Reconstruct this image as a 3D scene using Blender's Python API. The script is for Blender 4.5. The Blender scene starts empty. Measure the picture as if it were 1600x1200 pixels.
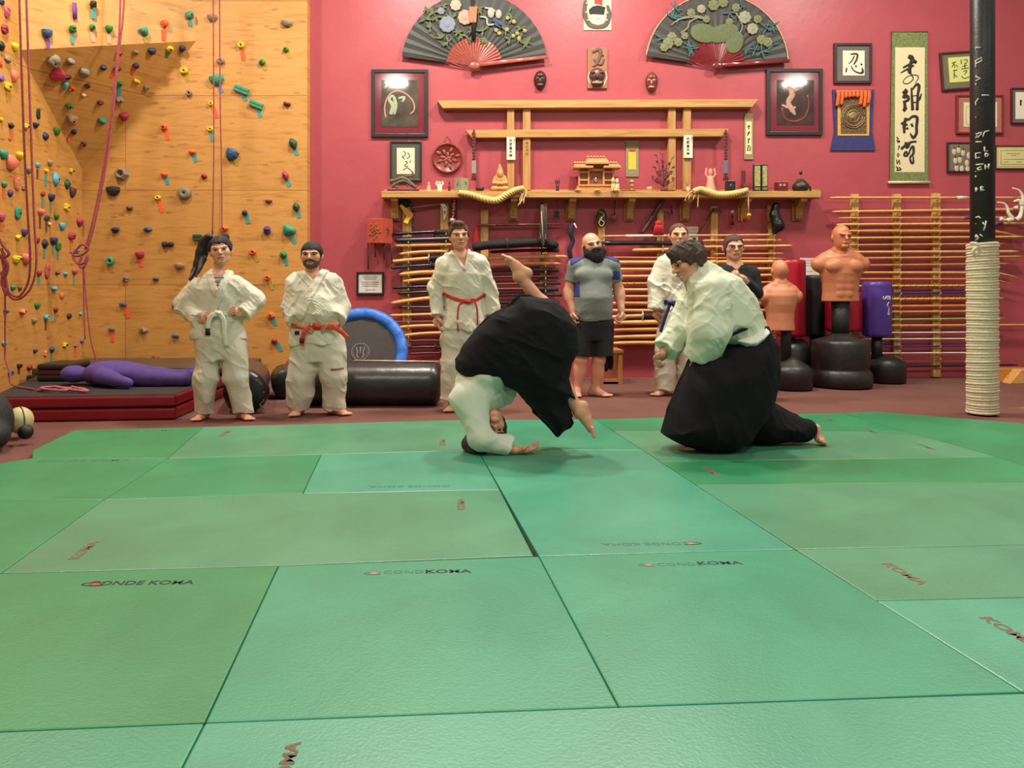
import bpy, bmesh, math, random
import numpy as np
from mathutils import Vector, Matrix, Euler
PI = math.pi
random.seed(7)
sc = bpy.context.scene
COL = sc.collection

# ---------------- camera, world, lights, exposure ----------------
H, F, CX, CY = 1.22, 1200.0, 716.0, 445.0      # eye height, focal length in px, principal point
cam_d = bpy.data.cameras.new('camera'); cam = bpy.data.objects.new('camera', cam_d); COL.objects.link(cam)
cam.location = (0, 0, H); cam.rotation_euler = (PI / 2, 0, 0)
cam_d.sensor_width = 36; cam_d.lens = F / 1600 * 36
cam_d.shift_x = (800 - CX) / 1600; cam_d.shift_y = -(600 - CY) / 1600
cam_d.clip_start = 0.05; cam_d.clip_end = 100
sc.camera = cam
sc.view_settings.view_transform = 'Standard'; sc.view_settings.look = 'None'
sc.view_settings.gamma = 1; sc.view_settings.use_curve_mapping = False
sc.view_settings.exposure = 0.07
wd = bpy.data.worlds.new('world'); sc.world = wd; wd.use_nodes = True
wd.node_tree.nodes['Background'].inputs[0].default_value = (1.0, 0.93, 0.82, 1)
wd.node_tree.nodes['Background'].inputs[1].default_value = 0.29
def lamp(x, y, z, power, size, color=(1.0, 0.92, 0.79)):
    d = bpy.data.lights.new('high_bay_light', 'AREA'); d.shape = 'DISK'; d.size = size; d.energy = power; d.color = color
    o = bpy.data.objects.new('high_bay_light', d); COL.objects.link(o); o.location = (x, y, z); return o
for lx, ly, lz, lp in ((-4.0, 7.2, 6.2, 170), (-0.62, 7.8, 6.2, 235), (1.95, 7.8, 6.2, 235), (5.4, 7.4, 6.2, 200),
                   (-5.6, 1.2, 6.2, 140), (-1.52, 1.2, 6.2, 165), (3.4, 1.2, 6.2, 165), (8.3, 1.2, 6.2, 140)):
    lamp(lx, ly, lz, lp, 0.5)

# ---------------- helpers ----------------
def W(px, py, y):
    return Vector(((px - CX) / F * y, y, H - (py - CY) / F * y))
def FL(px, py, z=0.0):
    y = (H - z) * F / (py - CY)
    return Vector(((px - CX) / F * y, y, z))
def lin(c):
    return tuple((v / 12.92 if v <= 0.04045 else ((v + 0.055) / 1.055) ** 2.4) for v in (x / 255 for x in c))
_M = {}
def M(c, rough=0.6, metal=0.0, var=0.08, scale=30.0, bump=0.0, bscale=200.0, spec=0.5, sheen=0.0):
    key = (tuple(c), rough, metal, var, scale, bump, bscale, spec, sheen)
    if key in _M: return _M[key]
    m = bpy.data.materials.new('mat_%02x%02x%02x' % tuple(int(v) for v in c)); m.use_nodes = True
    nt = m.node_tree; b = nt.nodes['Principled BSDF']; L = nt.links
    b.inputs['Roughness'].default_value = rough; b.inputs['Metallic'].default_value = metal
    b.inputs['Specular IOR Level'].default_value = spec
    if sheen: b.inputs['Sheen Weight'].default_value = sheen
    l = lin(c)
    tc = nt.nodes.new('ShaderNodeTexCoord')
    if var > 0:
        n = nt.nodes.new('ShaderNodeTexNoise'); n.inputs['Scale'].default_value = scale; n.inputs['Detail'].default_value = 3
        L.new(tc.outputs['Object'], n.inputs['Vector'])
        r = nt.nodes.new('ShaderNodeValToRGB'); r.color_ramp.elements[0].position = 0.3; r.color_ramp.elements[1].position = 0.7
        r.color_ramp.elements[0].color = (*[v * (1 - var) for v in l], 1); r.color_ramp.elements[1].color = (*[min(1, v * (1 + var)) for v in l], 1)
        L.new(n.outputs['Fac'], r.inputs['Fac']); L.new(r.outputs['Color'], b.inputs['Base Color'])
    else:
        b.inputs['Base Color'].default_value = (*l, 1)
    if bump > 0:
        n2 = nt.nodes.new('ShaderNodeTexNoise'); n2.inputs['Scale'].default_value = bscale; n2.inputs['Detail'].default_value = 4
        L.new(tc.outputs['Object'], n2.inputs['Vector'])
        bp = nt.nodes.new('ShaderNodeBump'); bp.inputs['Strength'].default_value = bump; bp.inputs['Distance'].default_value = 0.01
        L.new(n2.outputs['Fac'], bp.inputs['Height']); L.new(bp.outputs['Normal'], b.inputs['Normal'])
    _M[key] = m
    return m
def link(o, parent=None):
    COL.objects.link(o)
    if parent is not None: o.parent = parent; o.matrix_parent_inverse = parent.matrix_basis.inverted()
    return o
def tag(o, label=None, cat=None, group=None, kind=None):
    if label: o['label'] = label
    if cat: o['category'] = cat
    if group: o['group'] = group
    if kind: o['kind'] = kind
    return o
def thing(name, loc, label, cat, group=None):
    o = bpy.data.objects.new(name, None); o.empty_display_size = 0.1; COL.objects.link(o); o.location = loc
    return tag(o, label, cat, group)
class MB:
    """collects shapes; build() links them as ONE mesh"""
    def __init__(s): s.v = []; s.f = []; s.sm = []
    def add(s, vs, fs, smooth=False, mat=None):
        n = len(s.v)
        s.v += [tuple(mat @ Vector(v)) if mat else tuple(v) for v in vs]
        s.f += [tuple(i + n for i in f) for f in fs]; s.sm += [smooth] * len(fs); return s
    def box(s, c, d, rot=None):
        x, y, z = (k / 2 for k in d)
        vs = [(-x,-y,-z),(x,-y,-z),(x,y,-z),(-x,y,-z),(-x,-y,z),(x,-y,z),(x,y,z),(-x,y,z)]
        m = Matrix.Translation(c) @ (rot.to_matrix().to_4x4() if rot else Matrix.Identity(4))
        return s.add(vs, [(3,2,1,0),(4,5,6,7),(0,1,5,4),(1,2,6,5),(2,3,7,6),(3,0,4,7)], mat=m)
    def b2(s, lo, hi):
        return s.box([(a + b) / 2 for a, b in zip(lo, hi)], [abs(b - a) for a, b in zip(lo, hi)])
    def prism(s, pts, d0, d1, plane='xz'):
        """polygon (2-D points) extruded between d0 and d1 along the remaining axis"""
        n = len(pts)
        def P(p, d): return (p[0], d, p[1]) if plane == 'xz' else ((p[0], p[1], d) if plane == 'xy' else (d, p[0], p[1]))
        vs = [P(p, d0) for p in pts] + [P(p, d1) for p in pts]
        fs = [tuple(range(n)), tuple(range(2 * n - 1, n - 1, -1))] + [(i, i + n, (i + 1) % n + n, (i + 1) % n) for i in range(n)]
        return s.add(vs, fs)
    def tube(s, pts, r, seg=10, caps=True, flat=None, flatn=None):
        """round tube along pts; r scalar or list; flat squashes along flatn"""
        pts = [Vector(p) for p in pts]; n = len(pts)
        rs = r if isinstance(r, (list, tuple)) else [r] * n
        vs = []; up = None
        for i, p in enumerate(pts):
            t = (pts[min(i + 1, n - 1)] - pts[max(i - 1, 0)]).normalized()
            if up is None:
                up = Vector((0, 0, 1)) if abs(t.z) < .9 else Vector((0, 1, 0))
                if flatn: up = Vector(flatn)
            a = t.cross(up)
            if a.length < 1e-5: a = t.orthogonal()
            a.normalize(); b = a.cross(t).normalized()
            if flatn is None: up = b
            for k in range(seg):
                q = 2 * PI * k / seg
                vs.append(p + a * (math.cos(q) * rs[i]) + b * (math.sin(q) * rs[i] * (flat or 1)))
        fs = []
        for i in range(n - 1):
            for k in range(seg):
                k2 = (k + 1) % seg
                fs.append((i*seg+k, i*seg+k2, (i+1)*seg+k2, (i+1)*seg+k))
        if caps: fs += [tuple(range(seg))[::-1], tuple((n-1)*seg + k for k in range(seg))]
        return s.add(vs, fs, True)
    def ell(s, c, r, rot=None, seg=16, rings=10, noise=0.0, seed=0):
        rnd = random.Random(seed); c = Vector(c)
        if not isinstance(r, (list, tuple)): r = (r, r, r)
        m = Matrix.Translation(c) @ (rot.to_matrix().to_4x4() if rot else Matrix.Identity(4))
        ph = [rnd.uniform(0, 6) for _ in range(6)]
        vs = []
        for i in range(rings + 1):
            th = PI * i / rings
            for k in range(seg):
                q = 2 * PI * k / seg
                d = (math.sin(th) * math.cos(q), math.sin(th) * math.sin(q), math.cos(th))
                g = 1 + noise * (math.sin(3*d[0]+ph[0]) * math.cos(4*d[2]+ph[1]) + math.sin(5*d[1]+ph[2]+2*d[2]))
                vs.append((d[0]*r[0]*g, d[1]*r[1]*g, d[2]*r[2]*g))
        fs = [(i*seg+k, (i+1)*seg+k, (i+1)*seg+(k+1)%seg, i*seg+(k+1)%seg) for i in range(rings) for k in range(seg)]
        return s.add(vs, fs, True, m)
    def lathe(s, prof, c=(0,0,0), seg=32, rot=None, smooth=True, sy=1.0):
        """prof: (radius, z) list around local z"""
        m = Matrix.Translation(c) @ (rot.to_matrix().to_4x4() if rot else Matrix.Identity(4))
        n = len(prof); vs = [(r*math.cos(2*PI*k/seg), sy*r*math.sin(2*PI*k/seg), z) for r, z in prof for k in range(seg)]
        fs = [(i*seg+k, i*seg+(k+1)%seg, (i+1)*seg+(k+1)%seg, (i+1)*seg+k) for i in range(n-1) for k in range(seg)]
        fs += [tuple(range(seg))[::-1], tuple((n-1)*seg+k for k in range(seg))]
        return s.add(vs, fs, smooth, m)
    def build(s, name, mat, parent=None, bevel=0.0, loc=None, seg=2, ang=None):
        me = bpy.data.meshes.new(name); v = s.v
        if loc is None:
            if parent is None and v:
                xs, ys, zs = zip(*v); loc = ((min(xs)+max(xs))/2, (min(ys)+max(ys))/2, min(zs))
            else: loc = parent.location if parent is not None and parent.parent is None else (0,0,0)
        me.from_pydata([(a[0]-loc[0], a[1]-loc[1], a[2]-loc[2]) for a in v], [], s.f)
        me.polygons.foreach_set('use_smooth', s.sm)
        bm = bmesh.new(); bm.from_mesh(me); bmesh.ops.remove_doubles(bm, verts=bm.verts, dist=1e-5)
        bmesh.ops.recalc_face_normals(bm, faces=bm.faces); bm.to_mesh(me); bm.free()
        me.materials.append(mat)
        o = bpy.data.objects.new(name, me); COL.objects.link(o)
        if parent is not None:
            o.parent = parent
            # world position of parent chain is translation only
            pl = wloc(parent); o.location = Vector(loc) - pl
        else: o.location = loc
        if bevel > 0:
            b = o.modifiers.new('bevel', 'BEVEL'); b.width = bevel; b.segments = seg; b.limit_method = 'ANGLE'; b.angle_limit = math.radians(40)
        return o
def wloc(o):
    v = Vector(o.location)
    while o.parent is not None: o = o.parent; v += Vector(o.location)
    return v
def structure(name, mb, mat, bevel=0):
    o = mb.build(name, mat, bevel=bevel); o['kind'] = 'structure'; return o
def catmull(pts, n=8):
    pts = [Vector(p) for p in pts]; out = []
    for i in range(len(pts) - 1):
        p0 = pts[max(i-1,0)]; p1 = pts[i]; p2 = pts[i+1]; p3 = pts[min(i+2,len(pts)-1)]
        for k in range(n):
            t = k / n
            out.append(0.5*((2*p1)+(p2-p0)*t+(2*p0-5*p1+4*p2-p3)*t*t+(3*p1-p0-3*p2+p3)*t**3))
    out.append(pts[-1]); return out
def arr(v): return np.array(v, dtype=np.float32)

# ---------------- signed-distance sculpting on a grid (bodies, clothes) ----------------
_NR = {}
def noise3(x, y, z, seed=0):
    if seed not in _NR: _NR[seed] = np.random.RandomState(seed % 100000).rand(32, 32, 32).astype(np.float32)
    G = _NR[seed]; xi, yi, zi = np.floor(x).astype(int), np.floor(y).astype(int), np.floor(z).astype(int)
    f = [v - np.floor(v) for v in (x, y, z)]; f = [v * v * (3 - 2 * v) for v in f]; r = 0
    for i in (0, 1):
        for j in (0, 1):
            for k in (0, 1):
                r = r + G[(xi + i) & 31, (yi + j) & 31, (zi + k) & 31] * (f[0] if i else 1 - f[0]) * (f[1] if j else 1 - f[1]) * (f[2] if k else 1 - f[2])
    return r
class Fld:
    def __init__(s, lo, hi, res):
        s.res = res; s.lo = np.array(lo, dtype=np.float64)
        n = np.ceil((np.array(hi) - s.lo) / res).astype(int) + 1
        s.n = n
        s.ax = [(s.lo[i] + np.arange(n[i]) * res).astype(np.float32) for i in range(3)]
        s.D = np.full(tuple(n), 1.0, dtype=np.float32)
    def sub(s, lo, hi):
        a = [int(max(0, math.floor((lo[i] - s.lo[i]) / s.res))) for i in range(3)]
        b = [int(min(s.n[i], math.ceil((hi[i] - s.lo[i]) / s.res) + 1)) for i in range(3)]
        if any(b[i] <= a[i] for i in range(3)): return None, None
        sl = tuple(slice(a[i], b[i]) for i in range(3))
        X, Y, Z = np.meshgrid(s.ax[0][sl[0]], s.ax[1][sl[1]], s.ax[2][sl[2]], indexing='ij')
        return sl, (X, Y, Z)
    def comb(s, sl, d, k, op='u'):
        D = s.D[sl]
        if op == 'u':
            h = np.clip(0.5 + 0.5 * (D - d) / k, 0, 1); s.D[sl] = D * (1 - h) + d * h - k * h * (1 - h)
        elif op == 's':      # subtract
            h = np.clip(0.5 - 0.5 * (D + d) / k, 0, 1); s.D[sl] = D * (1 - h) - d * h + k * h * (1 - h)
    def cap(s, a, b, ra, rb, k=0.02, op='u', cuta=None, cutb=None, sq=None):
        """round cone a-b. cuta/cutb: flat ends. sq=(axis vector, factor) thins the shape along an axis"""
        a = np.array(a, dtype=np.float64); b = np.array(b, dtype=np.float64); r = max(ra, rb) + k + 3 * s.res
        sl, G = s.sub(np.minimum(a, b) - r, np.maximum(a, b) + r)
        if sl is None: return
        X, Y, Z = G; ab = b - a; L2 = float(ab @ ab) + 1e-12
        px, py, pz = X - a[0], Y - a[1], Z - a[2]
        t = (px * ab[0] + py * ab[1] + pz * ab[2]) / L2; tc = np.clip(t, 0, 1)
        dx, dy, dz = px - ab[0]*tc, py - ab[1]*tc, pz - ab[2]*tc
        q = dx*dx + dy*dy + dz*dz
        if sq is not None:
            n = np.array(sq[0], dtype=np.float64); n /= np.linalg.norm(n)
            w = dx*n[0] + dy*n[1] + dz*n[2]; q = q + w*w*(1/sq[1]**2 - 1)
        d = np.sqrt(q) - (ra + (rb - ra) * tc)
        if sq is not None: d = d * (sq[1] ** .5)
        L = math.sqrt(L2)
        if cuta is not None: d = np.maximum(d, -(t * L) - cuta)
        if cutb is not None: d = np.maximum(d, (t - 1) * L - cutb)
        s.comb(sl, d.astype(np.float32), k, op)
    def chain(s, pts, rs, k=0.02, **kw):
        for i in range(len(pts) - 1): s.cap(pts[i], pts[i+1], rs[i], rs[i+1], k, **kw)
    def ell(s, c, r, R=None, k=0.02, op='u'):
        """ellipsoid; R columns are local axes"""
        c = np.array(c, dtype=np.float64); m = max(r) + k + 3 * s.res
        sl, G = s.sub(c - m, c + m)
        if sl is None: return
        P = [G[i] - c[i] for i in range(3)]
        if R is not None: P = [P[0]*R[i][0] + P[1]*R[i][1] + P[2]*R[i][2] for i in range(3)]
        k0 = np.sqrt((P[0]/r[0])**2 + (P[1]/r[1])**2 + (P[2]/r[2])**2)
        k1 = np.sqrt((P[0]/r[0]**2)**2 + (P[1]/r[1]**2)**2 + (P[2]/r[2]**2)**2) + 1e-9
        s.comb(sl, (k0 * (k0 - 1) / k1).astype(np.float32), k, op)
    def loft(s, st, up, rt, fw, k=0.02, op='u', capk=0.01):
        """st: list of (center, rx, ry) ordered along up; elliptical cross-sections"""
        up = np.array(up, dtype=np.float64); rt = np.array(rt, dtype=np.float64); fw = np.array(fw, dtype=np.float64)
        C = np.array([list(q[0]) for q in st], dtype=np.float64); R1 = np.array([q[1] for q in st]); R2 = np.array([q[2] for q in st])
        S = C @ up
        mr = max(R1.max(), R2.max()) + k + 3 * s.res
        sl, G = s.sub(C.min(0) - mr, C.max(0) + mr)
        if sl is None: return
        X, Y, Z = G; sv = X*up[0] + Y*up[1] + Z*up[2]
        o = np.argsort(S); S, C, R1, R2 = S[o], C[o], R1[o], R2[o]
        fs = np.linspace(S[0], S[-1], 200)
        def sm(v):
            w = np.interp(fs, S, v); kk = np.ones(9) / 9; return np.convolve(np.pad(w, 4, mode='edge'), kk, 'valid')
        CU, CV = C @ rt, C @ fw
        u = X*rt[0] + Y*rt[1] + Z*rt[2] - np.interp(sv, fs, sm(CU)); v = X*fw[0] + Y*fw[1] + Z*fw[2] - np.interp(sv, fs, sm(CV))
        a = np.interp(sv, fs, sm(R1)); b = np.interp(sv, fs, sm(R2))
        k0 = np.sqrt((u/a)**2 + (v/b)**2) + 1e-9; k1 = np.sqrt((u/a**2)**2 + (v/b**2)**2) + 1e-9
        d = np.where(k0 > .2, k0 * (k0 - 1) / k1, -np.minimum(a, b) * (1 - k0))
        e = np.maximum(S[0] - sv, sv - S[-1])
        h = np.clip(0.5 - 0.5 * (d - e) / capk, 0, 1); d = d * (1 - h) + e * h + capk * h * (1 - h)
        s.comb(sl, d.astype(np.float32), k, op)
    def poly(s, pts, yc, T, r=0.05, k=0.03, R=0.3, curve=None):
        """a silhouette (x,z) given real rounded thickness: half-depth grows from the rim like a cushion to at most T around depth yc"""
        pts = np.array(pts, dtype=np.float64); x0, z0 = pts.min(0); x1, z1 = pts.max(0); m = 3 * s.res + k
        sl, G = s.sub((x0-m, yc-T-m-.3, z0-m), (x1+m, yc+T+m+.3, z1+m))
        if sl is None: return
        X2 = G[0][:, 0, :]; Z2 = G[2][:, 0, :]
        d2 = np.full(X2.shape, 1e9); ins = np.zeros(X2.shape, bool); n = len(pts)
        for i in range(n):
            a = pts[i]; b = pts[(i+1) % n]; e = b - a; wx = X2 - a[0]; wz = Z2 - a[1]
            t = np.clip((wx*e[0] + wz*e[1]) / (e @ e), 0, 1)
            d2 = np.minimum(d2, (wx - e[0]*t)**2 + (wz - e[1]*t)**2)
            cnd = (a[1] > Z2) != (b[1] > Z2)
            with np.errstate(divide='ignore', invalid='ignore'):
                xi = a[0] + (Z2 - a[1]) * e[0] / (e[1] if e[1] != 0 else 1e-12)
            ins ^= cnd & (X2 < xi)
        d2 = np.sqrt(d2); d2 = np.where(ins, -d2, d2)
        dep = np.clip(-d2, 0, R); th = T * np.sqrt(np.clip(1 - (1 - dep / R)**2, 0, 1))
        yy = yc if curve is None else yc + curve(X2, Z2)[:, None, :]
        dy = np.abs(G[1] - yy) - th[:, None, :]
        d = np.where(d2[:, None, :] > 0, np.sqrt(np.maximum(dy, 0)**2 + d2[:, None, :]**2), np.maximum(dy, d2[:, None, :] * 1.0) * 0.75)
        s.comb(sl, d.astype(np.float32), k, 'u')
    def folds(s, amp, freqs, band=0.04, seed=0, mask=None, ridge=True):
        """cloth folds: freqs = list of wave vectors (rad/m); creases follow warped ridged noise"""
        idx = np.nonzero(np.abs(s.D) < band)
        X, Y, Z = (s.ax[i][idx[i]] for i in range(3))
        h = np.zeros(X.shape, dtype=np.float32)
        for n, (a, b, c) in enumerate(freqs):
            k = max(1e-6, math.sqrt(a*a + b*b + c*c)); u = np.array((a, b, c)) / k; t1 = np.cross(u, (0.3, .8, .5)); t1 /= np.linalg.norm(t1); t2 = np.cross(u, t1)
            P = [X*q[0] + Y*q[1] + Z*q[2] for q in (u, t1, t2)]
            w = noise3(X * k * .12, Y * k * .12, Z * k * .12, seed + 7 * n) * 1.1
            q = noise3(P[0] * k / 5.2 + w, P[1] * k / 16 + w * .5, P[2] * k / 16, seed + 31 + 7 * n)
            h += ((1 - np.abs(q * 2 - 1)) ** 2.2) * np.clip(noise3(X * 5, Y * 5, Z * 5, seed + 3) * 1.7 - .25, 0.05, 1) * 1.5 if ridge else q
        h /= max(1, len(freqs) ** .5)
        if mask is not None: h = h * mask(X, Y, Z)
        s.D[idx] -= amp * (h - .25)
    def shell_band(s, src, off, fn):
        """keeps the part of src grown by off where fn(X,Y,Z) < 0"""
        sl = tuple(slice(None) for _ in range(3)); X, Y, Z = np.meshgrid(*s.ax, indexing='ij')
        s.D = np.maximum(np.maximum(src.D - off, -(src.D + 0.012)), fn(X, Y, Z).astype(np.float32))
    def cut(s, lo, hi, fn):
        sl, G = s.sub(lo, hi)
        if sl is not None: s.D[sl] = np.maximum(s.D[sl], fn(*G).astype(np.float32))
    def mesh(s, name, mat, parent, colors=None, keep=True):
        D = s.D; D = D.copy()
        D[0], D[-1], D[:,0], D[:,-1], D[:,:,0], D[:,:,-1] = (1,) * 6
        ins = D < 0; n0, n1, n2 = D.shape
        c = ins[:-1,:-1,:-1].astype(np.int8)
        for i in (0,1):
            for j in (0,1):
                for k in (0,1):
                    if i+j+k: c = c + ins[i:n0-1+i, j:n1-1+j, k:n2-1+k]
        act = (c > 0) & (c < 8); I, J, K = np.nonzero(act); nv = len(I)
        if nv == 0: return None
        vid = np.full(act.shape, -1, dtype=np.int64); vid[I, J, K] = np.arange(nv)
        acc = np.zeros((nv, 3)); cnt = np.zeros(nv)
        cor = [(0,0,0),(1,0,0),(0,1,0),(1,1,0),(0,0,1),(1,0,1),(0,1,1),(1,1,1)]
        V = [D[I+a, J+b, K+c_] for a, b, c_ in cor]
        for e0, e1 in ((0,1),(2,3),(4,5),(6,7),(0,2),(1,3),(4,6),(5,7),(0,4),(1,5),(2,6),(3,7)):
            va, vb = V[e0], V[e1]; m = (va < 0) != (vb < 0)
            t = np.where(m, va / np.where(va - vb == 0, 1, va - vb), 0)
            A = np.array(cor[e0]); B = np.array(cor[e1])
            acc += np.where(m[:, None], A[None] + (B - A)[None] * t[:, None], 0); cnt += m
        co = (np.stack([I, J, K], 1) + acc / cnt[:, None]) * s.res + s.lo
        Q = []
        for ax in range(3):
            o = [slice(1, -1)] * 3; o[ax] = slice(0, -1); o2 = list(o); o2[ax] = slice(1, None)
            a = ins[tuple(o)]; b = ins[tuple(o2)]
            ii = np.nonzero(a != b); off = [1, 1, 1]; off[ax] = 0
            g = [ii[q] + off[q] for q in range(3)]; fl = a[ii]
            u, w = [(1, 2), (2, 0), (0, 1)][ax]
            def vv(du, dw):
                h = [x.copy() for x in g]; h[u] = h[u] - du; h[w] = h[w] - dw; return vid[h[0], h[1], h[2]]
            q = np.stack([vv(0,0), vv(1,0), vv(1,1), vv(0,1)], 1)
            q = np.where(fl[:, None], q, q[:, ::-1]); Q.append(q)
        Q = np.concatenate(Q)
        loc = wloc(parent) if parent is not None else Vector((0,0,0))
        co = co - np.array(loc)
        me = bpy.data.meshes.new(name)
        me.vertices.add(nv); me.vertices.foreach_set('co', co.astype(np.float32).ravel())
        me.loops.add(len(Q)*4); me.loops.foreach_set('vertex_index', Q.astype(np.int32).ravel())
        me.polygons.add(len(Q)); me.polygons.foreach_set('loop_start', np.arange(0, len(Q)*4, 4, dtype=np.int32))
        me.polygons.foreach_set('use_smooth', np.ones(len(Q), dtype=bool))
        me.update(); me.validate()
        me.materials.append(mat)
        o = bpy.data.objects.new(name, me); COL.objects.link(o)
        if parent is not None: o.parent = parent
        return o

# ---------------- the setting ----------------
YW, YC, XL = 10.1, 9.9, -4.85           # red wall, plywood wall, left plywood wall
def node_mat(name, fn):
    m = bpy.data.materials.new(name); m.use_nodes = True; nt = m.node_tree
    fn(nt, nt.nodes['Principled BSDF'], nt.links); return m
def add(nt, t, **kw):
    n = nt.nodes.new(t)
    for k, v in kw.items():
        if k in n.inputs: n.inputs[k].default_value = v
        else: setattr(n, k, v)
    return n
def ramp(nt, L, fac, stops):
    r = nt.nodes.new('ShaderNodeValToRGB'); e = r.color_ramp.elements
    while len(e) < len(stops): e.new(0.5)
    for i, (p, c) in enumerate(stops): e[i].position = p; e[i].color = (*lin(c), 1)
    L.new(fac, r.inputs['Fac']); return r
def carpet(nt, b, L):
    tc = add(nt, 'ShaderNodeTexCoord'); n = add(nt, 'ShaderNodeTexNoise', Scale=260.0, Detail=3.0); L.new(tc.outputs['Object'], n.inputs['Vector'])
    n2 = add(nt, 'ShaderNodeTexNoise', Scale=1.3, Detail=4.0); L.new(tc.outputs['Object'], n2.inputs['Vector'])
    r = ramp(nt, L, n.outputs['Fac'], [(0.3, (84, 52, 48)), (0.7, (144, 104, 94))]); r2 = ramp(nt, L, n2.outputs['Fac'], [(0.3, (232, 226, 226)), (0.7, (255, 252, 250))])
    mx = add(nt, 'ShaderNodeMixRGB', blend_type='MULTIPLY'); mx.inputs[0].default_value = 1
    L.new(r.outputs[0], mx.inputs[1]); L.new(r2.outputs[0], mx.inputs[2]); L.new(mx.outputs[0], b.inputs['Base Color'])
    bp = add(nt, 'ShaderNodeBump', Strength=0.5, Distance=0.01); L.new(n.outputs['Fac'], bp.inputs['Height']); L.new(bp.outputs[0], b.inputs['Normal'])
    b.inputs['Roughness'].default_value = 0.95; b.inputs['Specular IOR Level'].default_value = 0.1
def paint(nt, b, L):
    tc = add(nt, 'ShaderNodeTexCoord'); n = add(nt, 'ShaderNodeTexNoise', Scale=2.2, Detail=5.0); L.new(tc.outputs['Object'], n.inputs['Vector'])
    r = ramp(nt, L, n.outputs['Fac'], [(0.3, (164, 70, 78)), (0.7, (171, 75, 82))]); L.new(r.outputs[0], b.inputs['Base Color'])
    n2 = add(nt, 'ShaderNodeTexNoise', Scale=9.0, Detail=3.0); L.new(tc.outputs['Object'], n2.inputs['Vector'])
    bp = add(nt, 'ShaderNodeBump', Strength=0.12, Distance=0.02); L.new(n2.outputs['Fac'], bp.inputs['Height']); L.new(bp.outputs[0], b.inputs['Normal'])
    b.inputs['Roughness'].default_value = 0.42; b.inputs['Specular IOR Level'].default_value = 0.45
def ply(side):
    def fn(nt, b, L):
        tc = add(nt, 'ShaderNodeTexCoord'); g = add(nt, 'ShaderNodeNewGeometry'); sp = add(nt, 'ShaderNodeSeparateXYZ'); L.new(g.outputs['Position'], sp.inputs[0])
        cb = add(nt, 'ShaderNodeCombineXYZ'); L.new(sp.outputs[1 if side else 0], cb.inputs[0]); L.new(sp.outputs[2], cb.inputs[1])
        mp = add(nt, 'ShaderNodeMapping'); mp.inputs['Scale'].default_value = (1.0, 7.0, 1.0); L.new(cb.outputs[0], mp.inputs[0])
        n = add(nt, 'ShaderNodeTexNoise', Scale=2.0, Detail=6.0, Roughness=0.62, Distortion=1.4); L.new(mp.outputs[0], n.inputs['Vector'])
        r = ramp(nt, L, n.outputs['Fac'], [(0.30, (176, 120, 54)), (0.46, (196, 140, 70)), (0.60, (202, 148, 76)), (0.78, (192, 134, 64))])
        mp2 = add(nt, 'ShaderNodeMapping'); mp2.inputs['Scale'].default_value = (3.0, 9.0, 1.0); L.new(cb.outputs[0], mp2.inputs[0])
        v = add(nt, 'ShaderNodeTexVoronoi', Scale=1.0); L.new(mp2.outputs[0], v.inputs['Vector'])
        r2 = ramp(nt, L, v.outputs['Distance'], [(0.0, (186, 160, 128)), (0.13, (200, 178, 150)), (0.16, (255, 255, 255)), (1.0, (255, 255, 255))])
        mx = add(nt, 'ShaderNodeMixRGB', blend_type='MULTIPLY'); mx.inputs[0].default_value = 0.55; L.new(r.outputs[0], mx.inputs[1]); L.new(r2.outputs[0], mx.inputs[2])
        br = add(nt, 'ShaderNodeTexBrick', offset=0.5); br.inputs['Scale'].default_value = 1.0; br.inputs['Mortar Size'].default_value = 0.004; br.inputs['Brick Width'].default_value = 2.44; br.inputs['Row Height'].default_value = 1.22
        br.inputs['Color1'].default_value = (1, 1, 1, 1); br.inputs['Color2'].default_value = (0.86, 0.86, 0.84, 1); br.inputs['Mortar'].default_value = (0.45, 0.36, 0.28, 1)
        ad = add(nt, 'ShaderNodeVectorMath', operation='ADD'); ad.inputs[1].default_value = (0.63, 0.0, 0); L.new(cb.outputs[0], ad.inputs[0]); L.new(ad.outputs[0], br.inputs['Vector'])
        m2 = add(nt, 'ShaderNodeMixRGB', blend_type='MULTIPLY'); m2.inputs[0].default_value = 1; L.new(mx.outputs[0], m2.inputs[1]); L.new(br.outputs['Color'], m2.inputs[2])
        L.new(m2.outputs[0], b.inputs['Base Color']); b.inputs['Roughness'].default_value = 0.55
        bp = add(nt, 'ShaderNodeBump', Strength=0.15, Distance=0.01); L.new(n.outputs['Fac'], bp.inputs['Height']); L.new(bp.outputs[0], b.inputs['Normal'])
    return fn
m_carpet = node_mat('carpet', carpet); m_paint = node_mat('red_paint', paint)
m_plyb = node_mat('plywood', ply(False)); m_plyl = node_mat('plywood_side', ply(True))
structure('floor', MB().b2((-5.2, -3, -0.1), (12.5, YW + .3, 0)), m_carpet)
structure('wall_back', MB().b2((-5.2, YW, 0), (12.5, YW + .2, 6.6)), m_paint)
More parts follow.
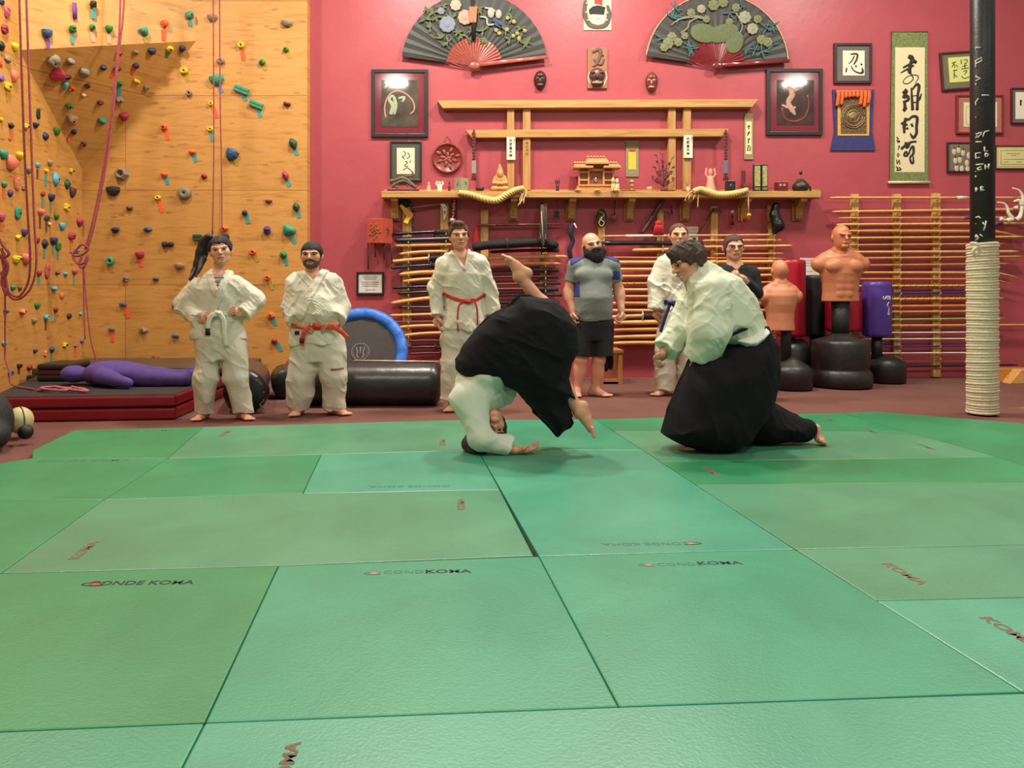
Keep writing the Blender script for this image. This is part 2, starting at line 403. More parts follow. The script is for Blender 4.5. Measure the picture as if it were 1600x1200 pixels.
# climbing wall: side wall, rear wall and the overhanging facet between them
yA = XL * F / (30 - CX); zA = H - (78 - CY) / F * yA; yT = XL * F / (12 - CX)
XR = (480 - CX) / F * YC; B_ = W(306, 64, YC); C_ = (XL, YC, H + 180 / F * YC)
mb = MB(); pl = [(-2, 0), (YC, 0), (YC, C_[2]), (yA, zA), (yT, 6.6), (-2, 6.6)]
mb.prism(pl, XL - .12, XL, 'yz'); structure('wall_left', mb, m_plyl)
mb = MB(); mb.b2((XL, YC, 0), (XR, YW - .005, 6.6)); structure('wall_climbing_rear', mb, m_plyb)
A_ = (XL, yA, zA)
vs = [A_, tuple(B_), C_, (XL, YC + .03, C_[2]), (XL, YC + .03, 6.6), (B_[0], YC + .03, B_[2]), (B_[0], YC + .03, 6.6), (XL, yT, 6.6)]
mb = MB().add(vs, [(0, 1, 2), (0, 7, 6, 1), (2, 1, 5, 3), (1, 6, 5), (0, 2, 3), (0, 3, 4, 7), (7, 4, 6), (3, 5, 6, 4)])
structure('wall_climbing_overhang', mb, m_plyb)

# ---------------- tatami mats ----------------
MZ = 0.04
def mat_green(c, rough, seed, c2=None):
    def fn(nt, b, L):
        tc = add(nt, 'ShaderNodeTexCoord'); n = add(nt, 'ShaderNodeTexNoise', Scale=1.6, Detail=5.0, Roughness=0.6, Distortion=0.6); L.new(tc.outputs['Object'], n.inputs['Vector'])
        c2 = tuple(min(255, v * 1.04 + 2) for v in c); c1 = tuple(v * .96 for v in c)
        r = ramp(nt, L, n.outputs['Fac'], [(0.35, c1), (0.7, c2)])
        mp = add(nt, 'ShaderNodeMapping'); mp.inputs['Scale'].default_value = (3.0, 60.0, 1.0); L.new(tc.outputs['Object'], mp.inputs[0])
        s = add(nt, 'ShaderNodeTexNoise', Scale=1.5, Detail=6.0, Roughness=0.7, Distortion=2.0); L.new(mp.outputs[0], s.inputs['Vector'])
        r2 = ramp(nt, L, s.outputs['Fac'], [(0.0, (0, 0, 0)), (0.68, (0, 0, 0)), (0.82, (120, 120, 120))])
        mx = add(nt, 'ShaderNodeMixRGB'); mx.inputs[2].default_value = (*lin((170, 200, 175)), 1); L.new(r2.outputs[0], mx.inputs[0]); L.new(r.outputs[0], mx.inputs[1]); L.new(mx.outputs[0], b.inputs['Base Color'])
        f = add(nt, 'ShaderNodeTexNoise', Scale=95.0, Detail=3.0); L.new(tc.outputs['Object'], f.inputs['Vector'])
        rr = add(nt, 'ShaderNodeMapRange'); rr.inputs['To Min'].default_value = rough - .06; rr.inputs['To Max'].default_value = rough + .10; L.new(n.outputs['Fac'], rr.inputs['Value']); L.new(rr.outputs[0], b.inputs['Roughness'])
        bp = add(nt, 'ShaderNodeBump', Strength=0.3, Distance=0.004); L.new(f.outputs['Fac'], bp.inputs['Height']); L.new(bp.outputs[0], b.inputs['Normal'])
        b.inputs['Specular IOR Level'].default_value = 0.9
    return node_mat('mat_vinyl', fn)
GR = [mat_green(c, r, i) for i, (c, r) in enumerate([((26, 130, 84), .41), ((38, 138, 102), .40), ((66, 134, 98), .40), ((22, 126, 76), .43), ((58, 146, 116), .38)])]  # mats differ in hue; part of the difference is sheen put into the colour
def Lx(line, py):   # seam lines running away from the viewer, x at image row py
    p = line
    for (y0, x0), (y1, x1) in zip(p, p[1:]):
        if py <= y1 or (y1, x1) == p[-1]: return x0 + (x1 - x0) * (py - y0) / (y1 - y0)
LD = [(668, 318), (781, 162), (895, 0), (1300, -575)]; LB = [(655, 718), (704, 745), (765, 780), (870, 842), (1105, 967), (1300, 1070)]
LC = [(655, 930), (858, 1242), (1083, 1598), (1400, 2100)]; LE = [(644, 1310), (692, 1482), (725, 1600), (1083, 2880)]
LA = [(655, 0), (885, 435), (1130, 318), (1300, 232)]; LM = [(710, 502), (771, 473)]
def quad(l0, y00, y10, l1, y01, y11):
    """corners: near-left, near-right, far-right, far-left (image rows y1x near, y0x far)"""
    return [(Lx(l0, y10), y10), (Lx(l1, y11), y11), (Lx(l1, y01), y01), (Lx(l0, y00), y00)]
def Lc(l, y, dx): return [(a, b + dx) for a, b in l]
mats = [
 # pts(px), colour, label
 ([(-1250, 1330), (Lx(LA, 1330) , 1330), (320, 1129), (-580, 1168)], 1, 'greyish green mat, nearest the viewer in the left corner'),
 ([(Lx(LA, 1330), 1330), (1900, 1330), (1640, 1081), (967, 1104), (320, 1129)], 4, 'pale green mat, nearest the viewer, under the wide glossy square mats'),
 ([(-580, 1168), (320, 1129), (435, 884), (0, 896), (-40, 898)], 3, 'deep green mat with the darkest maker name printed on it'),
 ([(320, 1129), (967, 1104), (842, 869), (435, 884)], 1, 'green mat with faded maker name, centre of the near row'),
 ([(967, 1104), (1598, 1081), (1242, 858), (842, 869)], 1, 'glossy green mat right of centre in the near row with faint name'),
 ([(0, 896), (435, 884), (834, 868), (781, 765), (475, 771), (162, 781)], 2, 'greyish green mat two metres wide with a worn brown mark at its left end'),
 ([(162, 781), (473, 771), (502, 710), (262, 716)], 0, 'green mat left of the ribbed pale mat in the third row'),
 ([(473, 771), (781, 765), (747, 703), (502, 710)], 4, 'pale ribbed green mat just left of the tumbling person'),
 ([(262, 716), (502, 710), (747, 703), (719, 656), (318, 667)], 2, 'olive green mat in front of the two people standing at the left'),
 ([(-130, 900), (0, 896), (162, 781), (40, 781), (-300, 783)], 0, 'green mat with small black scuffs at the left edge'),
 ([(-300, 783), (40, 781), (162, 781), (262, 716), (50, 716), (10, 722)], 0, 'green mat beside the black bag at the left edge'),
 ([(50, 704), (50, 716), (262, 716), (318, 667), (116, 672)], 3, 'green mat in the far left corner by the red crash pad'),
 ([(842, 869), (1242, 858), (1004, 703), (747, 703)], 4, 'bluish green mat under the tumbling person with upside down maker name'),
 ([(747, 703), (1004, 703), (930, 655), (719, 656)], 1, 'green mat in the far row just behind the tumbling person'),
 ([(1598, 1081), (2350, 1030), (1990, 925), (1369, 938)], 4, 'pale green mat at the right edge, nearest the viewer'),
 ([(1369, 938), (1990, 925), (1900, 845), (1243, 858)], 2, 'greyish green mat at the right with a brown maker mark'),
 ([(1243, 858), (1900, 845), (1690, 752), (1089, 758)], 2, 'greyish green mat at the right without any print'),
 ([(1089, 758), (1690, 752), (1560, 714), (1032, 721)], 3, 'green mat in front of the kneeling person with a small dark mark'),
 ([(1032, 721), (1560, 714), (1415, 674), (960, 674)], 2, 'green mat under the kneeling person'),
 ([(960, 674), (1415, 674), (1316, 645), (930, 655)], 0, 'narrow green strip of mat behind the kneeling person'),
 ([(1562, 714), (1692, 752), (2150, 752), (1950, 690), (1370, 643), (1318, 645), (1417, 674)], 0, 'bright green mat at the far right by the rope wrapped pole'),
]
mat_objs = []
for pts, ci, lab in mats:
    P = [FL(a, b, MZ) for a, b in pts]; c = sum(P, Vector()) / len(P)
    Q = []
    for p in P:
        d = p - c; Q.append((p.x - math.copysign(min(.0011, abs(d.x)), d.x), p.y - math.copysign(min(.0011, abs(d.y)), d.y)))
    o = MB().prism(Q, 0.001, MZ, 'xy').build('tatami_mat', GR[ci], bevel=.006)
    tag(o, lab, 'mat', 'green tatami mats covering the floor'); mat_objs.append(o)
FONT_CACHE = {}
def text_mb(body, size, M4, thick=0.0, bold=0.0, sx=1.0):
    """letters as thin solid shapes; M4 maps the text plane (x right, y up) into the world"""
    key = (body, bold)
    if key not in FONT_CACHE:
        cu = bpy.data.curves.new('t', 'FONT'); cu.body = body; cu.size = 1.0; cu.extrude = 0.5; cu.offset = bold; cu.resolution_u = 3
        cu.align_x = 'CENTER'; cu.align_y = 'CENTER'
        ob = bpy.data.objects.new('t', cu); COL.objects.link(ob)
        dg = bpy.context.evaluated_depsgraph_get(); me = bpy.data.meshes.new_from_object(ob.evaluated_get(dg))
        FONT_CACHE[key] = ([tuple(v.co) for v in me.vertices], [tuple(p.vertices) for p in me.polygons])
        bpy.data.objects.remove(ob); bpy.data.curves.remove(cu); bpy.data.meshes.remove(me)
    vs, fs = FONT_CACHE[key]
    mb = MB(); mb.add([(x * size * sx, y * size, z * thick) for x, y, z in vs], fs, mat=M4); return mb
def floor_text(px, py, body, size, rot, col, parent, sx=1.25, bold=.012):
    p = FL(px, py, MZ); m4 = Matrix.Translation((p.x, p.y, MZ + .0006)) @ Matrix.Rotation(rot, 4, 'Z')
    mb = text_mb(body, size, m4, .0008, bold, sx); mb.build('printed_maker_name', col, parent)
inkd, inkf, inkb = M((34, 40, 36), .7), M((72, 110, 88), .6), M((112, 92, 74), .8)
def logo(px, py, sz, col, col2, parent, rot=0):
    p = FL(px, py, MZ); m = Matrix.Translation((p.x, p.y, MZ + .0006)) @ Matrix.Rotation(rot, 4, 'Z')
    q = [(math.cos(t) * sz * 1.5, math.sin(t) * sz * .5) for t in [k * PI / 12 for k in range(3, 22)]]
    mb = MB(); mb.tube([m @ Vector((a, b, 0)) for a, b in q], sz * .10, 6, flat=.2, flatn=(0, 0, 1)); mb.build('printed_ring', col, parent)
    mb = MB(); mb.prism([((m @ Vector((a * sz, b * sz, 0))).x, (m @ Vector((a * sz, b * sz, 0))).y) for a, b in ((-.9, 0), (-.1, .38), (.9, .3), (.2, 0), (.9, -.3), (-.1, -.38))], MZ, MZ + .0012, 'xy')
    mb.build('printed_emblem', col2, parent)
red1, red2 = M((176, 66, 42), .6), M((190, 128, 104), .6)
floor_text(221, 911, 'CONDE KOMA', .058, .035, inkd, mat_objs[2], 1.05); logo(148, 913, .033, inkd, red1, mat_objs[2])
floor_text(700, 893, 'KOMA', .052, .03, inkd, mat_objs[3]); floor_text(636, 894, 'CONDE', .046, .03, inkf, mat_objs[3], 1.2, 0); logo(584, 896, .026, inkf, red2, mat_objs[3])
floor_text(1124, 880, 'KOMA', .052, .03, inkd, mat_objs[4]); floor_text(1062, 882, 'CONDE', .046, .03, inkf, mat_objs[4], 1.2, 0); logo(1013, 883, .026, inkf, red2, mat_objs[4])
floor_text(1010, 850, 'CONDE KOMA', .05, PI + .03, inkf, mat_objs[12], 1.2, 0); logo(1080, 849, .03, inkd, red2, mat_objs[12], PI)
floor_text(130, 720, 'CONDE KOMA', .06, .06, inkf, mat_objs[10], 1.5); floor_text(215, 673, 'CONDE KOMA', .06, .06, inkf, mat_objs[11], 1.5)
floor_text(640, 760, 'CONDE KOMA', .05, PI + .04, inkf, mat_objs[7], 1.4, 0)
for px, py, sz, rt, pi_ in ((132, 860, .06, PI/2 + .06, 5), (721, 788, .055, PI/2, 5), (692, 691, .06, PI/2, 8), (352, 677, .07, PI/2, 8), (1111, 737, .06, -PI/2 + .1, 17), (1412, 896, .062, -PI/2 + .1, 15),
                           (1578, 987, .062, -PI/2 + .1, 14), (1359, 673, .06, -PI/2, 18), (1446, 698, .06, -PI/2, 18), (1296, 656, .06, -PI/2, 19), (448, 1196, .05, PI/2, 1)):
    floor_text(px, py, 'KOMA', sz, rt, inkb, mat_objs[pi_], 1.3, .03)
# ---------------- pole wrapped with rope ----------------
YP, XP = 7.2, (1535 - CX) / F * 7.2
pole = thing('support_pole', (XP, YP, 0), 'tall black steel pole with chalk writing, white rope wound round its lower part', 'pole')
MB().lathe([(.10, 0), (.10, 6.5)], (XP, YP, 0), 40).build('pole_shaft', M((30, 29, 30), .45, var=.3, scale=9, bump=.3, bscale=30), pole)
zt = H + (445 - 380) / F * YP; turns = 64
pts = []; n = turns * 20
for i in range(n + 1):
    t = i / n; a = 2 * PI * turns * t; jig = .0035 * math.sin(a * .37) + .002 * math.sin(a * .11 + 1)
    pts.append((XP + (.118 + jig) * math.cos(a), YP + (.118 + jig) * math.sin(a), .015 + (zt - .02) * t + .004 * math.sin(a + t * 9)))
m_rope = M((208, 198, 168), .85, var=.12, scale=60, bump=.6, bscale=120)
MB().tube(pts, .0145, 7).build('rope_wrap', m_rope, pole)
k = W(1523, 384, 7.06); mb = MB(); mb.tube(catmull([W(1517, 380, 7.1), W(1526, 381, 7.05), W(1531, 392, 7.05), W(1524, 400, 7.06), W(1521, 391, 7.05), W(1531, 385, 7.05)]), .014, 8); mb.build('rope_knot', m_rope, pole)
def on_pole(px, py):
    x = (px - CX) / F * 7.1 ; x = max(XP - .093, min(XP + .093, x)); y = YP - math.sqrt(.1035**2 - (x - XP)**2)
    return Vector((x, y, H - (py - CY) / F * 7.1))
m_chalk = M((205, 205, 190), .95)
chalk = [[(1526,74),(1531,72),(1535,73)], [(1524,99),(1528,92),(1536,89),(1536,94),(1530,97),(1522,103)], [(1523,119),(1528,116),(1532,119),(1535,121),(1530,124)], [(1521,131),(1530,128)],
 [(1522,163),(1526,157),(1533,152)], [(1536,148),(1545,149)], [(1524,182),(1531,181)], [(1528,208),(1536,206)], [(1529,214),(1532,210),(1532,214),(1536,208),(1537,214),(1539,206),(1545,204)], [(1526,220),(1536,221)],
 [(1539,229),(1539,236),(1543,236)], [(1535,238),(1527,238),(1524,246),(1534,245)], [(1540,239),(1540,245),(1543,244),(1544,241),(1540,239)], [(1530,256),(1538,256)], [(1540,257),(1540,265)], [(1545,256),(1544,264)], [(1540,261),(1545,260)],
 [(1532,262),(1535,260),(1536,264),(1533,265),(1532,262)], [(1522,266),(1530,267)], [(1524,276),(1528,273)],
 [(1526,292),(1526,299),(1531,298),(1532,294),(1526,292)], [(1535,291),(1535,298),(1539,297),(1535,294),(1538,292),(1535,291)], [(1521,297),(1524,296)], [(1525,329),(1529,329)], [(1522,349),(1531,349)], [(1537,347),(1540,353)], [(1541,345),(1540,353),(1538,360)],
 [(1522,371),(1527,371),(1526,368)], [(1530,366),(1533,371),(1528,375)], [(1534,366),(1537,369)], [(1527,339),(1533,338),(1535,341)]]
mb = MB()
for s_ in chalk: mb.tube([on_pole(*p) for p in s_], .0065, 6)
mb.build('chalk_writing', m_chalk, pole)

# ---------------- climbing holds and route tapes ----------------
def wall_hit(px, py):
    """point on the plywood walls seen in direction (px,py), and the surface normal"""
    d = Vector(((px - CX) / F, 1.0, -(py - CY) / F)); o = Vector((0, 0, H))
    xc = 128 if py > 265 else (30 + (py - 78) / 187 * 98 if py > 78 else 12 + py / 78 * 18)
    if px < xc: t = XL / d.x; return o + d * t, Vector((1, 0, 0))
    A, B, C = Vector(A_), Vector(B_), Vector(C_)
    def tri(A, B, C):
        n = (B - A).cross(C - A).normalized(); t = (A - o).dot(n) / d.dot(n)
        if n.y > 0: n = -n
        return o + d * t, n
    if px < 306 and py < 78 - (px - 30) / 276 * 14: return tri(A, B, Vector((A.x, yT, 6.6)))
    if 30 < px < 306:
        # inside the overhanging triangle A B C ?
        def sgn(p, q): return (px - q[0]) * (p[1] - q[1]) - (p[0] - q[0]) * (py - q[1])
        a, b, c = (30, 78), (306, 64), (128, 265); s1, s2, s3 = sgn(a, b), sgn(b, c), sgn(c, a)
        if (s1 < 0) == (s2 < 0) == (s3 < 0): return tri(A, B, C)
    t = YC / d.y; return o + d * t, Vector((0, -1, 0))
HC = {'red': (150, 34, 34), 'orange': (226, 92, 44), 'yellow': (226, 196, 28), 'green': (46, 122, 40), 'teal': (52, 144, 112), 'dark green': (34, 78, 52), 'blue': (52, 84, 124),
      'navy': (42, 46, 84), 'light blue': (96, 164, 184), 'purple': (74, 54, 104), 'grey': (132, 118, 98), 'tan': (158, 126, 92), 'black': (40, 34, 34), 'maroon': (86, 38, 44),
      'crimson': (166, 42, 72), 'pink': (186, 78, 98), 'salmon': (222, 120, 92), 'cream': (226, 196, 150), 'brown': (108, 74, 46), 'violet': (126, 96, 150), 'cyan': (84, 176, 170)}
TC = {'o': ('orange', (232, 90, 52)), 't': ('teal', (52, 150, 150)), 'p': ('purple', (112, 52, 140)), 'y': ('olive', (170, 140, 40)), 'k': ('pink', (222, 160, 120)), 'b': ('brown', (104, 58, 50)), 'g': ('green', (52, 120, 86)), 'u': ('blue', (80, 120, 170))}
# x, y, w, h, turn, colour, shape, tape(colour, dx, dy, length)  in photograph pixels
HOLDS = [
(6,46,8,16,-20,'crimson','long'),(2,3,5,9,0,'navy','knob'),(1,71,7,16,0,'black','knob'),(11,93,7,11,0,'grey','knob'),(1,122,6,12,0,'violet','knob'),(21,120,9,18,10,'salmon','wedge'),(11,136,8,14,0,'yellow','long','y',0,14,16),
(22,74,9,13,0,'yellow','wedge','y',-1,16,18),(10,18,7,20,10,'pink','long'),(16,196,7,9,0,'black','knob','o',1,14,15),(39,198,10,10,0,'yellow','cross'),(54,195,9,9,0,'navy','knob'),(59,178,5,17,-5,'black','long'),
(70,213,8,14,-20,'navy','leaf'),(87,206,8,12,0,'green','wedge'),(1,187,4,6,0,'yellow','knob'),(4,242,10,14,0,'teal','wedge'),(15,256,14,22,25,'salmon','wedge'),(29,244,13,12,0,'yellow','wedge'),(44,266,8,11,0,'grey','wedge'),
(58,258,6,8,0,'light blue','knob','b',1,14,15),(77,255,7,10,0,'tan','wedge'),(71,267,7,7,0,'yellow','knob','t',0,15,18),(86,280,10,24,0,'light blue','leaf'),(110,267,8,9,0,'yellow','cross'),(104,288,8,17,0,'dark green','leaf'),
(112,301,8,16,10,'maroon','wedge'),(5,289,8,9,0,'teal','wedge','o',0,13,16),(15,302,7,13,-15,'purple','leaf'),(25,286,7,22,-5,'salmon','long'),(36,294,6,8,0,'grey','cross'),(66,303,6,8,0,'red','knob','t',1,14,16),
(79,309,8,12,0,'navy','wedge','t',0,13,12),(103,324,8,13,0,'yellow','cross'),(62,332,11,11,0,'salmon','wedge','b',-1,16,18),(27,333,8,20,0,'teal','long'),(2,340,7,14,0,'pink','wedge','o',1,14,14),
(72,341,6,9,0,'navy','knob','b',0,14,16),(87,339,7,9,0,'green','wedge'),(76,350,5,6,0,'cream','knob'),(96,354,8,12,0,'light blue','wedge'),(37,364,7,12,0,'purple','wedge'),(27,371,8,8,0,'yellow','knob','y',0,14,18),
(57,376,6,10,0,'red','wedge'),(69,381,8,16,0,'black','leaf','t',0,15,14),(82,377,10,12,0,'navy','wedge','t',0,14,14),(90,385,7,14,0,'green','long','t',0,14,14),(123,348,9,12,0,'crimson','wedge'),(110,369,10,11,0,'crimson','knob','o',-2,13,15),
(119,391,8,8,0,'light blue','knob'),
(145,7,10,11,0,'black','knob','t',1,15,14),(73,53,16,15,0,'blue','shell','p',4,16,16),(113,45,11,11,0,'green','knob','t',1,16,15),(144,43,9,10,0,'green','ball','k',1,15,15),(170,46,12,11,0,'green','wedge','k',0,15,14),
(225,50,14,13,-30,'teal','wedge','y',3,13,9),(83,95,20,19,25,'grey','rock'),(110,95,12,12,0,'grey','rock'),(88,116,22,24,40,'crimson','shell'),(105,120,12,8,-15,'maroon','long'),(101,134,8,14,0,'cyan','wedge'),(111,138,10,10,0,'orange','cross'),
(132,112,18,16,10,'grey','rock'),(161,105,9,9,0,'navy','ball'),(136,133,9,8,0,'maroon','rock'),(130,148,7,5,0,'cream','knob'),(183,107,12,7,-15,'maroon','long','o',-7,10,10),(186,82,8,9,0,'red','rock'),(212,81,9,7,0,'grey','rock'),
(237,80,13,11,-20,'navy','wedge'),(212,102,10,9,0,'navy','ball','o',-4,9,12),(213,126,11,8,0,'yellow','twin'),(228,137,9,8,0,'grey','disc'),(186,130,10,7,0,'green','knob','t',0,10,17),(186,155,15,11,-10,'grey','rock'),
(156,160,9,8,0,'maroon','rock'),(108,165,12,8,0,'green','rock'),(112,186,18,16,30,'tan','rock'),(159,188,13,10,0,'teal','rock'),(193,182,15,13,-25,'crimson','wedge'),(115,205,8,8,0,'navy','knob','o',-4,10,12),(130,224,10,9,0,'brown','cross'),
(191,272,22,21,10,'grey','hex'),(177,299,22,16,0,'black','shell'),(203,325,9,8,0,'brown','rock'),(296,24,14,16,35,'teal','leaf','t',2,13,8),(332,29,16,12,0,'grey','shell'),(257,38,11,12,0,'orange','shell','o',-1,17,18),
(448,38,18,11,10,'grey','shell'),(377,71,11,11,0,'yellow','ring','o',3,15,18),(265,76,12,8,0,'yellow','long','g',-4,10,8),(284,76,10,10,0,'navy','wedge','y',0,8,6),(447,78,9,8,0,'green','ball','y',5,9,8),(345,96,12,10,0,'grey','ring'),
(410,98,10,10,0,'green','ball','y',4,8,8),(288,111,13,11,0,'yellow','ring','y',5,11,10),(339,126,23,17,-10,'teal','shell','u',6,13,12),(296,146,9,10,0,'grey','ring'),(378,141,24,13,22,'teal','bar','t',5,12,9),(401,164,22,12,22,'teal','bar','t',5,13,12),
(449,163,11,9,0,'maroon','twin'),(330,162,8,8,0,'yellow','ring','o',7,14,17),(329,202,10,8,0,'yellow','ring','t',3,12,13),(257,199,10,9,0,'orange','knob','o',4,11,18),(458,225,14,20,-25,'dark green','leaf','t',5,13,9),
(362,242,20,20,30,'blue','shell','y',7,11,11),(301,238,10,8,0,'orange','knob','t',4,9,13),(257,273,10,8,0,'orange','knob','t',4,9,13),(319,276,11,9,10,'red','leaf'),(446,275,11,17,-20,'crimson','leaf','t',5,12,9),(289,302,21,20,0,'grey','disc'),
(247,309,10,7,0,'yellow','ring','o',5,14,18),(420,315,11,6,0,'brown','shell'),(463,324,12,16,-15,'dark green','leaf','t',4,12,9),(383,333,9,8,0,'navy','knob','t',4,9,14),(351,357,11,9,0,'orange','knob'),(418,360,12,12,0,'purple','rock'),
(451,361,22,16,30,'teal','wedge','t',8,14,11),(309,371,14,12,0,'dark green','bar'),(263,382,19,12,-8,'black','twin'),(231,359,15,9,5,'blue','leaf'),(395,394,11,8,0,'orange','ring','y',6,10,10),(443,398,11,11,0,'green','ball','t',4,10,13),
(281,416,16,11,0,'tan','shell'),(244,436,9,7,0,'purple','twin'),(418,434,10,8,0,'orange','ring','y',6,12,14),(275,479,10,8,0,'black','bar'),(384,480,22,15,-30,'purple','shell'),(424,493,11,9,0,'orange','knob','t',5,9,13),
(275,525,11,8,0,'blue','twin'),(429,533,10,8,0,'red','knob','t',8,9,13),(243,559,11,8,0,'red','rock'),(388,568,9,8,0,'navy','knob','t',6,9,12),(435,575,8,7,0,'maroon','knob','y',3,5,6),(181,359,13,9,-5,'navy','rock'),(173,408,12,14,0,'teal','ring'),
(219,399,14,12,0,'crimson','shell','o',2,11,14),(197,436,10,10,0,'grey','cross'),(193,476,11,8,0,'blue','twin','o',6,12,18),(175,515,10,6,0,'blue','twin','o',1,12,15),(225,516,11,10,0,'grey','rock'),
(60,427,6,8,0,'red','knob','t',0,12,14),(73,424,6,26,5,'pink','long'),(88,427,8,6,0,'purple','twin'),(101,428,7,7,0,'light blue','knob'),(115,425,8,9,0,'pink','wedge','t',0,13,14),(39,405,13,16,10,'salmon','wedge'),(24,405,13,12,0,'yellow','long'),
(19,450,8,8,0,'teal','wedge'),(30,451,6,7,0,'brown','wedge'),(83,451,9,9,0,'light blue','knob'),(96,462,6,9,20,'salmon','long'),(8,486,8,8,0,'blue','twin'),(34,487,9,10,0,'salmon','rock'),(57,478,7,10,0,'green','wedge'),
(86,484,6,8,0,'red','knob','t',1,12,13),(107,494,6,9,0,'black','ball'),(71,496,9,9,0,'light blue','ring','b',0,13,14),(52,502,8,9,0,'tan','shell'),(125,490,4,6,0,'light blue','knob'),(6,536,6,9,0,'light blue','ball'),(100,539,8,8,0,'yellow','cross'),
(117,540,5,6,0,'violet','knob','o',0,11,13),(127,532,5,7,0,'violet','ball'),(54,548,6,7,0,'purple','rock'),(80,546,7,9,0,'blue','knob','t',1,13,14),(70,553,4,11,0,'salmon','long'),(29,572,8,8,0,'maroon','shell','b',0,8,8),(45,574,7,9,0,'red','ball'),
(15,583,8,8,0,'blue','ring','o',-1,9,8),(42,608,11,7,0,'pink','rock')]
SHN = {'knob': 'knob', 'long': 'elongated', 'wedge': 'wedge shaped', 'leaf': 'leaf shaped', 'cross': 'small lobed', 'shell': 'shell shaped', 'rock': 'rough lumpy', 'ball': 'rounded', 'twin': 'two-lobed', 'disc': 'flat disc', 'ring': 'ring shaped', 'hex': 'large six-sided', 'bar': 'bar shaped'}
def basis(n):
    u = Vector((0, 0, 1)); r = u.cross(n)
    r = r.normalized() if r.length > .01 else Vector((1, 0, 0)); u = n.cross(r).normalized(); return r, u
def hold_mesh(shape, w, h, d, seed):
    """body (x right, y up, z out of the wall) of a hold"""
    rnd = random.Random(seed); mb = MB(); a, b = w / 2, h / 2; nz = .06
    if shape == 'ring': mb.lathe([(a*.95, 0), (a, d*.35), (a*.8, d*.8), (a*.5, d*.85), (a*.3, d*.45), (.001, d*.42)], seg=18, sy=b/a)
    elif shape == 'disc': mb.lathe([(a, 0), (a*1.0, d*.3), (a*.85, d*.6), (a*.3, d*.7), (a*.15, d*.5), (.001, d*.5)], seg=24, sy=b/a)
    elif shape == 'hex':
        mb.lathe([(a, 0), (a*.9, d*.5), (a*.62, d*.8), (a*.5, d*.75), (a*.35, d*.4), (.001, d*.4)], seg=6, smooth=False)
    elif shape == 'bar':
        mb.box((0, b*.38, d*.35), (w*.95, h*.36, d*.7)); mb.box((0, -b*.38, d*.3), (w, h*.36, d*.6)); mb.box((0, 0, d*.2), (w*.9, h*.5, d*.4))
    elif shape == 'twin':
        mb.ell((-a*.5, b*.1, d*.3), (a*.5, b*.8, d*.6), noise=nz, seed=seed); mb.ell((a*.5, -b*.1, d*.3), (a*.5, b*.7, d*.55), noise=nz, seed=seed+1); mb.ell((0, 0, d*.2), (a*.6, b*.45, d*.4))
    elif shape == 'cross':
        for k in range(4):
            q = k * PI / 2 + .5; mb.ell((a*.55*math.cos(q), b*.55*math.sin(q), d*.3), (a*.45, b*.45, d*.5), seed=k, noise=nz)
        mb.ell((0, 0, d*.3), (a*.5, b*.5, d*.5))
    elif shape == 'leaf':
        pts = [(0, -b), (a*.7, -b*.4), (a, b*.1), (a*.55, b*.7), (0, b), (-a*.6, b*.6), (-a*.9, 0), (-a*.55, -b*.6)]
        lay = [(1, 0), (.96, d*.3), (.6, d*.75), (.2, d*.9)]; n = len(pts)
        vs = [(x*s_, y*s_, z) for s_, z in lay for x, y in pts]; fs = [(i*n+k, i*n+(k+1)%n, (i+1)*n+(k+1)%n, (i+1)*n+k) for i in range(3) for k in range(n)]
        mb.add(vs, fs + [tuple(range(n))[::-1], tuple(3*n+k for k in range(n))], True)
    elif shape in ('wedge', 'shell'):
        up = 1 if shape == 'wedge' else -1
        pts = [(-a*.35, -b), (a*.35, -b), (a*.85, -b*.1), (a, b*.6), (a*.7, b), (-a*.7, b), (-a, b*.6), (-a*.85, -b*.1)]
        if shape == 'shell': pts = [(-a, b*.75), (-a*.9, -b*.1), (-a*.45, -b*.8), (a*.1, -b), (a*.6, -b*.7), (a, 0), (a*.95, b*.8), (0, b)]
        n = len(pts); lay = [(1, 0, 0), (.97, d*.35, b*.03), (.72, d*.8, b*.18), (.3, d, b*.32)]
        vs = [(x*s_, y*s_ + o, z) for s_, z, o in lay for x, y in pts]; fs = [(i*n+k, i*n+(k+1)%n, (i+1)*n+(k+1)%n, (i+1)*n+k) for i in range(3) for k in range(n)]
        mb.add(vs, fs + [tuple(range(n))[::-1], tuple(3*n+k for k in range(n))], shape == 'wedge')
    elif shape == 'rock': mb.ell((0, 0, d*.25), (a, b, d*.75), seg=12, rings=8, noise=.17, seed=seed)
    elif shape == 'long': mb.ell((0, 0, d*.25), (a, b, d*.6), noise=.10, seed=seed); mb.ell((0, b*.45, d*.35), (a*.9, b*.5, d*.6), noise=.1, seed=seed)
    else: mb.ell((0, 0, d*.28), (a, b, d*.72), noise=.05 if shape == 'ball' else .12, seed=seed)
    return mb
def where(px, py):
    return 'left side wall' if px < 128 else ('tall plywood wall' if px > 215 else 'plywood wall near the corner')
descs = []
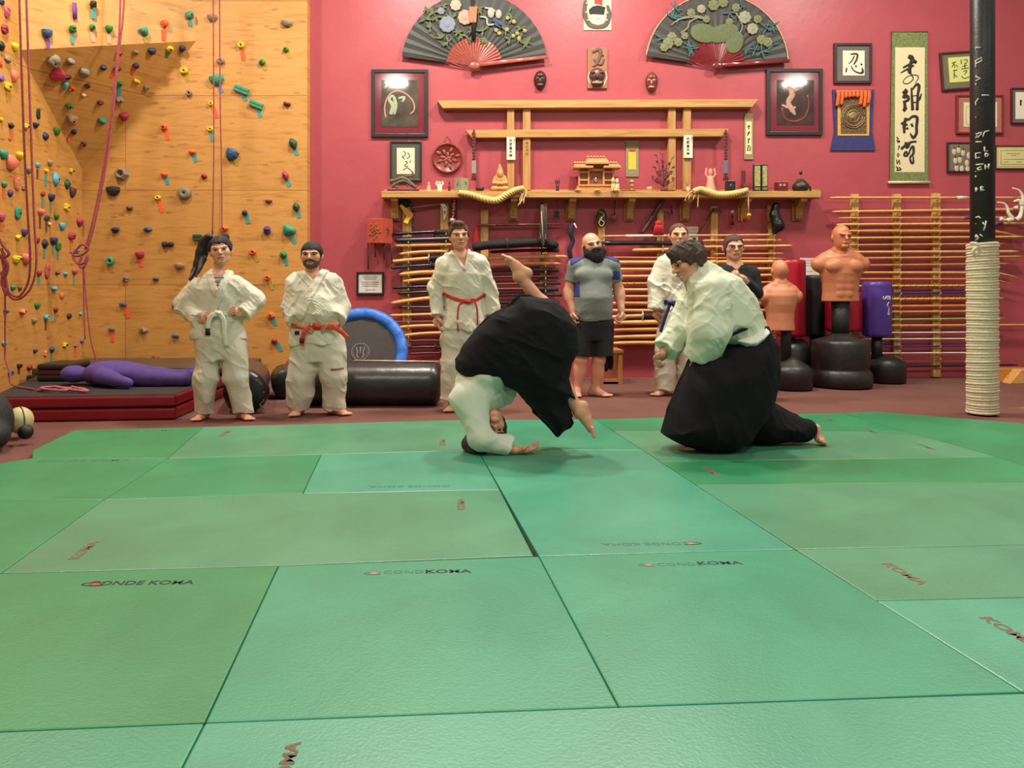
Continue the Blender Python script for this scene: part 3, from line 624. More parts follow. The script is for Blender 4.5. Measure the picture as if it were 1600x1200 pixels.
for i, hd in enumerate(HOLDS):
    px, py, w, h, rot, colr, shp = hd[:7]
    p, n = wall_hit(px, py); sc_ = p.y / F; foreshort = 1.0
    w_m, h_m = w * sc_, h * sc_
    if n.x > .9: w_m = min(w * sc_ * 2.0, h * sc_ * 1.3); w_m = max(w_m, .05)   # seen edge-on on the side wall: depth shows too
    d_m = min(.11, .45 * min(w_m, h_m) + .02)
    if n.x > .9: d_m = max(.03, w * sc_ * .75)
    mb = hold_mesh(shp, w_m, h_m, d_m, i)
    r, u = basis(n); a = math.radians(-rot); r2 = r * math.cos(a) + u * math.sin(a); u2 = u * math.cos(a) - r * math.sin(a)
    m4 = Matrix(((r2.x, u2.x, n.x, p.x), (r2.y, u2.y, n.y, p.y), (r2.z, u2.z, n.z, p.z), (0, 0, 0, 1)))
    mb2 = MB(); mb2.v = [tuple(m4 @ Vector(v)) for v in mb.v]; mb2.f = mb.f; mb2.sm = mb.sm
    o = mb2.build('climbing_hold', M(HC[colr], .6, var=.12, scale=25, bump=.25, bscale=60), loc=tuple(p), bevel=.004 if shp == 'bar' else 0)
    # bolt in its middle
    if w >= 8 and shp not in ('twin',):
        zz = d_m * (.42 if shp == 'ring' else .5 if shp in ('disc', 'hex') else .9 if shp in ('shell', 'wedge', 'leaf') else .98 if shp != 'bar' else .42)
        cb_ = p + n * zz + (u2 * h_m * .12 if shp in ('shell', 'wedge') else Vector()); rb = .011
        q = MB(); q.tube([cb_ - n * .012, cb_ + n * .003], rb, 10); q.build('bolt', M((38, 34, 32), .4, .6), o)
    o['_d'] = 0; descs.append((o, hd))
def cdist(a, b): return math.hypot(a[0] - b[0], a[1] - b[1])
def dirn(dx, dy):
    if abs(dx) > 2 * abs(dy): return 'right of' if dx > 0 else 'left of'
    if abs(dy) > 2 * abs(dx): return 'below' if dy > 0 else 'above'
    return ('below and ' if dy > 0 else 'above and ') + ('right of' if dx > 0 else 'left of')
TAPN = {k: v[0] for k, v in TC.items()}
used_labels = set()
for o, hd in descs:
    del o['_d']
    base = hd[5] + ' ' + SHN[hd[6]] + ' hold'
    near = sorted([h2 for _, h2 in descs if h2 is not hd], key=lambda h2: cdist(h2, hd))
    lab = None
    for j in range(6):
        nb = near[j]; rel = dirn(hd[0] - nb[0], hd[1] - nb[1]); nm = nb[5] + ' ' + SHN[nb[6]].replace(' shaped', '') + ' one'
        for c in ((base + (' with ' + TAPN[hd[7]] + ' tape' if len(hd) > 7 else '') + ', ' + rel + ' a ' + nm), ):
            if c not in used_labels and j < 6: lab = c; break
        if lab: break
    used_labels.add(lab); tag(o, lab, 'climbing hold', 'climbing holds bolted to the plywood walls')
    if len(hd) > 7:
        tcn, dx, dy, ln = hd[7:11]; p, n = wall_hit(hd[0], hd[1]); s_ = p.y / F
        p0 = wall_hit(hd[0] + dx * .5, hd[1] + max(2, dy - ln / 2))[0]; p1 = wall_hit(hd[0] + dx * 1.35, hd[1] + dy + ln / 2)[0]
        p0 = p0 + n * .003; p1 = p1 + n * .003
        if hd[0] < 128: p0.y = p1.y = p.y
        wd_ = .018 if hd[0] < 128 else .026
        mb = MB(); t = (p1 - p0).normalized(); sd = t.cross(n).normalized() * wd_
        c = [p0 - sd, p0 + sd, p1 + sd * .9, p1 - sd * .9]; top = [q + n * .0025 for q in c]
        mb.add([tuple(q) for q in c + top], [(3, 2, 1, 0), (4, 5, 6, 7), (0, 1, 5, 4), (1, 2, 6, 5), (2, 3, 7, 6), (3, 0, 4, 7)])
        to = mb.build('route_tape', M(TC[tcn][1], .7, var=.1))
        tl = TC[tcn][0] + ' tape strip under the ' + lab.split(' with ')[0].replace(' hold', '').split(', ')[0] + ' hold, ' + lab.split(', ')[1].replace(' one', '')
        tag(to, ' '.join(tl.split()[:16]), 'tape', 'route marking tapes on the plywood walls')
# loose tapes without a hold of their own
for px, py, c, L_, lab in ((116, 4, 'p', 26, 'purple tape strip alone at the top edge of the picture'), (15, 214, 'o', 6, 'short orange tape end low on the left side wall'), (1, 93, 'o', 12, 'orange tape at the far left edge, by a grey knob')):
    p, n = wall_hit(px, py); q, _ = wall_hit(px + 1, py + L_); mb = MB(); mb.tube([p + n * .003, (q if n.x < .9 else Vector((q.x, p.y, q.z))) + n * .003], .024, 6, flat=.1, flatn=tuple(n)); tag(mb.build('route_tape', M(TC[c][1], .7)), lab, 'tape', 'route marking tapes on the plywood walls')

# ---------------- climbing ropes ----------------
m_cr = M((150, 66, 76), .85, var=.35, scale=70)
def ropepx(pts, y, n=6): return catmull([W(a, b, (y if not callable(y) else y(a, b))) for a, b in pts], n)
def rope(paths, label, r=.011, group=None):
    o = MB()
    for p in paths: o.tube(p, r, 7)
    return tag(o.build('climbing_rope', m_cr), label, 'rope', group)
yl = 7.6
rope([ropepx([(29, -40), (33, 90), (38, 230), (43, 330), (47, 400), (44, 440), (30, 463), (14, 456), (8, 430), (2, 400)], yl), ropepx([(40, -40), (44, 80), (50, 250), (54, 350), (57, 410), (50, 446), (34, 465), (18, 466), (2, 444)], yl)],
     'pink doubled climbing rope hanging in a low loop at the left edge')
rope([ropepx([(7, 395), (8, 480), (8, 560)], yl) + catmull([W(8, 560, yl), Vector((-4.38, 7.5, .36)), Vector((-4.30, 7.40, .262)), Vector((-4.12, 7.3, .24)), Vector((-3.98, 7.2, .24))], 6)[1:]], 'single pink rope strand falling onto the crash pad at the left', .009)
rope([ropepx([(-2, 372), (5, 384), (14, 396), (6, 402), (-4, 396)], yl), ropepx([(2, 388), (8, 410), (3, 440), (10, 462)], yl), ropepx([(0, 402), (12, 412), (8, 432), (0, 425)], yl)], 'tangled knot of pink rope at the left edge', .014)
rope([ropepx([(189, -40), (187, 40), (184, 80), (176, 160), (162, 260), (145, 345), (133, 390)], 9.0), ropepx([(196, -40), (192, 30), (186, 80), (178, 165), (165, 262), (149, 345), (136, 392)], 9.0)],
     'pink doubled rope slanting from the top edge to a knot')
rope([ropepx([(110, 393), (118, 400), (130, 397), (138, 388), (128, 382), (120, 390), (114, 400), (122, 412), (132, 410), (137, 398)], 9.0), ropepx([(128, 400), (124, 414), (131, 418), (138, 400)], 9.0)], 'knotted pink rope coil where the slanting rope ends', .014)
rope([ropepx([(131, 416), (135, 470), (142, 530), (154, 572)], 9.0), ropepx([(130, 415), (131, 470), (133, 530)], 9.0)], 'pink rope tail hanging from the knot down to the black mats', .008)
rope([ropepx([(333, -40), (334, 150), (334, 250), (332, 366)], 9.4), ropepx([(343, -40), (344, 150), (346, 250), (347, 372)], 9.4)], 'pair of thin pink rope strands hanging behind the long haired person', .009)

# ---------------- on the red wall ----------------
WOODC = (188, 142, 84)
def wood(c=WOODC, ax='x', rough=.5):
    key = ('wood', c, ax)
    if key in _M: return _M[key]
    def fn(nt, b, L):
        tc = add(nt, 'ShaderNodeTexCoord'); mp = add(nt, 'ShaderNodeMapping'); s = {'x': (2, 30, 30), 'y': (30, 2, 30), 'z': (30, 30, 2)}[ax]; mp.inputs['Scale'].default_value = s
        L.new(tc.outputs['Object'], mp.inputs[0]); n = add(nt, 'ShaderNodeTexNoise', Scale=1.0, Detail=5.0, Distortion=.8); L.new(mp.outputs[0], n.inputs['Vector'])
        r = ramp(nt, L, n.outputs['Fac'], [(.3, tuple(v * .82 for v in c)), (.55, c), (.75, tuple(min(255, v * 1.08) for v in c))]); L.new(r.outputs[0], b.inputs['Base Color']); b.inputs['Roughness'].default_value = rough
    _M[key] = node_mat('wood_' + ax, fn); return _M[key]
def wb(mb, x0, y0, x1, y1, yf, yb):
    a = W(x0, y1, yf); b = W(x1, y0, yf); return mb.b2((a.x, yf, a.z), (b.x, yb, b.z))
def wpoly(mb, pts, yf, yb):
    q = [W(a, b, yf) for a, b in pts]; return mb.prism([(p.x, p.z) for p in q], yf, yb)
def brush(mb, pts, w, y, smooth=True, flat=.12, seg=8):
    """ink stroke lying on a plane at depth y; pts in photograph pixels, w width(s) in pixels"""
    P = [W(a, b, y) for a, b in pts]; n = len(P)
    ws = list(w) if isinstance(w, (list, tuple)) else [w] * n
    if smooth and n > 2:
        P2 = catmull(P, 4); ws = [ws[min(int(i / 4), n - 1)] * (1 - (i / 4) % 1) + ws[min(int(i / 4) + 1, n - 1)] * ((i / 4) % 1) for i in range(len(P2))]; P = P2
    return mb.tube(P, [v * y / F / 2 for v in ws], seg, flat=flat, flatn=(0, -1, 0))
def wtext(px, py, body, hpx, y, col, parent, name='writing', sx=1.0, bold=0.0, vertical=False, rotz=0):
    if vertical:
        mbs = MB()
        for i, ch in enumerate(body):
            p = W(px, py + i * hpx * 1.12, y); m4 = Matrix.Translation(p) @ Matrix.Rotation(PI / 2, 4, 'X'); q = text_mb(ch, hpx * y / F, m4, .0015, bold, sx); mbs.add(q.v, q.f)
        return mbs.build(name, col, parent)
    p = W(px, py, y); m4 = Matrix.Translation(p) @ Matrix.Rotation(PI / 2, 4, 'X') @ Matrix.Rotation(rotz, 4, 'Z')
    return text_mb(body, hpx * y / F, m4, .0015, bold, sx).build(name, col, parent)
INK = M((36, 32, 30), .7)
def frame(x0, y0, x1, y1, fw, fc, mc, inner, ic, label, cat='picture', tilt=0, y=YW - .035, dep=.03, glossy=.12):
    c = W((x0 + x1) / 2, y1, y); t = thing('framed_picture', (c.x, YW, c.z), label, cat)
    a = W(x0, y1, y); b = W(x1, y0, y); s = fw * y / F; mb = MB()
    P = [(a.x, a.z), (b.x, a.z), (b.x, b.z), (a.x, b.z)]; Q = [(a.x + s, a.z + s), (b.x - s, a.z + s), (b.x - s, b.z - s), (a.x + s, b.z - s)]
    for i in range(4):
        j = (i + 1) % 4; mb.prism([P[i], P[j], Q[j], Q[i]], y, YW - .001)
    mb.build('frame_border', M(fc, .35, var=.15), t, bevel=.004)
    wb(MB(), x0 + fw * .9, y0 + fw * .9, x1 - fw * .9, y1 - fw * .9, y + .015, YW - .004).build('mount_board', M(mc, glossy + .05, var=.06), t)
    i0, j0, i1, j1 = inner; wb(MB(), i0, j0, i1, j1, y + .011, y + .016).build('picture_sheet', M(ic, glossy, var=.45 if x1 - x0 > 80 else .06, scale=5), t)
    if tilt: t.rotation_euler.y = tilt
    return t, y + .010
# big painted fans
def fan(px, py, r, a0, a1, rs, leafc, stickc, label, rim=None):
    y0 = YW - .06; c = W(px, py, y0); s = y0 / F; t = thing('folding_fan', (c.x, YW, c.z), label, 'fan')
    N = 22; a0, a1 = math.radians(a0), math.radians(a1)
    def P(a, rr, d): return (c.x + math.cos(a) * rr * s, y0 - d, c.z + math.sin(a) * rr * s)
    mb = MB(); vs = []; n2 = N * 2
    for i in range(n2 + 1):
        a = a0 + (a1 - a0) * i / n2; d = .012 if i % 2 else 0
        vs += [P(a, rs, d), P(a, r, d), P(a, rs, d - .005), P(a, r, d - .005)]
    fs = []
    for i in range(n2):
        k = i * 4; q = k + 4; fs += [(k, q, q+1, k+1), (k+2, k+3, q+3, q+2), (k+1, q+1, q+3, k+3), (k, k+2, q+2, q)]
    fs += [(0, 1, 3, 2), (n2*4, n2*4+2, n2*4+3, n2*4+1)]
    mb.add(vs, fs).build('fan_leaf', M(leafc, .6, var=.1), t)
    for i in range(N):
        a = a0 + (a1 - a0) * (i + .5) / N; m = MB(); w = .032
        m.add([P(a - w*.5, 6, .012 + .001*i), P(a + w*.5, 6, .012 + .001*i), P(a + w*1.7, rs + 2, .008), P(a - w*1.7, rs + 2, .024),
               P(a - w*.5, 6, .008 + .001*i), P(a + w*.5, 6, .008 + .001*i), P(a + w*1.7, rs + 2, .003), P(a - w*1.7, rs + 2, .019)], [(0,1,2,3), (7,6,5,4), (0,3,7,4), (1,5,6,2), (3,2,6,7), (0,4,5,1)])
        m.build('fan_stick', M(stickc, .22, var=.15), t)
    m = MB(); m.tube([P(a1, 4, .035), P(a1, r + 1, .03)], [.03, .022], 8, flat=.35, flatn=(0, -1, 0)); m.build('guard_stick', M(stickc, .2, var=.12), t)
    m = MB(); m.ell(P(-PI / 2, 1, .03), (.075, .025, .055)); m.build('pivot_knob', M(tuple(v * .9 for v in stickc), .25), t)
    if rim: m = MB(); m.tube([P(a0 + (a1 - a0) * i / 60, r + .5, .012) for i in range(61)], .008, 6); m.build('edge_trim', M(rim, .6), t)
    return t, y0 - .026
def petals(mb, x, y, r, y0, n=8, seed=0):
    for k in range(n):
        a = 2 * PI * k / n + seed; q = W(x + math.cos(a) * r * .6, y + math.sin(a) * r * .6, y0); mb.ell(q, (r * .42 * y0 / F, .006, r * .42 * y0 / F), seg=10, rings=6)
    mb.ell(W(x, y, y0 - .002), (r * .45 * y0 / F, .008, r * .45 * y0 / F), seg=10, rings=6)
def leaves(mb, pts, L_, y0, seed=0, n=5, wdt=.22):
    rnd = random.Random(seed)
    for x, y in pts:
        for k in range(n):
            a = rnd.uniform(0, 2 * PI); l = L_ * rnd.uniform(.6, 1.1); brush(mb, [(x, y), (x + math.cos(a) * l * .5, y + math.sin(a) * l * .5), (x + math.cos(a) * l, y + math.sin(a) * l)], [l * wdt * .4, l * wdt * 1.3, l * .05], y0, flat=.1, seg=6)
def flower(fn, name, c, t): mb = MB(); fn(mb); mb.build(name, M(tuple(v * .80 for v in c), .7, var=.15, scale=40), t)
t, yf = fan(741, 103, 114, 172.5, 6.5, 42, (52, 52, 48), (166, 88, 78), 'black folding fan with blue and pink painted flowers, left of the two')
flower(lambda m: petals(m, 699, 38, 13, yf, 9), 'painted_blue_flower', (140, 150, 170), t)
flower(lambda m: petals(m, 689, 17, 6, yf, 7), 'painted_small_blue_flower', (150, 150, 160), t)
flower(lambda m: petals(m, 727, 27, 12, yf, 9, 1), 'painted_pink_flower', (206, 170, 150), t)
flower(lambda m: petals(m, 712, 8, 9, yf, 8), 'painted_cream_flower', (206, 188, 160), t)
flower(lambda m: leaves(m, [(682, 26), (690, 60), (700, 66), (716, 50), (706, 28), (735, 48), (755, 48), (720, 54), (678, 20), (668, 14), (790, 48), (797, 62), (812, 60), (822, 68), (795, 20), (665, 30), (672, 44), (732, 62), (760, 62), (748, 14), (690, 8), (800, 30), (826, 66), (815, 44)], 11, yf, 3, 6, .3), 'painted_leaves', (104, 116, 72), t)
flower(lambda m: (m.ell(W(767, 20, yf), (.045, .01, .07)), m.ell(W(779, 22, yf), (.04, .01, .06)), brush(m, [(750, 26), (760, 28), (762, 38), (772, 38)], 3, yf), brush(m, [(757, 12), (768, 14), (774, 18)], 3, yf)), 'painted_white_birds', (190, 188, 176), t)
flower(lambda m: (brush(m, [(770, 30), (785, 38), (797, 46)], [7, 6, 2], yf), brush(m, [(772, 36), (784, 44)], [5, 2], yf)), 'painted_bird_tails', (64, 84, 112), t)
flower(lambda m: [petals(m, a, b, 3.4, yf, 5) for a, b in ((775, 47), (780, 52), (793, 28), (803, 34), (802, 56), (808, 52), (811, 60), (792, 46), (820, 48))], 'painted_yellow_blossoms', (196, 184, 110), t)
x = thing('hanging_charm', tuple(W(739, 40, YW - .11)), 'orange tassel charm hanging in front of the left fan', 'charm')
wpoly(MB(), [(733, 10), (746, 10), (744, 35), (735, 35)], YW - .12, YW - .10).build('cloth_body', M((190, 110, 74), .8), x, bevel=.003)
m = MB(); m.tube([W(739, -12, YW - .10), W(739, 20, YW - .10), W(740, 62, YW - .10)], [.016, .018, .028], 8); m.build('black_cord', M((28, 24, 26), .8), x)
t, yf = fan(1120, 103, 111, 172, 3.5, 41, (58, 55, 50), (120, 40, 42), 'black folding fan painted with a green leaf and white flowers, right of the two', (190, 160, 130))
flower(lambda m: [m.ell(W(a, b, yf), (c * yf / F, .008, d * yf / F), Euler((0, e, 0))) for a, b, c, d, e in ((1100, 52, 22, 15, .2), (1130, 52, 26, 14, -.3), (1148, 66, 14, 18, .3))], 'painted_green_leaf', (112, 122, 78), t)
flower(lambda m: [petals(m, a, b, r, yf, 8) for a, b, r in ((1164, 27, 10), (1176, 45, 9), (1096, 14, 7))], 'painted_white_flowers', (176, 172, 146), t)
flower(lambda m: [petals(m, a, b, r, yf, 7, a) for a, b, r in ((1038, 74, 7), (1070, 56, 6), (1184, 30, 7), (1150, 12, 7), (1080, 20, 7), (1104, 30, 6), (1140, 34, 6), (1044, 68, 9), (1050, 58, 8), (1060, 66, 7), (1190, 62, 8), (1200, 66, 8), (1115, 8, 9), (1130, 4, 8))], 'painted_blossoms', (138, 140, 96), t)
flower(lambda m: leaves(m, [(1050, 28), (1060, 26), (1075, 72), (1080, 76), (1168, 76), (1180, 78), (1190, 80), (1206, 40), (1198, 44), (1160, 8), (1034, 60), (1056, 14), (1140, 20), (1208, 70)], 13, yf, 5, 5, .18), 'painted_bamboo_leaves', (70, 118, 118), t)
flower(lambda m: (brush(m, [(1048, 40), (1062, 30), (1085, 26), (1105, 30)], [1, 3, 5, 4], yf), brush(m, [(1063, 52), (1074, 44), (1078, 34), (1090, 28)], [2, 3, 3, 2], yf), brush(m, [(1154, 55), (1160, 40), (1150, 20)], 2.5, yf)), 'painted_branch', (150, 146, 122), t)
# prints, plaque, masks
t = thing('wall_print', tuple(W(934, 48, YW)), 'cream print of a masked head with black cap, top centre of the wall', 'print')
wb(MB(), 912, -22, 955, 47, YW - .012, YW - .001).build('print_sheet', M((226, 204, 160), .7), t); y = YW - .014
m = MB(); brush(m, [(915, 0), (914, 22), (921, 38), (934, 42), (947, 38), (952, 22), (949, 8)], [5, 7, 8, 7, 8, 7, 4], y, flat=.1); m.build('dark_collar', M((88, 82, 72), .8), t)
wpoly(MB(), [(925, 20), (943, 20), (942, 34), (936, 39), (930, 38), (926, 33)], y - .002, y).build('pale_face', M((224, 206, 168), .7), t)
wpoly(MB(), [(920, 15), (926, 10), (934, 8), (946, 11), (944, 23), (921, 22)], y - .004, y).build('black_cap', M((40, 36, 40), .8), t)
wpoly(MB(), [(929, 0), (942, -4), (941, 9), (935, 6), (929, 6)], y - .003, y).build('red_seal', M((200, 52, 40), .7), t)
m = MB(); brush(m, [(930, 30), (934, 29), (938, 30)], 1, y - .003); m.build('mouth_line', M((150, 120, 90), .8), t)
m = MB(); [m.ell(W(a, b, y - .003), .018) for a, b in ((917, 6), (916, 20), (919, 32), (949, 21), (948, 32))]; m.build('collar_studs', M((168, 158, 140), .8), t)
t = thing('carved_plaque', tuple(W(933, 138, YW)), 'tall brown wooden plaque carved with a glyph above a grimacing face', 'plaque')
wb(MB(), 918, 74, 949, 138, YW - .03, YW - .001).build('board', wood((150, 96, 64), 'z'), t, bevel=.005); y = YW - .034
m = MB(); brush(m, [(926, 82), (936, 77), (938, 86), (932, 100), (926, 104)], [4, 6, 6, 5, 2], y, flat=.4); brush(m, [(928, 92), (934, 99), (940, 100), (944, 92)], [3, 5, 5, 3], y, flat=.4); brush(m, [(940, 84), (943, 88)], [4, 2], y, flat=.4); m.build('carved_glyph', M((96, 66, 50), .6), t)
m = MB(); m.ell(W(933, 118, y + .01), (.105, .05, .10)); m.ell(W(933, 130, y), (.09, .045, .05)); m.ell(W(926, 113, y - .03), (.035, .02, .02)); m.ell(W(941, 113, y - .03), (.035, .02, .02)); m.ell(W(933, 119, y - .045), (.02, .025, .03)); m.build('carved_face', M((84, 46, 38), .35, bump=.4, bscale=40), t)
m = MB(); [m.ell(W(927 + 3 * k, 129, y - .043), (.01, .008, .012), seg=8, rings=5) for k in range(5)]; m.build('teeth', M((190, 176, 150), .5), t)
m = MB(); brush(m, [(921, 113), (919, 122), (922, 130), (926, 135)], 1.6, y, flat=.6); brush(m, [(946, 112), (948, 121), (945, 130), (941, 135)], 1.6, y, flat=.6); m.build('cord', M((214, 196, 170), .8), t)
def mask(px, py, w, h, c, c2, label, kind):
    t = thing('wall_mask', tuple(W(px, py + h / 2, YW)), label, 'mask'); s = YW / F; y = YW - .03; m = MB()
    m.ell(W(px, py, YW - .01), (w * s / 2, .06, h * s / 2), noise=.05); m.ell(W(px, py + h * .3, YW - .02), (w * s * .36, .055, h * s * .22)); m.ell(W(px, py - h * .2, YW - .02), (w * s * .42, .055, h * s * .22)); m.build('face', M(c, .3, bump=.5, bscale=30), t)
    m = MB()
    for sx in (-1, 1): m.ell(W(px + sx * w * .2, py - h * .1, y - .035), (w * s * .13, .012, h * s * .06))
    m.ell(W(px, py + h * .02, y - .045), (w * s * .08, .02, h * s * .12)); m.ell(W(px, py + h * .26, y - .04), (w * s * .26, .015, h * s * .05)); m.build('raised_features', M(c2, .35), t)
mask(844, 125, 19, 29, (50, 26, 26), (104, 70, 60), 'small dark carved mask hanging below the left fan', 0)
mask(1018, 128, 19, 31, (108, 50, 42), (184, 130, 104), 'small brown and tan carved mask beside the right fan', 1)
# framed pictures
t, y = frame(580, 108, 669, 214, 5.5, (34, 30, 32), (112, 42, 50), (596, 125, 653, 198), (78, 70, 62), 'large black framed print with a ring, maroon mount, left of the wooden gate', glossy=.05)
m = MB(); brush(m, [(603, 185), (601, 168), (607, 150), (620, 142), (636, 148), (646, 160), (647, 172), (641, 178)], 2.4, y); m.build('painted_ring', M((190, 130, 110), .3), t)
m = MB(); brush(m, [(610, 180), (614, 166), (608, 156), (614, 150), (618, 164), (616, 180)], [6, 8, 5, 4, 7, 3], y); brush(m, [(622, 154), (632, 152), (628, 160)], 4, y); brush(m, [(600, 140), (606, 132)], 5, y); m.build('painted_figure', M((150, 164, 130), .3), t)
t, y = frame(609, 220, 659, 283, 3, (38, 36, 36), (84, 80, 72), (620, 231, 648, 272), (214, 206, 180), 'small grey framed calligraphy above the driftwood branch', 'calligraphy')
m = MB()
for st in ([(630, 236), (634, 240), (629, 246)], [(637, 238), (640, 244), (636, 248)], [(628, 244), (632, 249)], [(633, 252), (637, 254), (632, 259), (638, 260)], [(630, 266), (636, 262), (644, 268)], [(640, 254), (642, 251)]): brush(m, st, 1.2, y)
m.build('writing', INK, t)
t, y = frame(1198, 107, 1286, 211, 5.5, (34, 30, 32), (112, 42, 50), (1214, 125, 1272, 195), (64, 50, 48), 'large black framed print of a pale swirling figure, right of the wooden gate', glossy=.05)
m = MB(); brush(m, [(1232, 134), (1238, 148), (1232, 160), (1238, 172), (1243, 180)], [6, 10, 8, 9, 2], y); brush(m, [(1240, 142), (1250, 138)], [6, 4], y); brush(m, [(1222, 164), (1232, 168), (1244, 168)], [3, 5, 3], y); m.build('painted_figure', M((178, 140, 122), .3), t)
m = MB(); brush(m, [(1222, 168), (1226, 184), (1240, 190), (1256, 184), (1264, 166), (1262, 148)], 3, y); m.build('painted_red_swirl', M((120, 44, 40), .3), t)
t, y = frame(1304, 67, 1363, 130, 4, (58, 32, 34), (104, 96, 92), (1317, 79, 1351, 118), (226, 214, 190), 'square framed calligraphy of one big character, above the blue cloth hanging', 'calligraphy')
m = MB(); brush(m, [(1329, 85), (1336, 84), (1340, 86), (1338, 94), (1334, 101)], [2, 3, 3, 3, 2], y); brush(m, [(1335, 87), (1331, 95), (1326, 100)], [2, 2, 1], y); brush(m, [(1323, 106), (1322, 113)], [2.5, 2], y); brush(m, [(1330, 103), (1334, 110), (1342, 114), (1348, 113), (1347, 106)], [1.5, 2, 2.5, 4, 2], y); brush(m, [(1337, 102), (1338, 105)], 2.5, y); brush(m, [(1345, 99), (1347, 102)], 2.5, y); m.build('writing', INK, t)
t, y = frame(1473, 80, 1530, 140, 3, (70, 34, 36), (112, 106, 78), (1485, 89, 1522, 128), (206, 208, 132), 'tilted green mounted calligraphy partly behind the pole', 'calligraphy', tilt=math.radians(-4))
m = MB()
for st in ([(1490, 98), (1497, 96)], [(1494, 97), (1490, 104)], [(1494, 99), (1494, 105)], [(1496, 101), (1499, 104)], [(1505, 93), (1505, 100)], [(1509, 94), (1515, 95), (1511, 101)], [(1506, 104), (1514, 103)], [(1510, 99), (1510, 107)], [(1504, 108), (1516, 107)], [(1491, 110), (1498, 109)], [(1494, 108), (1492, 122)], [(1491, 114), (1497, 120)], [(1507, 112), (1513, 111), (1509, 117)], [(1504, 119), (1508, 123), (1516, 121)]): brush(m, st, 1.4, y)
m.build('writing', M((70, 80, 40), .7), t)
t, y = frame(1495, 148, 1569, 209, 3, (116, 38, 42), (172, 108, 92), (1506, 160, 1558, 198), (212, 204, 168), 'red framed certificate with pink mount directly behind the pole', 'certificate')
m = MB(); [brush(m, s_, 1, y) for s_ in ([(1510, 166), (1510, 193), (1522, 193)], [(1510, 166), (1522, 166)], [(1554, 166), (1554, 193)])]; m.build('printed_border', M((160, 150, 110), .7), t)
t, y = frame(1481, 222, 1541, 269, 2, (54, 34, 34), (110, 96, 78), (1484, 225, 1538, 266), (120, 104, 84), 'framed collage of old group photographs, low behind the pole', 'photograph')
m = MB(); rr = random.Random(5)
for a, b in ((1491, 234), (1498, 232), (1505, 236), (1493, 248), (1500, 247), (1495, 260), (1503, 261), (1514, 240), (1511, 252), (1512, 262)): m.ell(W(a, b + 3, y), (.03, .004, .045), seg=8, rings=6)
m.build('pale_figures', M((188, 176, 152), .6), t)
m = MB(); [m.ell(W(a, b - 3, y - .002), (.013, .004, .016), seg=8, rings=6) for a, b in ((1491, 234), (1498, 232), (1505, 236), (1493, 248), (1500, 247), (1495, 260))]; m.build('dark_heads', M((60, 48, 40), .7), t)
t, y = frame(1556, 227, 1625, 264, 1.5, (60, 36, 34), (204, 190, 130), (1560, 231, 1621, 260), (210, 198, 138), 'yellowed framed certificate with a double border, just right of the pole', 'certificate')
m = MB(); [brush(m, s_, .8, y, False) for s_ in ([(1564, 235), (1564, 257)], [(1564, 257), (1617, 257)], [(1564, 235), (1617, 235)], [(1572, 240), (1594, 240)], [(1580, 243), (1588, 243)], [(1568, 249), (1600, 249)], [(1568, 253), (1576, 253)], [(1588, 253), (1597, 253)])]; m.build('printed_lines', M((120, 108, 70), .7), t)
t, y = frame(1581, 137, 1640, 193, 2, (60, 34, 36), (112, 98, 88), (1587, 144, 1634, 186), (226, 216, 200), 'framed white sheet with one dark mark at the right edge', 'picture')
m = MB(); brush(m, [(1595, 156), (1595, 165)], 2.5, y); brush(m, [(1593, 158), (1597, 158)], 1.5, y, False); m.build('dark_mark', INK, t)
t, y = frame(557, 425, 600, 461, 3, (26, 22, 24), (222, 216, 206), (561, 429, 596, 457), (216, 212, 206), 'black framed typed notice low on the wall above the trampoline', 'notice')
m = MB(); [brush(m, [(a, b), (c, b)], .9, y, False) for a, b, c in ((567, 433, 590), (569, 436, 588), (565, 441, 592), (565, 444, 592), (566, 447, 590), (572, 453, 586))]; m.build('writing', M((120, 116, 116), .7), t)
def sheet(x0, y0, x1, y1, label, lines, tl=0):
    t = thing('paper_notice', tuple(W((x0+x1)/2, y1, YW)), label, 'notice'); wb(MB(), x0, y0, x1, y1, YW - .006, YW - .001).build('paper', M((216, 212, 200), .8), t)
    m = MB(); [brush(m, [(a, b), (c, b)], .8, YW - .007, False) for a, b, c in lines]; m.build('writing', M((130, 130, 130), .8), t)
sheet(1070, 354, 1091, 376, 'white paper notice on the wall right of the tall man in a blue belt', [(1073, 359, 1088), (1073, 363, 1088), (1073, 367, 1088), (1073, 371, 1084)])
sheet(1250, 403, 1282, 431, 'white paper notice on the wall behind the red punching bag', [(1256, 407, 1276), (1256, 411, 1276), (1256, 415, 1272), (1260, 424, 1270)])
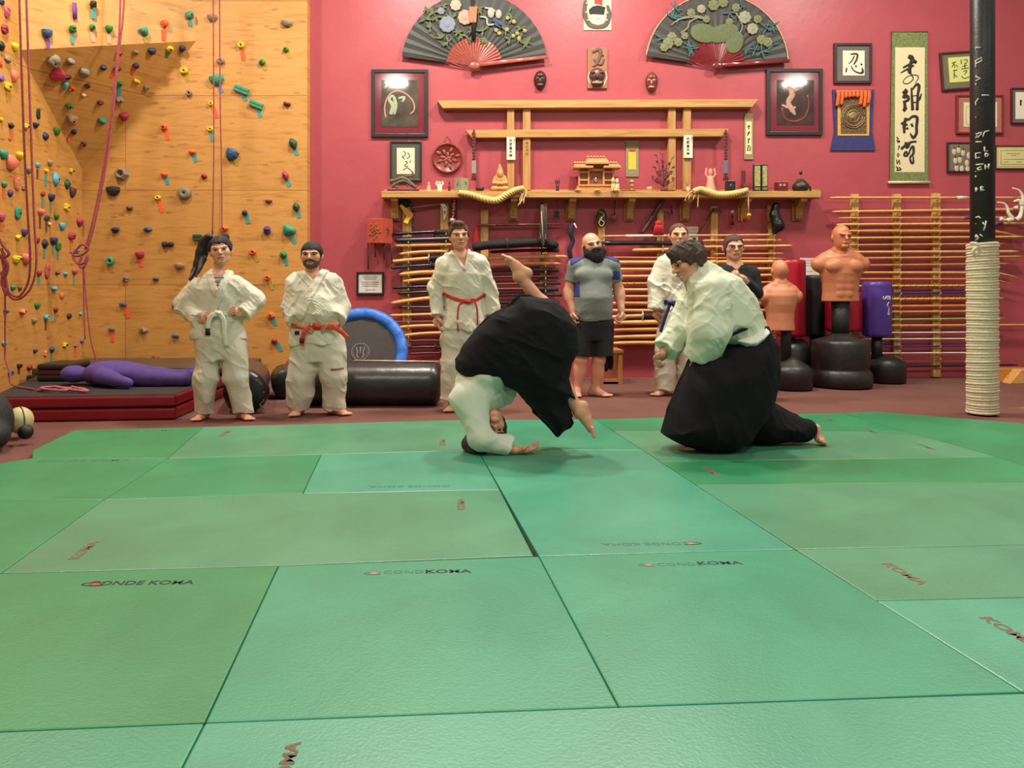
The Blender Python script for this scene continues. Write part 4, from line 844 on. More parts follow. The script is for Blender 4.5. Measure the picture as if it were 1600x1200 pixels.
# tall calligraphy scroll
t = thing('hanging_scroll', tuple(W(1421, 287, YW)), 'tall calligraphy scroll with green brocade border', 'scroll')
wpoly(MB(), [(1394, 50), (1449, 50), (1450, 284), (1391, 284)], YW - .03, YW - .02).build('brocade_border', M((112, 124, 74), .8, var=.35, scale=45), t)
wpoly(MB(), [(1399, 74), (1445, 74), (1444.5, 269), (1398, 269)], YW - .033, YW - .029).build('paper_panel', M((216, 202, 160), .8, var=.04), t)
m = MB(); m.tube([W(1388, 285, YW - .03), W(1453, 285, YW - .03)], .018, 12); m.build('bottom_roller', M((206, 190, 160), .5), t)
m = MB(); m.tube([W(1393, 50, YW - .025), W(1450, 50, YW - .025)], .010, 8); m.build('top_rod', M((90, 70, 40), .6), t)
y = YW - .036; m = MB()
for pts, w in (([(1419, 88), (1424, 90), (1427, 94)], [6, 8, 5]), ([(1425, 93), (1432, 98)], [6, 5]), ([(1424, 94), (1422, 104), (1421, 112), (1424, 114)], [4, 6, 6, 4]), ([(1411, 106), (1420, 101), (1428, 97)], [3, 3.5, 3]),
   ([(1407, 114), (1416, 109), (1428, 102)], [1.5, 3, 3]), ([(1423, 115), (1427, 122), (1423, 128), (1416, 131), (1411, 128), (1416, 121), (1426, 117), (1433, 118), (1435, 122), (1430, 130)], [2.5, 1.5, 1.5, 1.5, 1.2, 1.2, 1.2, 1.6, 1.6, .8]),
   ([(1411, 146), (1417, 140)], [5, 6]), ([(1417, 142), (1412, 152), (1418, 150), (1420, 156)], [5, 5, 5, 4]), ([(1411, 160), (1420, 156)], [4, 4]), ([(1413, 158), (1414, 168), (1412, 173), (1417, 168)], [4, 5, 5, 3]), ([(1424, 137), (1425, 155), (1426, 172)], [2.5, 4, 5]),
   ([(1424, 142), (1432, 132), (1436, 135), (1434, 150), (1433, 172)], [2, 4, 5, 4, 5]), ([(1426, 150), (1433, 149)], 1.5), ([(1440, 146), (1437, 154), (1434, 158)], [1.5, 4, 3]), ([(1426, 160), (1434, 160)], 2),
   ([(1408, 194), (1414, 190), (1419, 185)], [4, 4, 3]), ([(1415, 184), (1413, 196), (1413, 208)], [4, 5, 3.5]), ([(1410, 199), (1418, 194)], [2, 3]), ([(1417, 199), (1418, 202)], 4), ([(1419, 188), (1426, 182), (1433, 184), (1432, 198), (1432, 208), (1427, 215), (1422, 208)], [3, 4, 5, 4.5, 4.5, 5, 1.5]), ([(1424, 193), (1426, 198)], [4, 3]),
   ([(1408, 233), (1416, 226), (1424, 222), (1432, 221)], [4, 4, 3.5, 3]), ([(1415, 222), (1417, 230), (1421, 224)], [4, 6, 4]), ([(1413, 240), (1413, 243), (1418, 243), (1416, 237), (1413, 240)], 3.2), ([(1420, 241), (1423, 232), (1427, 229), (1427, 240), (1422, 246), (1424, 254), (1427, 254), (1427, 244)], [2.5, 3, 4, 4, 3, 3.5, 3.5, 2]),
   ([(1401, 214), (1404, 217)], 2), ([(1401, 219), (1406, 221), (1402, 222)], 2), ([(1403, 229), (1406, 228), (1403, 234)], 1.3), ([(1402, 240), (1405, 241), (1403, 245), (1402, 241)], 1.2), ([(1401, 249), (1402, 256), (1405, 250), (1406, 257)], 1.4), ([(1400, 260), (1403, 264), (1401, 266), (1408, 265), (1404, 261)], 1.8)): brush(m, pts, w, y)
m.build('writing', INK, t)
# blue cloth hanging with a bronze relief
t = thing('cloth_hanging', tuple(W(1333, 236, YW)), 'blue cloth wall hanging with bronze round relief and orange drape', 'wall hanging')
wpoly(MB(), [(1301, 140), (1366, 140), (1363, 205), (1368, 235), (1298, 235), (1304, 205)], YW - .02, YW - .004).build('blue_cloth', M((50, 52, 104), .85, var=.15, bump=.3, bscale=60), t)
wpoly(MB(), [(1309, 141), (1359, 141), (1358, 212), (1309, 212)], YW - .026, YW - .019).build('gold_border', M((204, 150, 50), .6), t)
wb(MB(), 1314, 146, 1354, 208, YW - .032, YW - .025).build('bronze_panel', M((104, 84, 58), .45, .4, var=.45, scale=50, bump=1, bscale=60), t)
m = MB(); [m.tube([W(1333 + r * math.cos(a), 182 + r * math.sin(a), YW - .036) for a in [k * PI / 16 for k in range(33)]], .008, 6) for r in (9, 15, 18)]; m.ell(W(1333, 182, YW - .036), (.06, .015, .06), noise=.2); m.build('ring_relief', M((140, 114, 76), .4, .4, bump=.6, bscale=50), t)
fo = Fld(W(1300, 185, YW - .1), W(1366, 132, YW), .008) if False else None
m = MB()
for k in range(9):
    a = 1309 + k * 6; dp = [174, 172, 160, 158, 157, 158, 172, 176, 170][k] - 8; m.tube(catmull([W(a, 142, YW - .04), W(a + 1, 150, YW - .055), W(a - 1, dp, YW - .04)], 4), [.026] * 8 + [.018], 8, flat=.7, flatn=(0, -1, 0)) if False else m.tube(catmull([W(a, 142, YW - .04), W(a + 1, 150, YW - .055), W(a - 1, dp, YW - .04)], 4), .024, 8)
m.tube([W(1307, 143, YW - .045), W(1360, 143, YW - .045)], .02, 8); m.build('orange_drape', M((214, 96, 44), .8, bump=.3, bscale=30), t)
# narrow scrolls and paper charms
t = thing('narrow_scroll', tuple(W(1170, 249, YW)), 'narrow calligraphy scroll hanging from the end of the wooden gate', 'scroll')
wb(MB(), 1163, 177, 1177, 249, YW - .016, YW - .004).build('mount', M((150, 128, 92), .8), t); wb(MB(), 1165.5, 190, 1174.5, 241, YW - .019, YW - .015).build('paper_panel', M((224, 212, 160), .8), t)
m = MB(); [brush(m, [(a + 1170, b), (c + 1170, d)], 1.6, YW - .021) for a, b, c, d in ((-2, 198, 2, 197), (0, 195, 0, 202), (-2, 208, 2, 207), (1, 205, -2, 212), (-2, 218, 2, 217), (0, 216, -1, 224), (-2, 228, 1, 227), (2, 228, 2, 236), (-1, 229, -2, 236))]; m.build('writing', INK, t)
m = MB(); m.tube([W(1166, 177, YW - .01), W(1170, 168, YW - .01), W(1174, 177, YW - .01)], .003, 6); m.build('hanging_cord', M((80, 60, 50), .8), t)
t = thing('small_scroll', tuple(W(988, 276, YW)), 'little grey green scroll with a golden centre, right of the model shrine', 'scroll')
wb(MB(), 978, 219, 998, 276, YW - .014, YW - .004).build('mount', M((132, 126, 96), .8, var=.25, scale=60), t); wb(MB(), 982, 236, 994, 265, YW - .018, YW - .013).build('gold_panel', M((222, 178, 50), .6), t); wb(MB(), 983, 232, 993, 237, YW - .018, YW - .013).build('red_band', M((188, 70, 50), .7), t)
t = thing('round_plate', tuple(W(699, 272, YW)), 'round reddish brown plate with a raised rim hanging on the wall', 'plate')
c = W(699, 247.5, YW); R_ = 24 * YW / F; MB().lathe([(R_ * .98, 0), (R_, .03), (R_ * .93, .045), (R_ * .86, .03), (R_ * .82, .022), (.001, .02)], c, 48, Euler((PI / 2, 0, 0))).build('dish', M((124, 44, 36), .3, var=.12), t)
m = MB(); s_ = YW / F
for k in range(14):
    a = k * 2.4; r = 3 + k * 1.05; q = W(699 + r * math.cos(a), 247 + r * math.sin(a), YW - .026); m.ell(q, (.035, .008, .02), Euler((0, a, 0)), noise=.1)
m.build('relief', M((138, 62, 48), .35), t)
m = MB(); m.tube([W(693, 224, YW - .01), W(699, 212, YW - .01), W(706, 224, YW - .01)], .003, 6); m.build('hanging_cord', M((110, 60, 50), .8), t)
# ---------------- wooden gate (three cross beams' worth of joinery) ----------------
yg = YW - .10; t = thing('wooden_gate_frame', tuple(W(935, 296, YW)), 'big light wood gate shape of two beams and four posts above the shelf', 'gate')
wpoly(MB(), [(683, 157), (1185, 155), (1176, 167), (692, 169)], yg - .03, YW - .002).build('top_beam', wood(ax='x'), t, bevel=.004)
wpoly(MB(), [(727, 203), (1140, 201), (1130, 213), (737, 215)], yg - .015, YW - .03).build('lower_beam', wood((184, 136, 78), 'x'), t, bevel=.004)
for a, b in ((792.5, 803.5), (817, 829), (1044.5, 1056), (1068, 1080)): wb(MB(), a, 167, b, 297, yg + .01, YW - .002).build('post', wood((180, 132, 76), 'z'), t, bevel=.004)
for px, top, lab, chs in ((798.5, 214, 'white paper strip with brush characters on the left gate post', '天照皇大神'), (1075.5, 211, 'white paper strip with brush characters on the right gate post', '天照皇大神')):
    q = thing('paper_strip', tuple(W(px, top + 35, yg)), lab, 'paper charm'); wb(MB(), px - 6.7, top, px + 6.7, top + 35.5, yg - .02, yg + .008).build('paper', M((226, 218, 190), .8), q); wtext(px - .5, top + 6, chs, 5.2, yg - .0215, INK, q, vertical=True, bold=.02); wtext(px + 5, top + 4, '御神札', 2.4, yg - .0215, M((120, 110, 90), .8), q, 'small_writing', vertical=True)
wtext(823.5, 224, '奉納神前', 5, yg + .0085, M((140, 92, 46), .7), t, 'faint_writing', vertical=True)
def charm(px, label, tagc):
    q = thing('hanging_charm', tuple(W(px, 282, YW - .13)), label, 'charm'); y = YW - .135; m = MB()
    for dx in (-1.6, 1.6): m.tube(catmull([W(px, 203, y), W(px + dx, 214, y), W(px + dx * .6, 250, y)], 6), .009, 6)
    for k in range(9): m.ell(W(px + (k % 2 - .5) * 1.6, 208 + k * 5, y), (.017, .014, .022), seg=8, rings=6)
    m.build('braided_cord', M((92, 36, 38), .7), q); wb(MB(), px - 3.3, 251, px + 3.3, 271, y - .012, y + .012).build('tag', M(tagc, .6, var=.3, scale=60), q, bevel=.003); m = MB(); [m.tube([W(px + a, 271, y), W(px + a * 1.5, 282, y)], .009, 6) for a in (-2, 0, 2)]; m.build('tassel', M((84, 30, 32), .8), q)
charm(740.5, 'red braided charm with a grey tag, left end of the lower gate beam', (140, 134, 130)); charm(1134, 'dark braided charm with a patterned tag, right end of the lower gate beam', (104, 100, 120))
# ---------------- long shelf, brackets, rope garlands ----------------
ys = YW - .27; t = thing('wall_shelf', tuple(W(938, 308, YW)), 'long light wood shelf running under the gate, held by corbels', 'shelf')
zs = W(0, 298.5, ys).z; zb_ = W(0, 308.5, ys).z
x0, x1 = W(596, 0, ys).x, W(1283, 0, ys).x
MB().b2((x0, ys, zb_), (x1, YW - .002, zs)).build('shelf_board', wood(ax='x'), t, bevel=.004)
x2, x3 = W(600, 0, YW - .05).x, W(1282, 0, YW - .05).x; MB().b2((x2, YW - .05, zs + .0005), (x3, YW - .001, zs + .045)).build('back_ledge', wood((184, 138, 80), 'x'), t, bevel=.003)
yk = YW - .03
for px in (617, 803, 894, 986, 1074, 1166, 1252):
    zt_ = zb_ - .001; sc_ = (YW - .15) / F; xc = W(px, 0, YW - .15).x; hw = 5.2 * sc_; z0 = W(0, 345, YW - .05).z
    prof = [(YW - .002, zt_), (YW - .24, zt_), (YW - .235, zt_ - .045), (YW - .17, zt_ - .07), (YW - .11, zt_ - .12), (YW - .085, zt_ - .18), (YW - .105, zt_ - .215), (YW - .10, zt_ - .25), (YW - .07, zt_ - .27), (YW - .05, z0 + .02), (YW - .002, z0 + .02)]
    m = MB(); m.prism(prof, xc - hw, xc + hw, 'yz'); m.b2((xc - hw * 1.5, YW - .03, z0), (xc + hw * 1.5, YW - .002, zt_ - .05)); m.build('corbel', wood((172, 128, 70), 'z'), t, bevel=.004)
m_straw = M((214, 186, 120), .85, var=.15, scale=50, bump=.4)
def garland(path, tuft, label, y=ys - .03):
    P = catmull([W(a, b, y) for a, b in path], 14); m = MB(); q = thing('straw_rope', tuple(P[0]), label, 'rope garland'); n = len(P)
    for ph in (0, 2.09, 4.19):
        tw = []; rr = []
        for i, p in enumerate(P):
            d = (P[min(i+1, n-1)] - P[max(i-1, 0)]).normalized(); a = ph + i * .62; u = Vector((0, -1, 0)); v = d.cross(u)
            th = math.sin(PI * min(1, .25 + .75 * i / (n - 1))) ** .5 if False else (.75 + .25 * math.sin(PI * i / (n - 1)))
            tw.append(p + (u * math.cos(a) + v * math.sin(a)) * .027 * th); rr.append(.021 * th)
        m.tube(tw, rr, 8)
    m.build('twisted_strands', m_straw, q); m = MB()
    for pts in tuft: m.tube(catmull([W(a, b, y) for a, b in pts], 4), .006, 5)
    m.build('loose_straw', m_straw, q)
garland([(717, 301), (735, 304), (757, 311), (776, 313), (792, 304), (806, 297), (818, 294)], [[(810, 297), (818, 300), (816, 308), (812, 320)], [(812, 296), (821, 300), (819, 310), (818, 318)], [(806, 298), (815, 303), (811, 314)], [(812, 294), (822, 298), (822, 308)], [(808, 299), (817, 305), (809, 322)], [(815, 294), (824, 300), (814, 316)]],
        'thick twisted straw rope tied along the left half of the shelf')
garland([(1168, 297), (1154, 301), (1138, 304), (1120, 304), (1104, 299), (1094, 296), (1084, 299)], [[(1094, 296), (1082, 300), (1074, 306), (1070, 314)], [(1092, 296), (1080, 300), (1076, 312)], [(1090, 297), (1086, 304), (1083, 312)], [(1092, 296), (1091, 306), (1090, 325)], [(1096, 297), (1088, 301), (1086, 308)], [(1088, 298), (1076, 303), (1071, 311)]],
        'twisted straw rope tied along the right half of the shelf')

# ---------------- weapon racks ----------------
WOODS = {'l': (206, 160, 96), 'm': (188, 132, 72), 'o': (200, 126, 66), 'p': (214, 178, 128), 'b': (110, 66, 44), 'k': (26, 24, 28), 'n': (34, 36, 52), 'r': (92, 34, 36), 'u': (46, 48, 110), 'g': (130, 168, 60), 'w': (222, 214, 196), 'y': (208, 160, 80)}
CN = {'l': 'light wooden', 'm': 'tan wooden', 'o': 'orange wooden', 'p': 'pale wooden', 'b': 'brown', 'k': 'black', 'n': 'dark navy', 'r': 'dark red', 'u': 'blue', 'g': 'lime green', 'w': 'white', 'y': 'ringed bamboo'}
ORD = ['topmost', 'second', 'third', 'fourth', 'fifth', 'sixth', 'seventh', 'eighth', 'ninth', 'tenth', 'eleventh', 'twelfth', 'thirteenth', 'fourteenth', 'fifteenth', 'sixteenth', 'seventeenth', 'eighteenth', 'nineteenth', 'twentieth', 'twenty-first', 'twenty-second', 'twenty-third', 'twenty-fourth', 'twenty-fifth', 'twenty-sixth']
yr = YW - .115
def weapon(x0, x1, y0, y1, t, c, kind='staff', label='', group=None, ends=None):
    """long weapon between photograph columns x0,x1 lying on rack pegs; kinds staff, sword (guard), bokken (curved), shinai (rings), sheath"""
    s = yr / F; r = t * s / 2 * 1.22; n = 24
    col = M(WOODS[c], .25 if c in 'kn' else .42, var=.12, scale=18)
    root = None; bow = {'staff': 0, 'bokken': -3.0, 'sword': -1.5, 'sheath': -2.0, 'shinai': 0, 'bokkenr': 0, 'hook': 0}[kind]
    P = []; R = []
    for i in range(n + 1):
        u = i / n; x = x0 + (x1 - x0) * u; y = y0 + (y1 - y0) * u - bow * math.sin(PI * u) * -1 * .5
        if kind == 'bokkenr' and u > .8: y += (u - .8) ** 2 * 260
        P.append(W(x, y, yr)); e = min(u, 1 - u)
        R.append(r * (1 if kind not in ('bokken', 'bokkenr') else (.8 + .35 * min(1, e * 6))) * (.55 if e < .004 else 1))
    if kind == 'bokkenr': R = [a * (1 if i < n * .8 else 1 - .75 * ((i / n - .8) / .2) ** 2) for i, a in enumerate(R)]
    name = {'staff': 'wooden_staff', 'bokken': 'wooden_sword', 'bokkenr': 'wooden_sword', 'sword': 'sword', 'sheath': 'sword', 'shinai': 'bamboo_sword'}[kind]
    if kind in ('staff', 'bokken', 'bokkenr') and not ends:
        o = MB().tube(P, R, 10, flat=.8).build(name, col); return tag(o, label, 'staff' if kind == 'staff' else 'sword', group)
    q = thing(name, tuple(P[0]), label, 'staff' if kind == 'staff' else 'sword', group); MB().tube(P, R, 10, flat=.8).build('shaft', col, q)
    if kind in ('sword', 'sheath'):
        gx = ends if ends else .72; i = int(gx * n); g = P[i]; m = MB(); m.lathe([(r * 2.2, -.006), (r * 2.2, .006)], g, 16, Euler((0, PI / 2, 0))); m.build('hand_guard', M((198, 190, 176) if c in 'lmp' else (70, 60, 48), .3, .6), q)
        m = MB(); m.tube(P[i:], [r * 1.12] * (n + 1 - i), 10); m.build('grip', M((40, 26, 28), .7, bump=.8, bscale=90), q)
    if kind == 'shinai':
        m = MB()
        for k in range(2, n - 1, 1): m.tube([P[k] - Vector((.006, 0, 0)), P[k] + Vector((.006, 0, 0))], r * 1.15, 8)
        m.build('joint_rings', M(tuple(v * .7 for v in WOODS[c]), .6), q)
    if kind == 'staff' and ends:
        a, b, cc = ends; m = MB(); m.tube([W(a, y0 + (y1 - y0) * (a - x0) / (x1 - x0), yr), W(b, y0 + (y1 - y0) * (b - x0) / (x1 - x0), yr)], r * 1.12, 10); m.build('taped_band', M(cc, .6), q)
    return q
def rack(label, posts, rows, grp, side):
    t = thing('weapon_rack', tuple(W(posts[0][0], posts[0][3], YW)), label, 'rack')
    for x0, x1, y0, y1 in posts: wb(MB(), x0, y0, x1, y1, YW - .06, YW - .002).build('post', wood((204, 160, 92), 'z'), t, bevel=.003)
    for i, rw in enumerate(rows):
        x0, x1, y0, y1, th, c, kind = rw[:7]; e = rw[7] if len(rw) > 7 else None
        nm = {'staff': 'staff', 'bokken': 'practice sword', 'bokkenr': 'practice sword with curved tip', 'sword': 'sword with a guard', 'sheath': 'sheathed sword', 'shinai': 'sword'}[kind]
        weapon(x0, x1, y0, y1, th, c, kind, '%s %s on the %s rack, %s from the top' % (CN[c], nm, side, ORD[i]), grp, e)
        for px0, px1, py0, py1 in posts:
            xm = (px0 + px1) / 2
            if min(x0, x1) - 4 < xm < max(x0, x1) + 4:
                y = y0 + (y1 - y0) * (xm - x0) / (x1 - x0) + th / 2 + 1.4
                if kind in ('bokken', 'sheath', 'sword'): y += (3 if kind == 'bokken' else 1.7) * math.sin(PI * (xm - x0) / (x1 - x0)) * -.0 + .8
                a = W(xm + 2.5, y, yr); m = MB(); m.tube([(a.x, YW - .055, a.z - .004), (a.x, YW - .15, a.z), (a.x, YW - .165, a.z + .03)], .0065, 6); m.build('peg', wood((204, 160, 92), 'y'), t)
K = 'staff'
rack('wall rack of swords left of the man in a red belt', [(629, 643, 318, 542), (688, 701, 318, 545)],
 [(613, 712, 366, 362, 6, 'k', 'sheath', .7), (617, 712, 376, 373, 9, 'n', K), (617, 706, 384, 382, 5, 'l', K), (624, 700, 397, 393, 4.5, 'l', 'bokken'), (611, 700, 409, 402, 6, 'l', 'sword', .68), (611, 690, 419, 414, 5.5, 'n', 'sheath', .8),
  (624, 700, 429, 425, 6, 'l', 'bokken'), (629, 700, 440, 436, 5, 'l', 'bokken'), (613, 700, 450, 448, 5, 'k', 'sheath', .85), (622, 700, 459, 456, 6, 'k', 'sheath', .8), (611, 700, 474, 464, 6, 'l', 'bokken'), (623, 700, 480, 480, 4.5, 'k', K),
  (609, 700, 493, 490, 4.5, 'l', K), (606, 700, 503, 502, 3, 'b', K), (617, 700, 512, 509, 4.5, 'l', 'bokken'), (625, 700, 525, 520, 4.5, 'l', 'bokken'), (640, 700, 533, 533, 4, 'r', 'sheath', .8), (640, 700, 543, 543, 4, 'k', 'sheath', .7), (640, 700, 553, 552, 4, 'r', 'sheath', .8)],
 'swords on the left rack', 'left')
rack('wall rack of dark swords behind the tumbling person', [(751, 763, 328, 510), (844, 855, 318, 510)],
 [(765, 873, 394, 391, 5, 'k', 'sheath', .75), (745, 886, 405, 401, 6, 'l', 'bokken'), (745, 876, 415, 412, 5, 'l', 'bokken'), (745, 872, 425, 422, 5, 'k', 'sheath', .6), (745, 872, 434, 433, 4, 'r', 'sheath', .8), (745, 876, 445, 443, 3, 'b', 'sheath', .8),
  (745, 872, 453, 452, 5, 'r', 'sheath', .7), (745, 878, 463, 461, 4, 'k', 'sheath', .7), (745, 874, 474, 473, 5, 'k', 'sheath', .75), (745, 872, 486, 485, 4, 'r', 'sheath', .7), (745, 874, 498, 497, 5, 'k', 'sheath', .7)],
 'swords on the second rack', 'second')
rack('wall rack of staffs between the bearded man and the woman in black', [(935, 945, 352, 545), (1027, 1037, 328, 545), (1111, 1122, 322, 545), (1201, 1211, 320, 545)],
 [(942, 1212, 369, 367, 3.2, 'l', K, (978, 1040, (222, 206, 180))), (1098, 1222, 376, 375, 3.5, 'l', K), (940, 1098, 380, 382, 8, 'k', 'sheath', .93), (1093, 1238, 386, 384, 4.5, 'l', K), (988, 1085, 391, 389, 5.5, 'l', K), (1115, 1225, 397, 396, 3, 'm', K), (945, 1228, 402, 404, 2.5, 'o', K),
  (958, 1222, 410, 409, 6, 'l', K), (958, 1216, 421, 420, 5, 'l', K), (958, 1216, 432, 430, 5, 'l', K), (958, 1218, 443, 441, 3, 'y', 'shinai'), (950, 1214, 453, 452, 5, 'l', K), (950, 1216, 463, 463, 4, 'l', K), (950, 1218, 474, 474, 6, 'm', K), (950, 1214, 485, 485, 5, 'l', K),
  (950, 1030, 496, 493, 6, 'l', 'sword', .68), (950, 1214, 505, 503, 7, 'l', 'bokken'), (950, 1214, 516, 515, 5.5, 'm', 'bokken'), (950, 1214, 527, 525, 5.5, 'l', 'bokken'), (950, 1060, 537, 537, 5.5, 'l', 'bokken')],
 'staffs on the third rack', 'third')
R = [(1297, 1612, 309, 309, 4, 'l', K, (1495, 1511, (210, 200, 180))), (1300, 1612, 331, 327, 4.5, 'l', K), (1310, 1612, 341, 340, 4, 'm', K, (1507, 1524, (70, 50, 90))), (1307, 1612, 351, 349, 4.5, 'l', K, (1552, 1566, (80, 60, 110))), (1320, 1600, 361, 362, 5, 'm', 'bokkenr'), (1322, 1602, 372, 370, 4, 'l', K),
 (1320, 1568, 383, 381, 3.5, 'm', K), (1318, 1592, 394, 393, 4.5, 'l', K), (1320, 1598, 404, 401, 4, 'm', K), (1320, 1577, 415, 412, 3, 'm', K), (1320, 1597, 426, 426, 3.5, 'l', 'bokkenr', None), (1320, 1588, 436, 436, 3, 'o', 'bokkenr', None), (1336, 1562, 447, 446, 3.5, 'y', 'shinai'),
 (1336, 1560, 459, 456, 3.5, 'u', K), (1336, 1568, 468, 466, 4, 'y', 'shinai'), (1336, 1560, 479, 477, 4, 'o', K), (1336, 1562, 488, 486, 4, 'o', K), (1336, 1570, 500, 497, 3, 'g', K), (1336, 1612, 509, 508, 4.5, 'm', K), (1340, 1512, 520, 519, 2.2, 'w', K), (1340, 1514, 530, 529, 2.2, 'w', K),
 (1340, 1560, 542, 540, 2.8, 'u', K), (1340, 1514, 552, 551, 2.2, 'w', K), (1340, 1514, 560, 560, 2.5, 'b', K), (1380, 1590, 573, 570, 3, 'k', K)]
rack('big wall rack of staffs at the right behind the pole', [(1331, 1342, 303, 588), (1397, 1408, 303, 588), (1458, 1470, 302, 589)], R, 'staffs on the right rack', 'right')
# ---------------- things on the shelf ----------------
yo = YW - .17; so = yo / F
def SP(px, py=298.5): p = W(px, py, yo); return p
def item(name, px, label, cat, group=None, dy=0): p = SP(px); return thing(name, (p.x, yo + dy, zs + .001), label, cat, group)
def Z(py): return max(zs + .001, W(0, py, yo).z)
t = item('driftwood_stand', 630, 'twisted driftwood branch on a dark red stand, left end of the shelf', 'ornament')
MB().b2((SP(606).x, yo - .07, zs + .001), (SP(655).x, yo + .05, zs + .033)).build('stand', M((78, 28, 30), .35), t, bevel=.006)
m = MB()
for pts, r in (([(612, 292), (620, 286), (632, 283), (646, 291)], 3), ([(609, 283), (618, 282), (628, 278), (638, 283), (650, 294)], 3.2), ([(628, 279), (634, 275), (645, 275), (644, 268)], 1.8), ([(615, 283), (616, 290), (622, 293)], 2), ([(640, 284), (636, 292)], 1.6)): m.tube(catmull([W(a, b, yo) for a, b in pts], 4), r * so * .9, 7)
m.build('branch', M((98, 88, 70), .8, var=.3, bump=.8, bscale=40), t)
def figurine(px, top, w, c, label, cat='figurine', arms=True, base=None, bw=1.0):
    t = item('figurine', px, label, cat); x = SP(px).x; z0 = zs + .001; h = W(0, top, yo).z - z0; w = w * so; f = Fld((x - w, yo - w, z0 - .02), (x + w, yo + w, z0 + h + .03), max(.004, h / 40))
    f.cap((x, yo, z0), (x, yo, z0 + h * .45), w * .33 * bw, w * .28, .01, cuta=0); f.ell((x, yo, z0 + h * .5), (w * .28, w * .22, h * .2), k=.01); f.ell((x, yo - .003, z0 + h * .8), (w * .2, w * .2, h * .17), k=.005)
    if arms: f.chain([(x - w * .25, yo, z0 + h * .6), (x - w * .42, yo, z0 + h * .72), (x - w * .34, yo, z0 + h * .95)], [w * .09] * 3, .006); f.chain([(x + w * .25, yo, z0 + h * .6), (x + w * .42, yo, z0 + h * .72), (x + w * .34, yo, z0 + h * .95)], [w * .09] * 3, .006)
    f.mesh('body', M(c, .5, var=.2, scale=60), t)
    if base: MB().b2((x - w * .35, yo - w * .3, z0), (x + w * .35, yo + w * .3, z0 + h * .3)).build('base', M(base, .6), t, bevel=.003)
    return t
figurine(670, 284, 9, (214, 160, 130), 'small pink and cream figurine right of the driftwood', base=(206, 176, 110), arms=False)
figurine(687, 283, 13, (226, 214, 186), 'white figurine with raised arms on the shelf')
figurine(702, 282, 7, (92, 36, 34), 'dark red bottle shaped figurine beside the green box', arms=False)
t = item('glazed_box', 721, 'pale green glazed open box, under the left end of the straw rope', 'box'); m = MB()
z1 = W(0, 279, yo).z; m.prism([(SP(710).x, yo - .01), (SP(721).x, yo - .09), (SP(732).x, yo - .01), (SP(721).x, yo + .06)], zs + .001, z1, 'xy'); m.build('box_body', M((142, 146, 112), .4, var=.12), t, bevel=.005)
m = MB(); brush(m, [(714, 290), (716, 284), (718, 290)], 1.6, yo - .075 + .02); brush(m, [(725, 288), (727, 284), (729, 288)], 1.6, yo - .05); m.build('glaze_pattern', M((86, 92, 70), .5), t)
t = item('lidded_bowl', 750, 'small dark red bowl above the straw rope', 'bowl'); MB().lathe([(.02, 0), (.052, .02), (.056, .045), (.05, .05), (.045, .06), (.04, .052), (.001, .045)], (SP(750).x, yo, zs + .001), 24).build('bowl_body', M((56, 24, 30), .25), t); MB().lathe([(.053, .046), (.057, .05), (.053, .055)], (SP(750).x, yo, zs + .001), 24).build('rim', M((110, 80, 60), .3, .5), t)
# seated wooden carving
t = item('wooden_carving', 781, 'pointed tan wood carving of a seated figure beside the left post', 'carving'); x = SP(781).x; z0 = zs + .001; h = Z(257) - z0
f = Fld((x - .13, yo - .1, z0 - .02), (x + .13, yo + .1, z0 + h + .03), .006); f.cap((x - .05, yo, z0 + .03), (x + .05, yo, z0 + .03), .045, .045, .02); f.ell((x, yo, z0 + h * .42), (.075, .05, h * .26), k=.03); f.ell((x, yo - .03, z0 + h * .62), (.034, .04, .05), k=.01); f.cap((x, yo + .02, z0 + h * .55), (x, yo, z0 + h * .97), .06, .012, .01)
for sx in (-1, 1): f.chain([(x + sx * .06, yo, z0 + h * .5), (x + sx * .082, yo - .02, z0 + h * .32), (x + sx * .02, yo - .055, z0 + h * .28)], [.024, .02, .016], .01); f.chain([(x + sx * .03, yo - .01, z0 + h * .14), (x + sx * .085, yo - .03, z0 + h * .1), (x, yo - .06, z0 + h * .1)], [.035, .03, .02], .01)
f.folds(.006, [(40, 0, 60), (-50, 20, 70)], .02, 3); f.mesh('carved_body', M((190, 138, 82), .6, var=.25, scale=50, bump=.5, bscale=60), t)
t = item('incense_holder', 850, 'tiny dark flat dish between the left post and the shrine', 'dish'); MB().lathe([(.022, 0), (.028, .012), (.02, .014), (.001, .008)], (SP(850).x, yo, zs + .001), 20).build('dish_body', M((70, 30, 26), .4), t)
figurine(871, 280, 8, (60, 28, 30), 'small dark red figurine standing left of the model shrine', arms=True)
# model shrine
t = item('model_shrine', 932, 'miniature light wood shrine with three roofs in the middle of the shelf', 'shrine'); wsh = M((190, 132, 82), .6, var=.15, scale=50); xw = lambda px: SP(px).x
zz = lambda py: W(0, py, yo).z
m = MB(); m.b2((xw(901), yo - .05, zs + .001), (xw(964), yo + .10, zz(292))); m.b2((xw(903), yo - .06, zz(292)), (xw(962), yo + .08, zz(289))); m.build('platform', wsh, t, bevel=.003)
m = MB(); m.b2((xw(905), yo, zz(289)), (xw(920), yo + .09, zz(266))); m.b2((xw(943), yo, zz(289)), (xw(958), yo + .09, zz(266))); m.b2((xw(921), yo + .01, zz(289)), (xw(942), yo + .09, zz(260))); m.build('rooms', M((150, 92, 60), .6), t)
for a, b in ((903, 905.5), (918, 920.5), (941, 944), (956, 959)): MB().b2((xw(a), yo - .035, zz(290)), (xw(b), yo - .015, zz(264))).build('pillar', wsh, t)
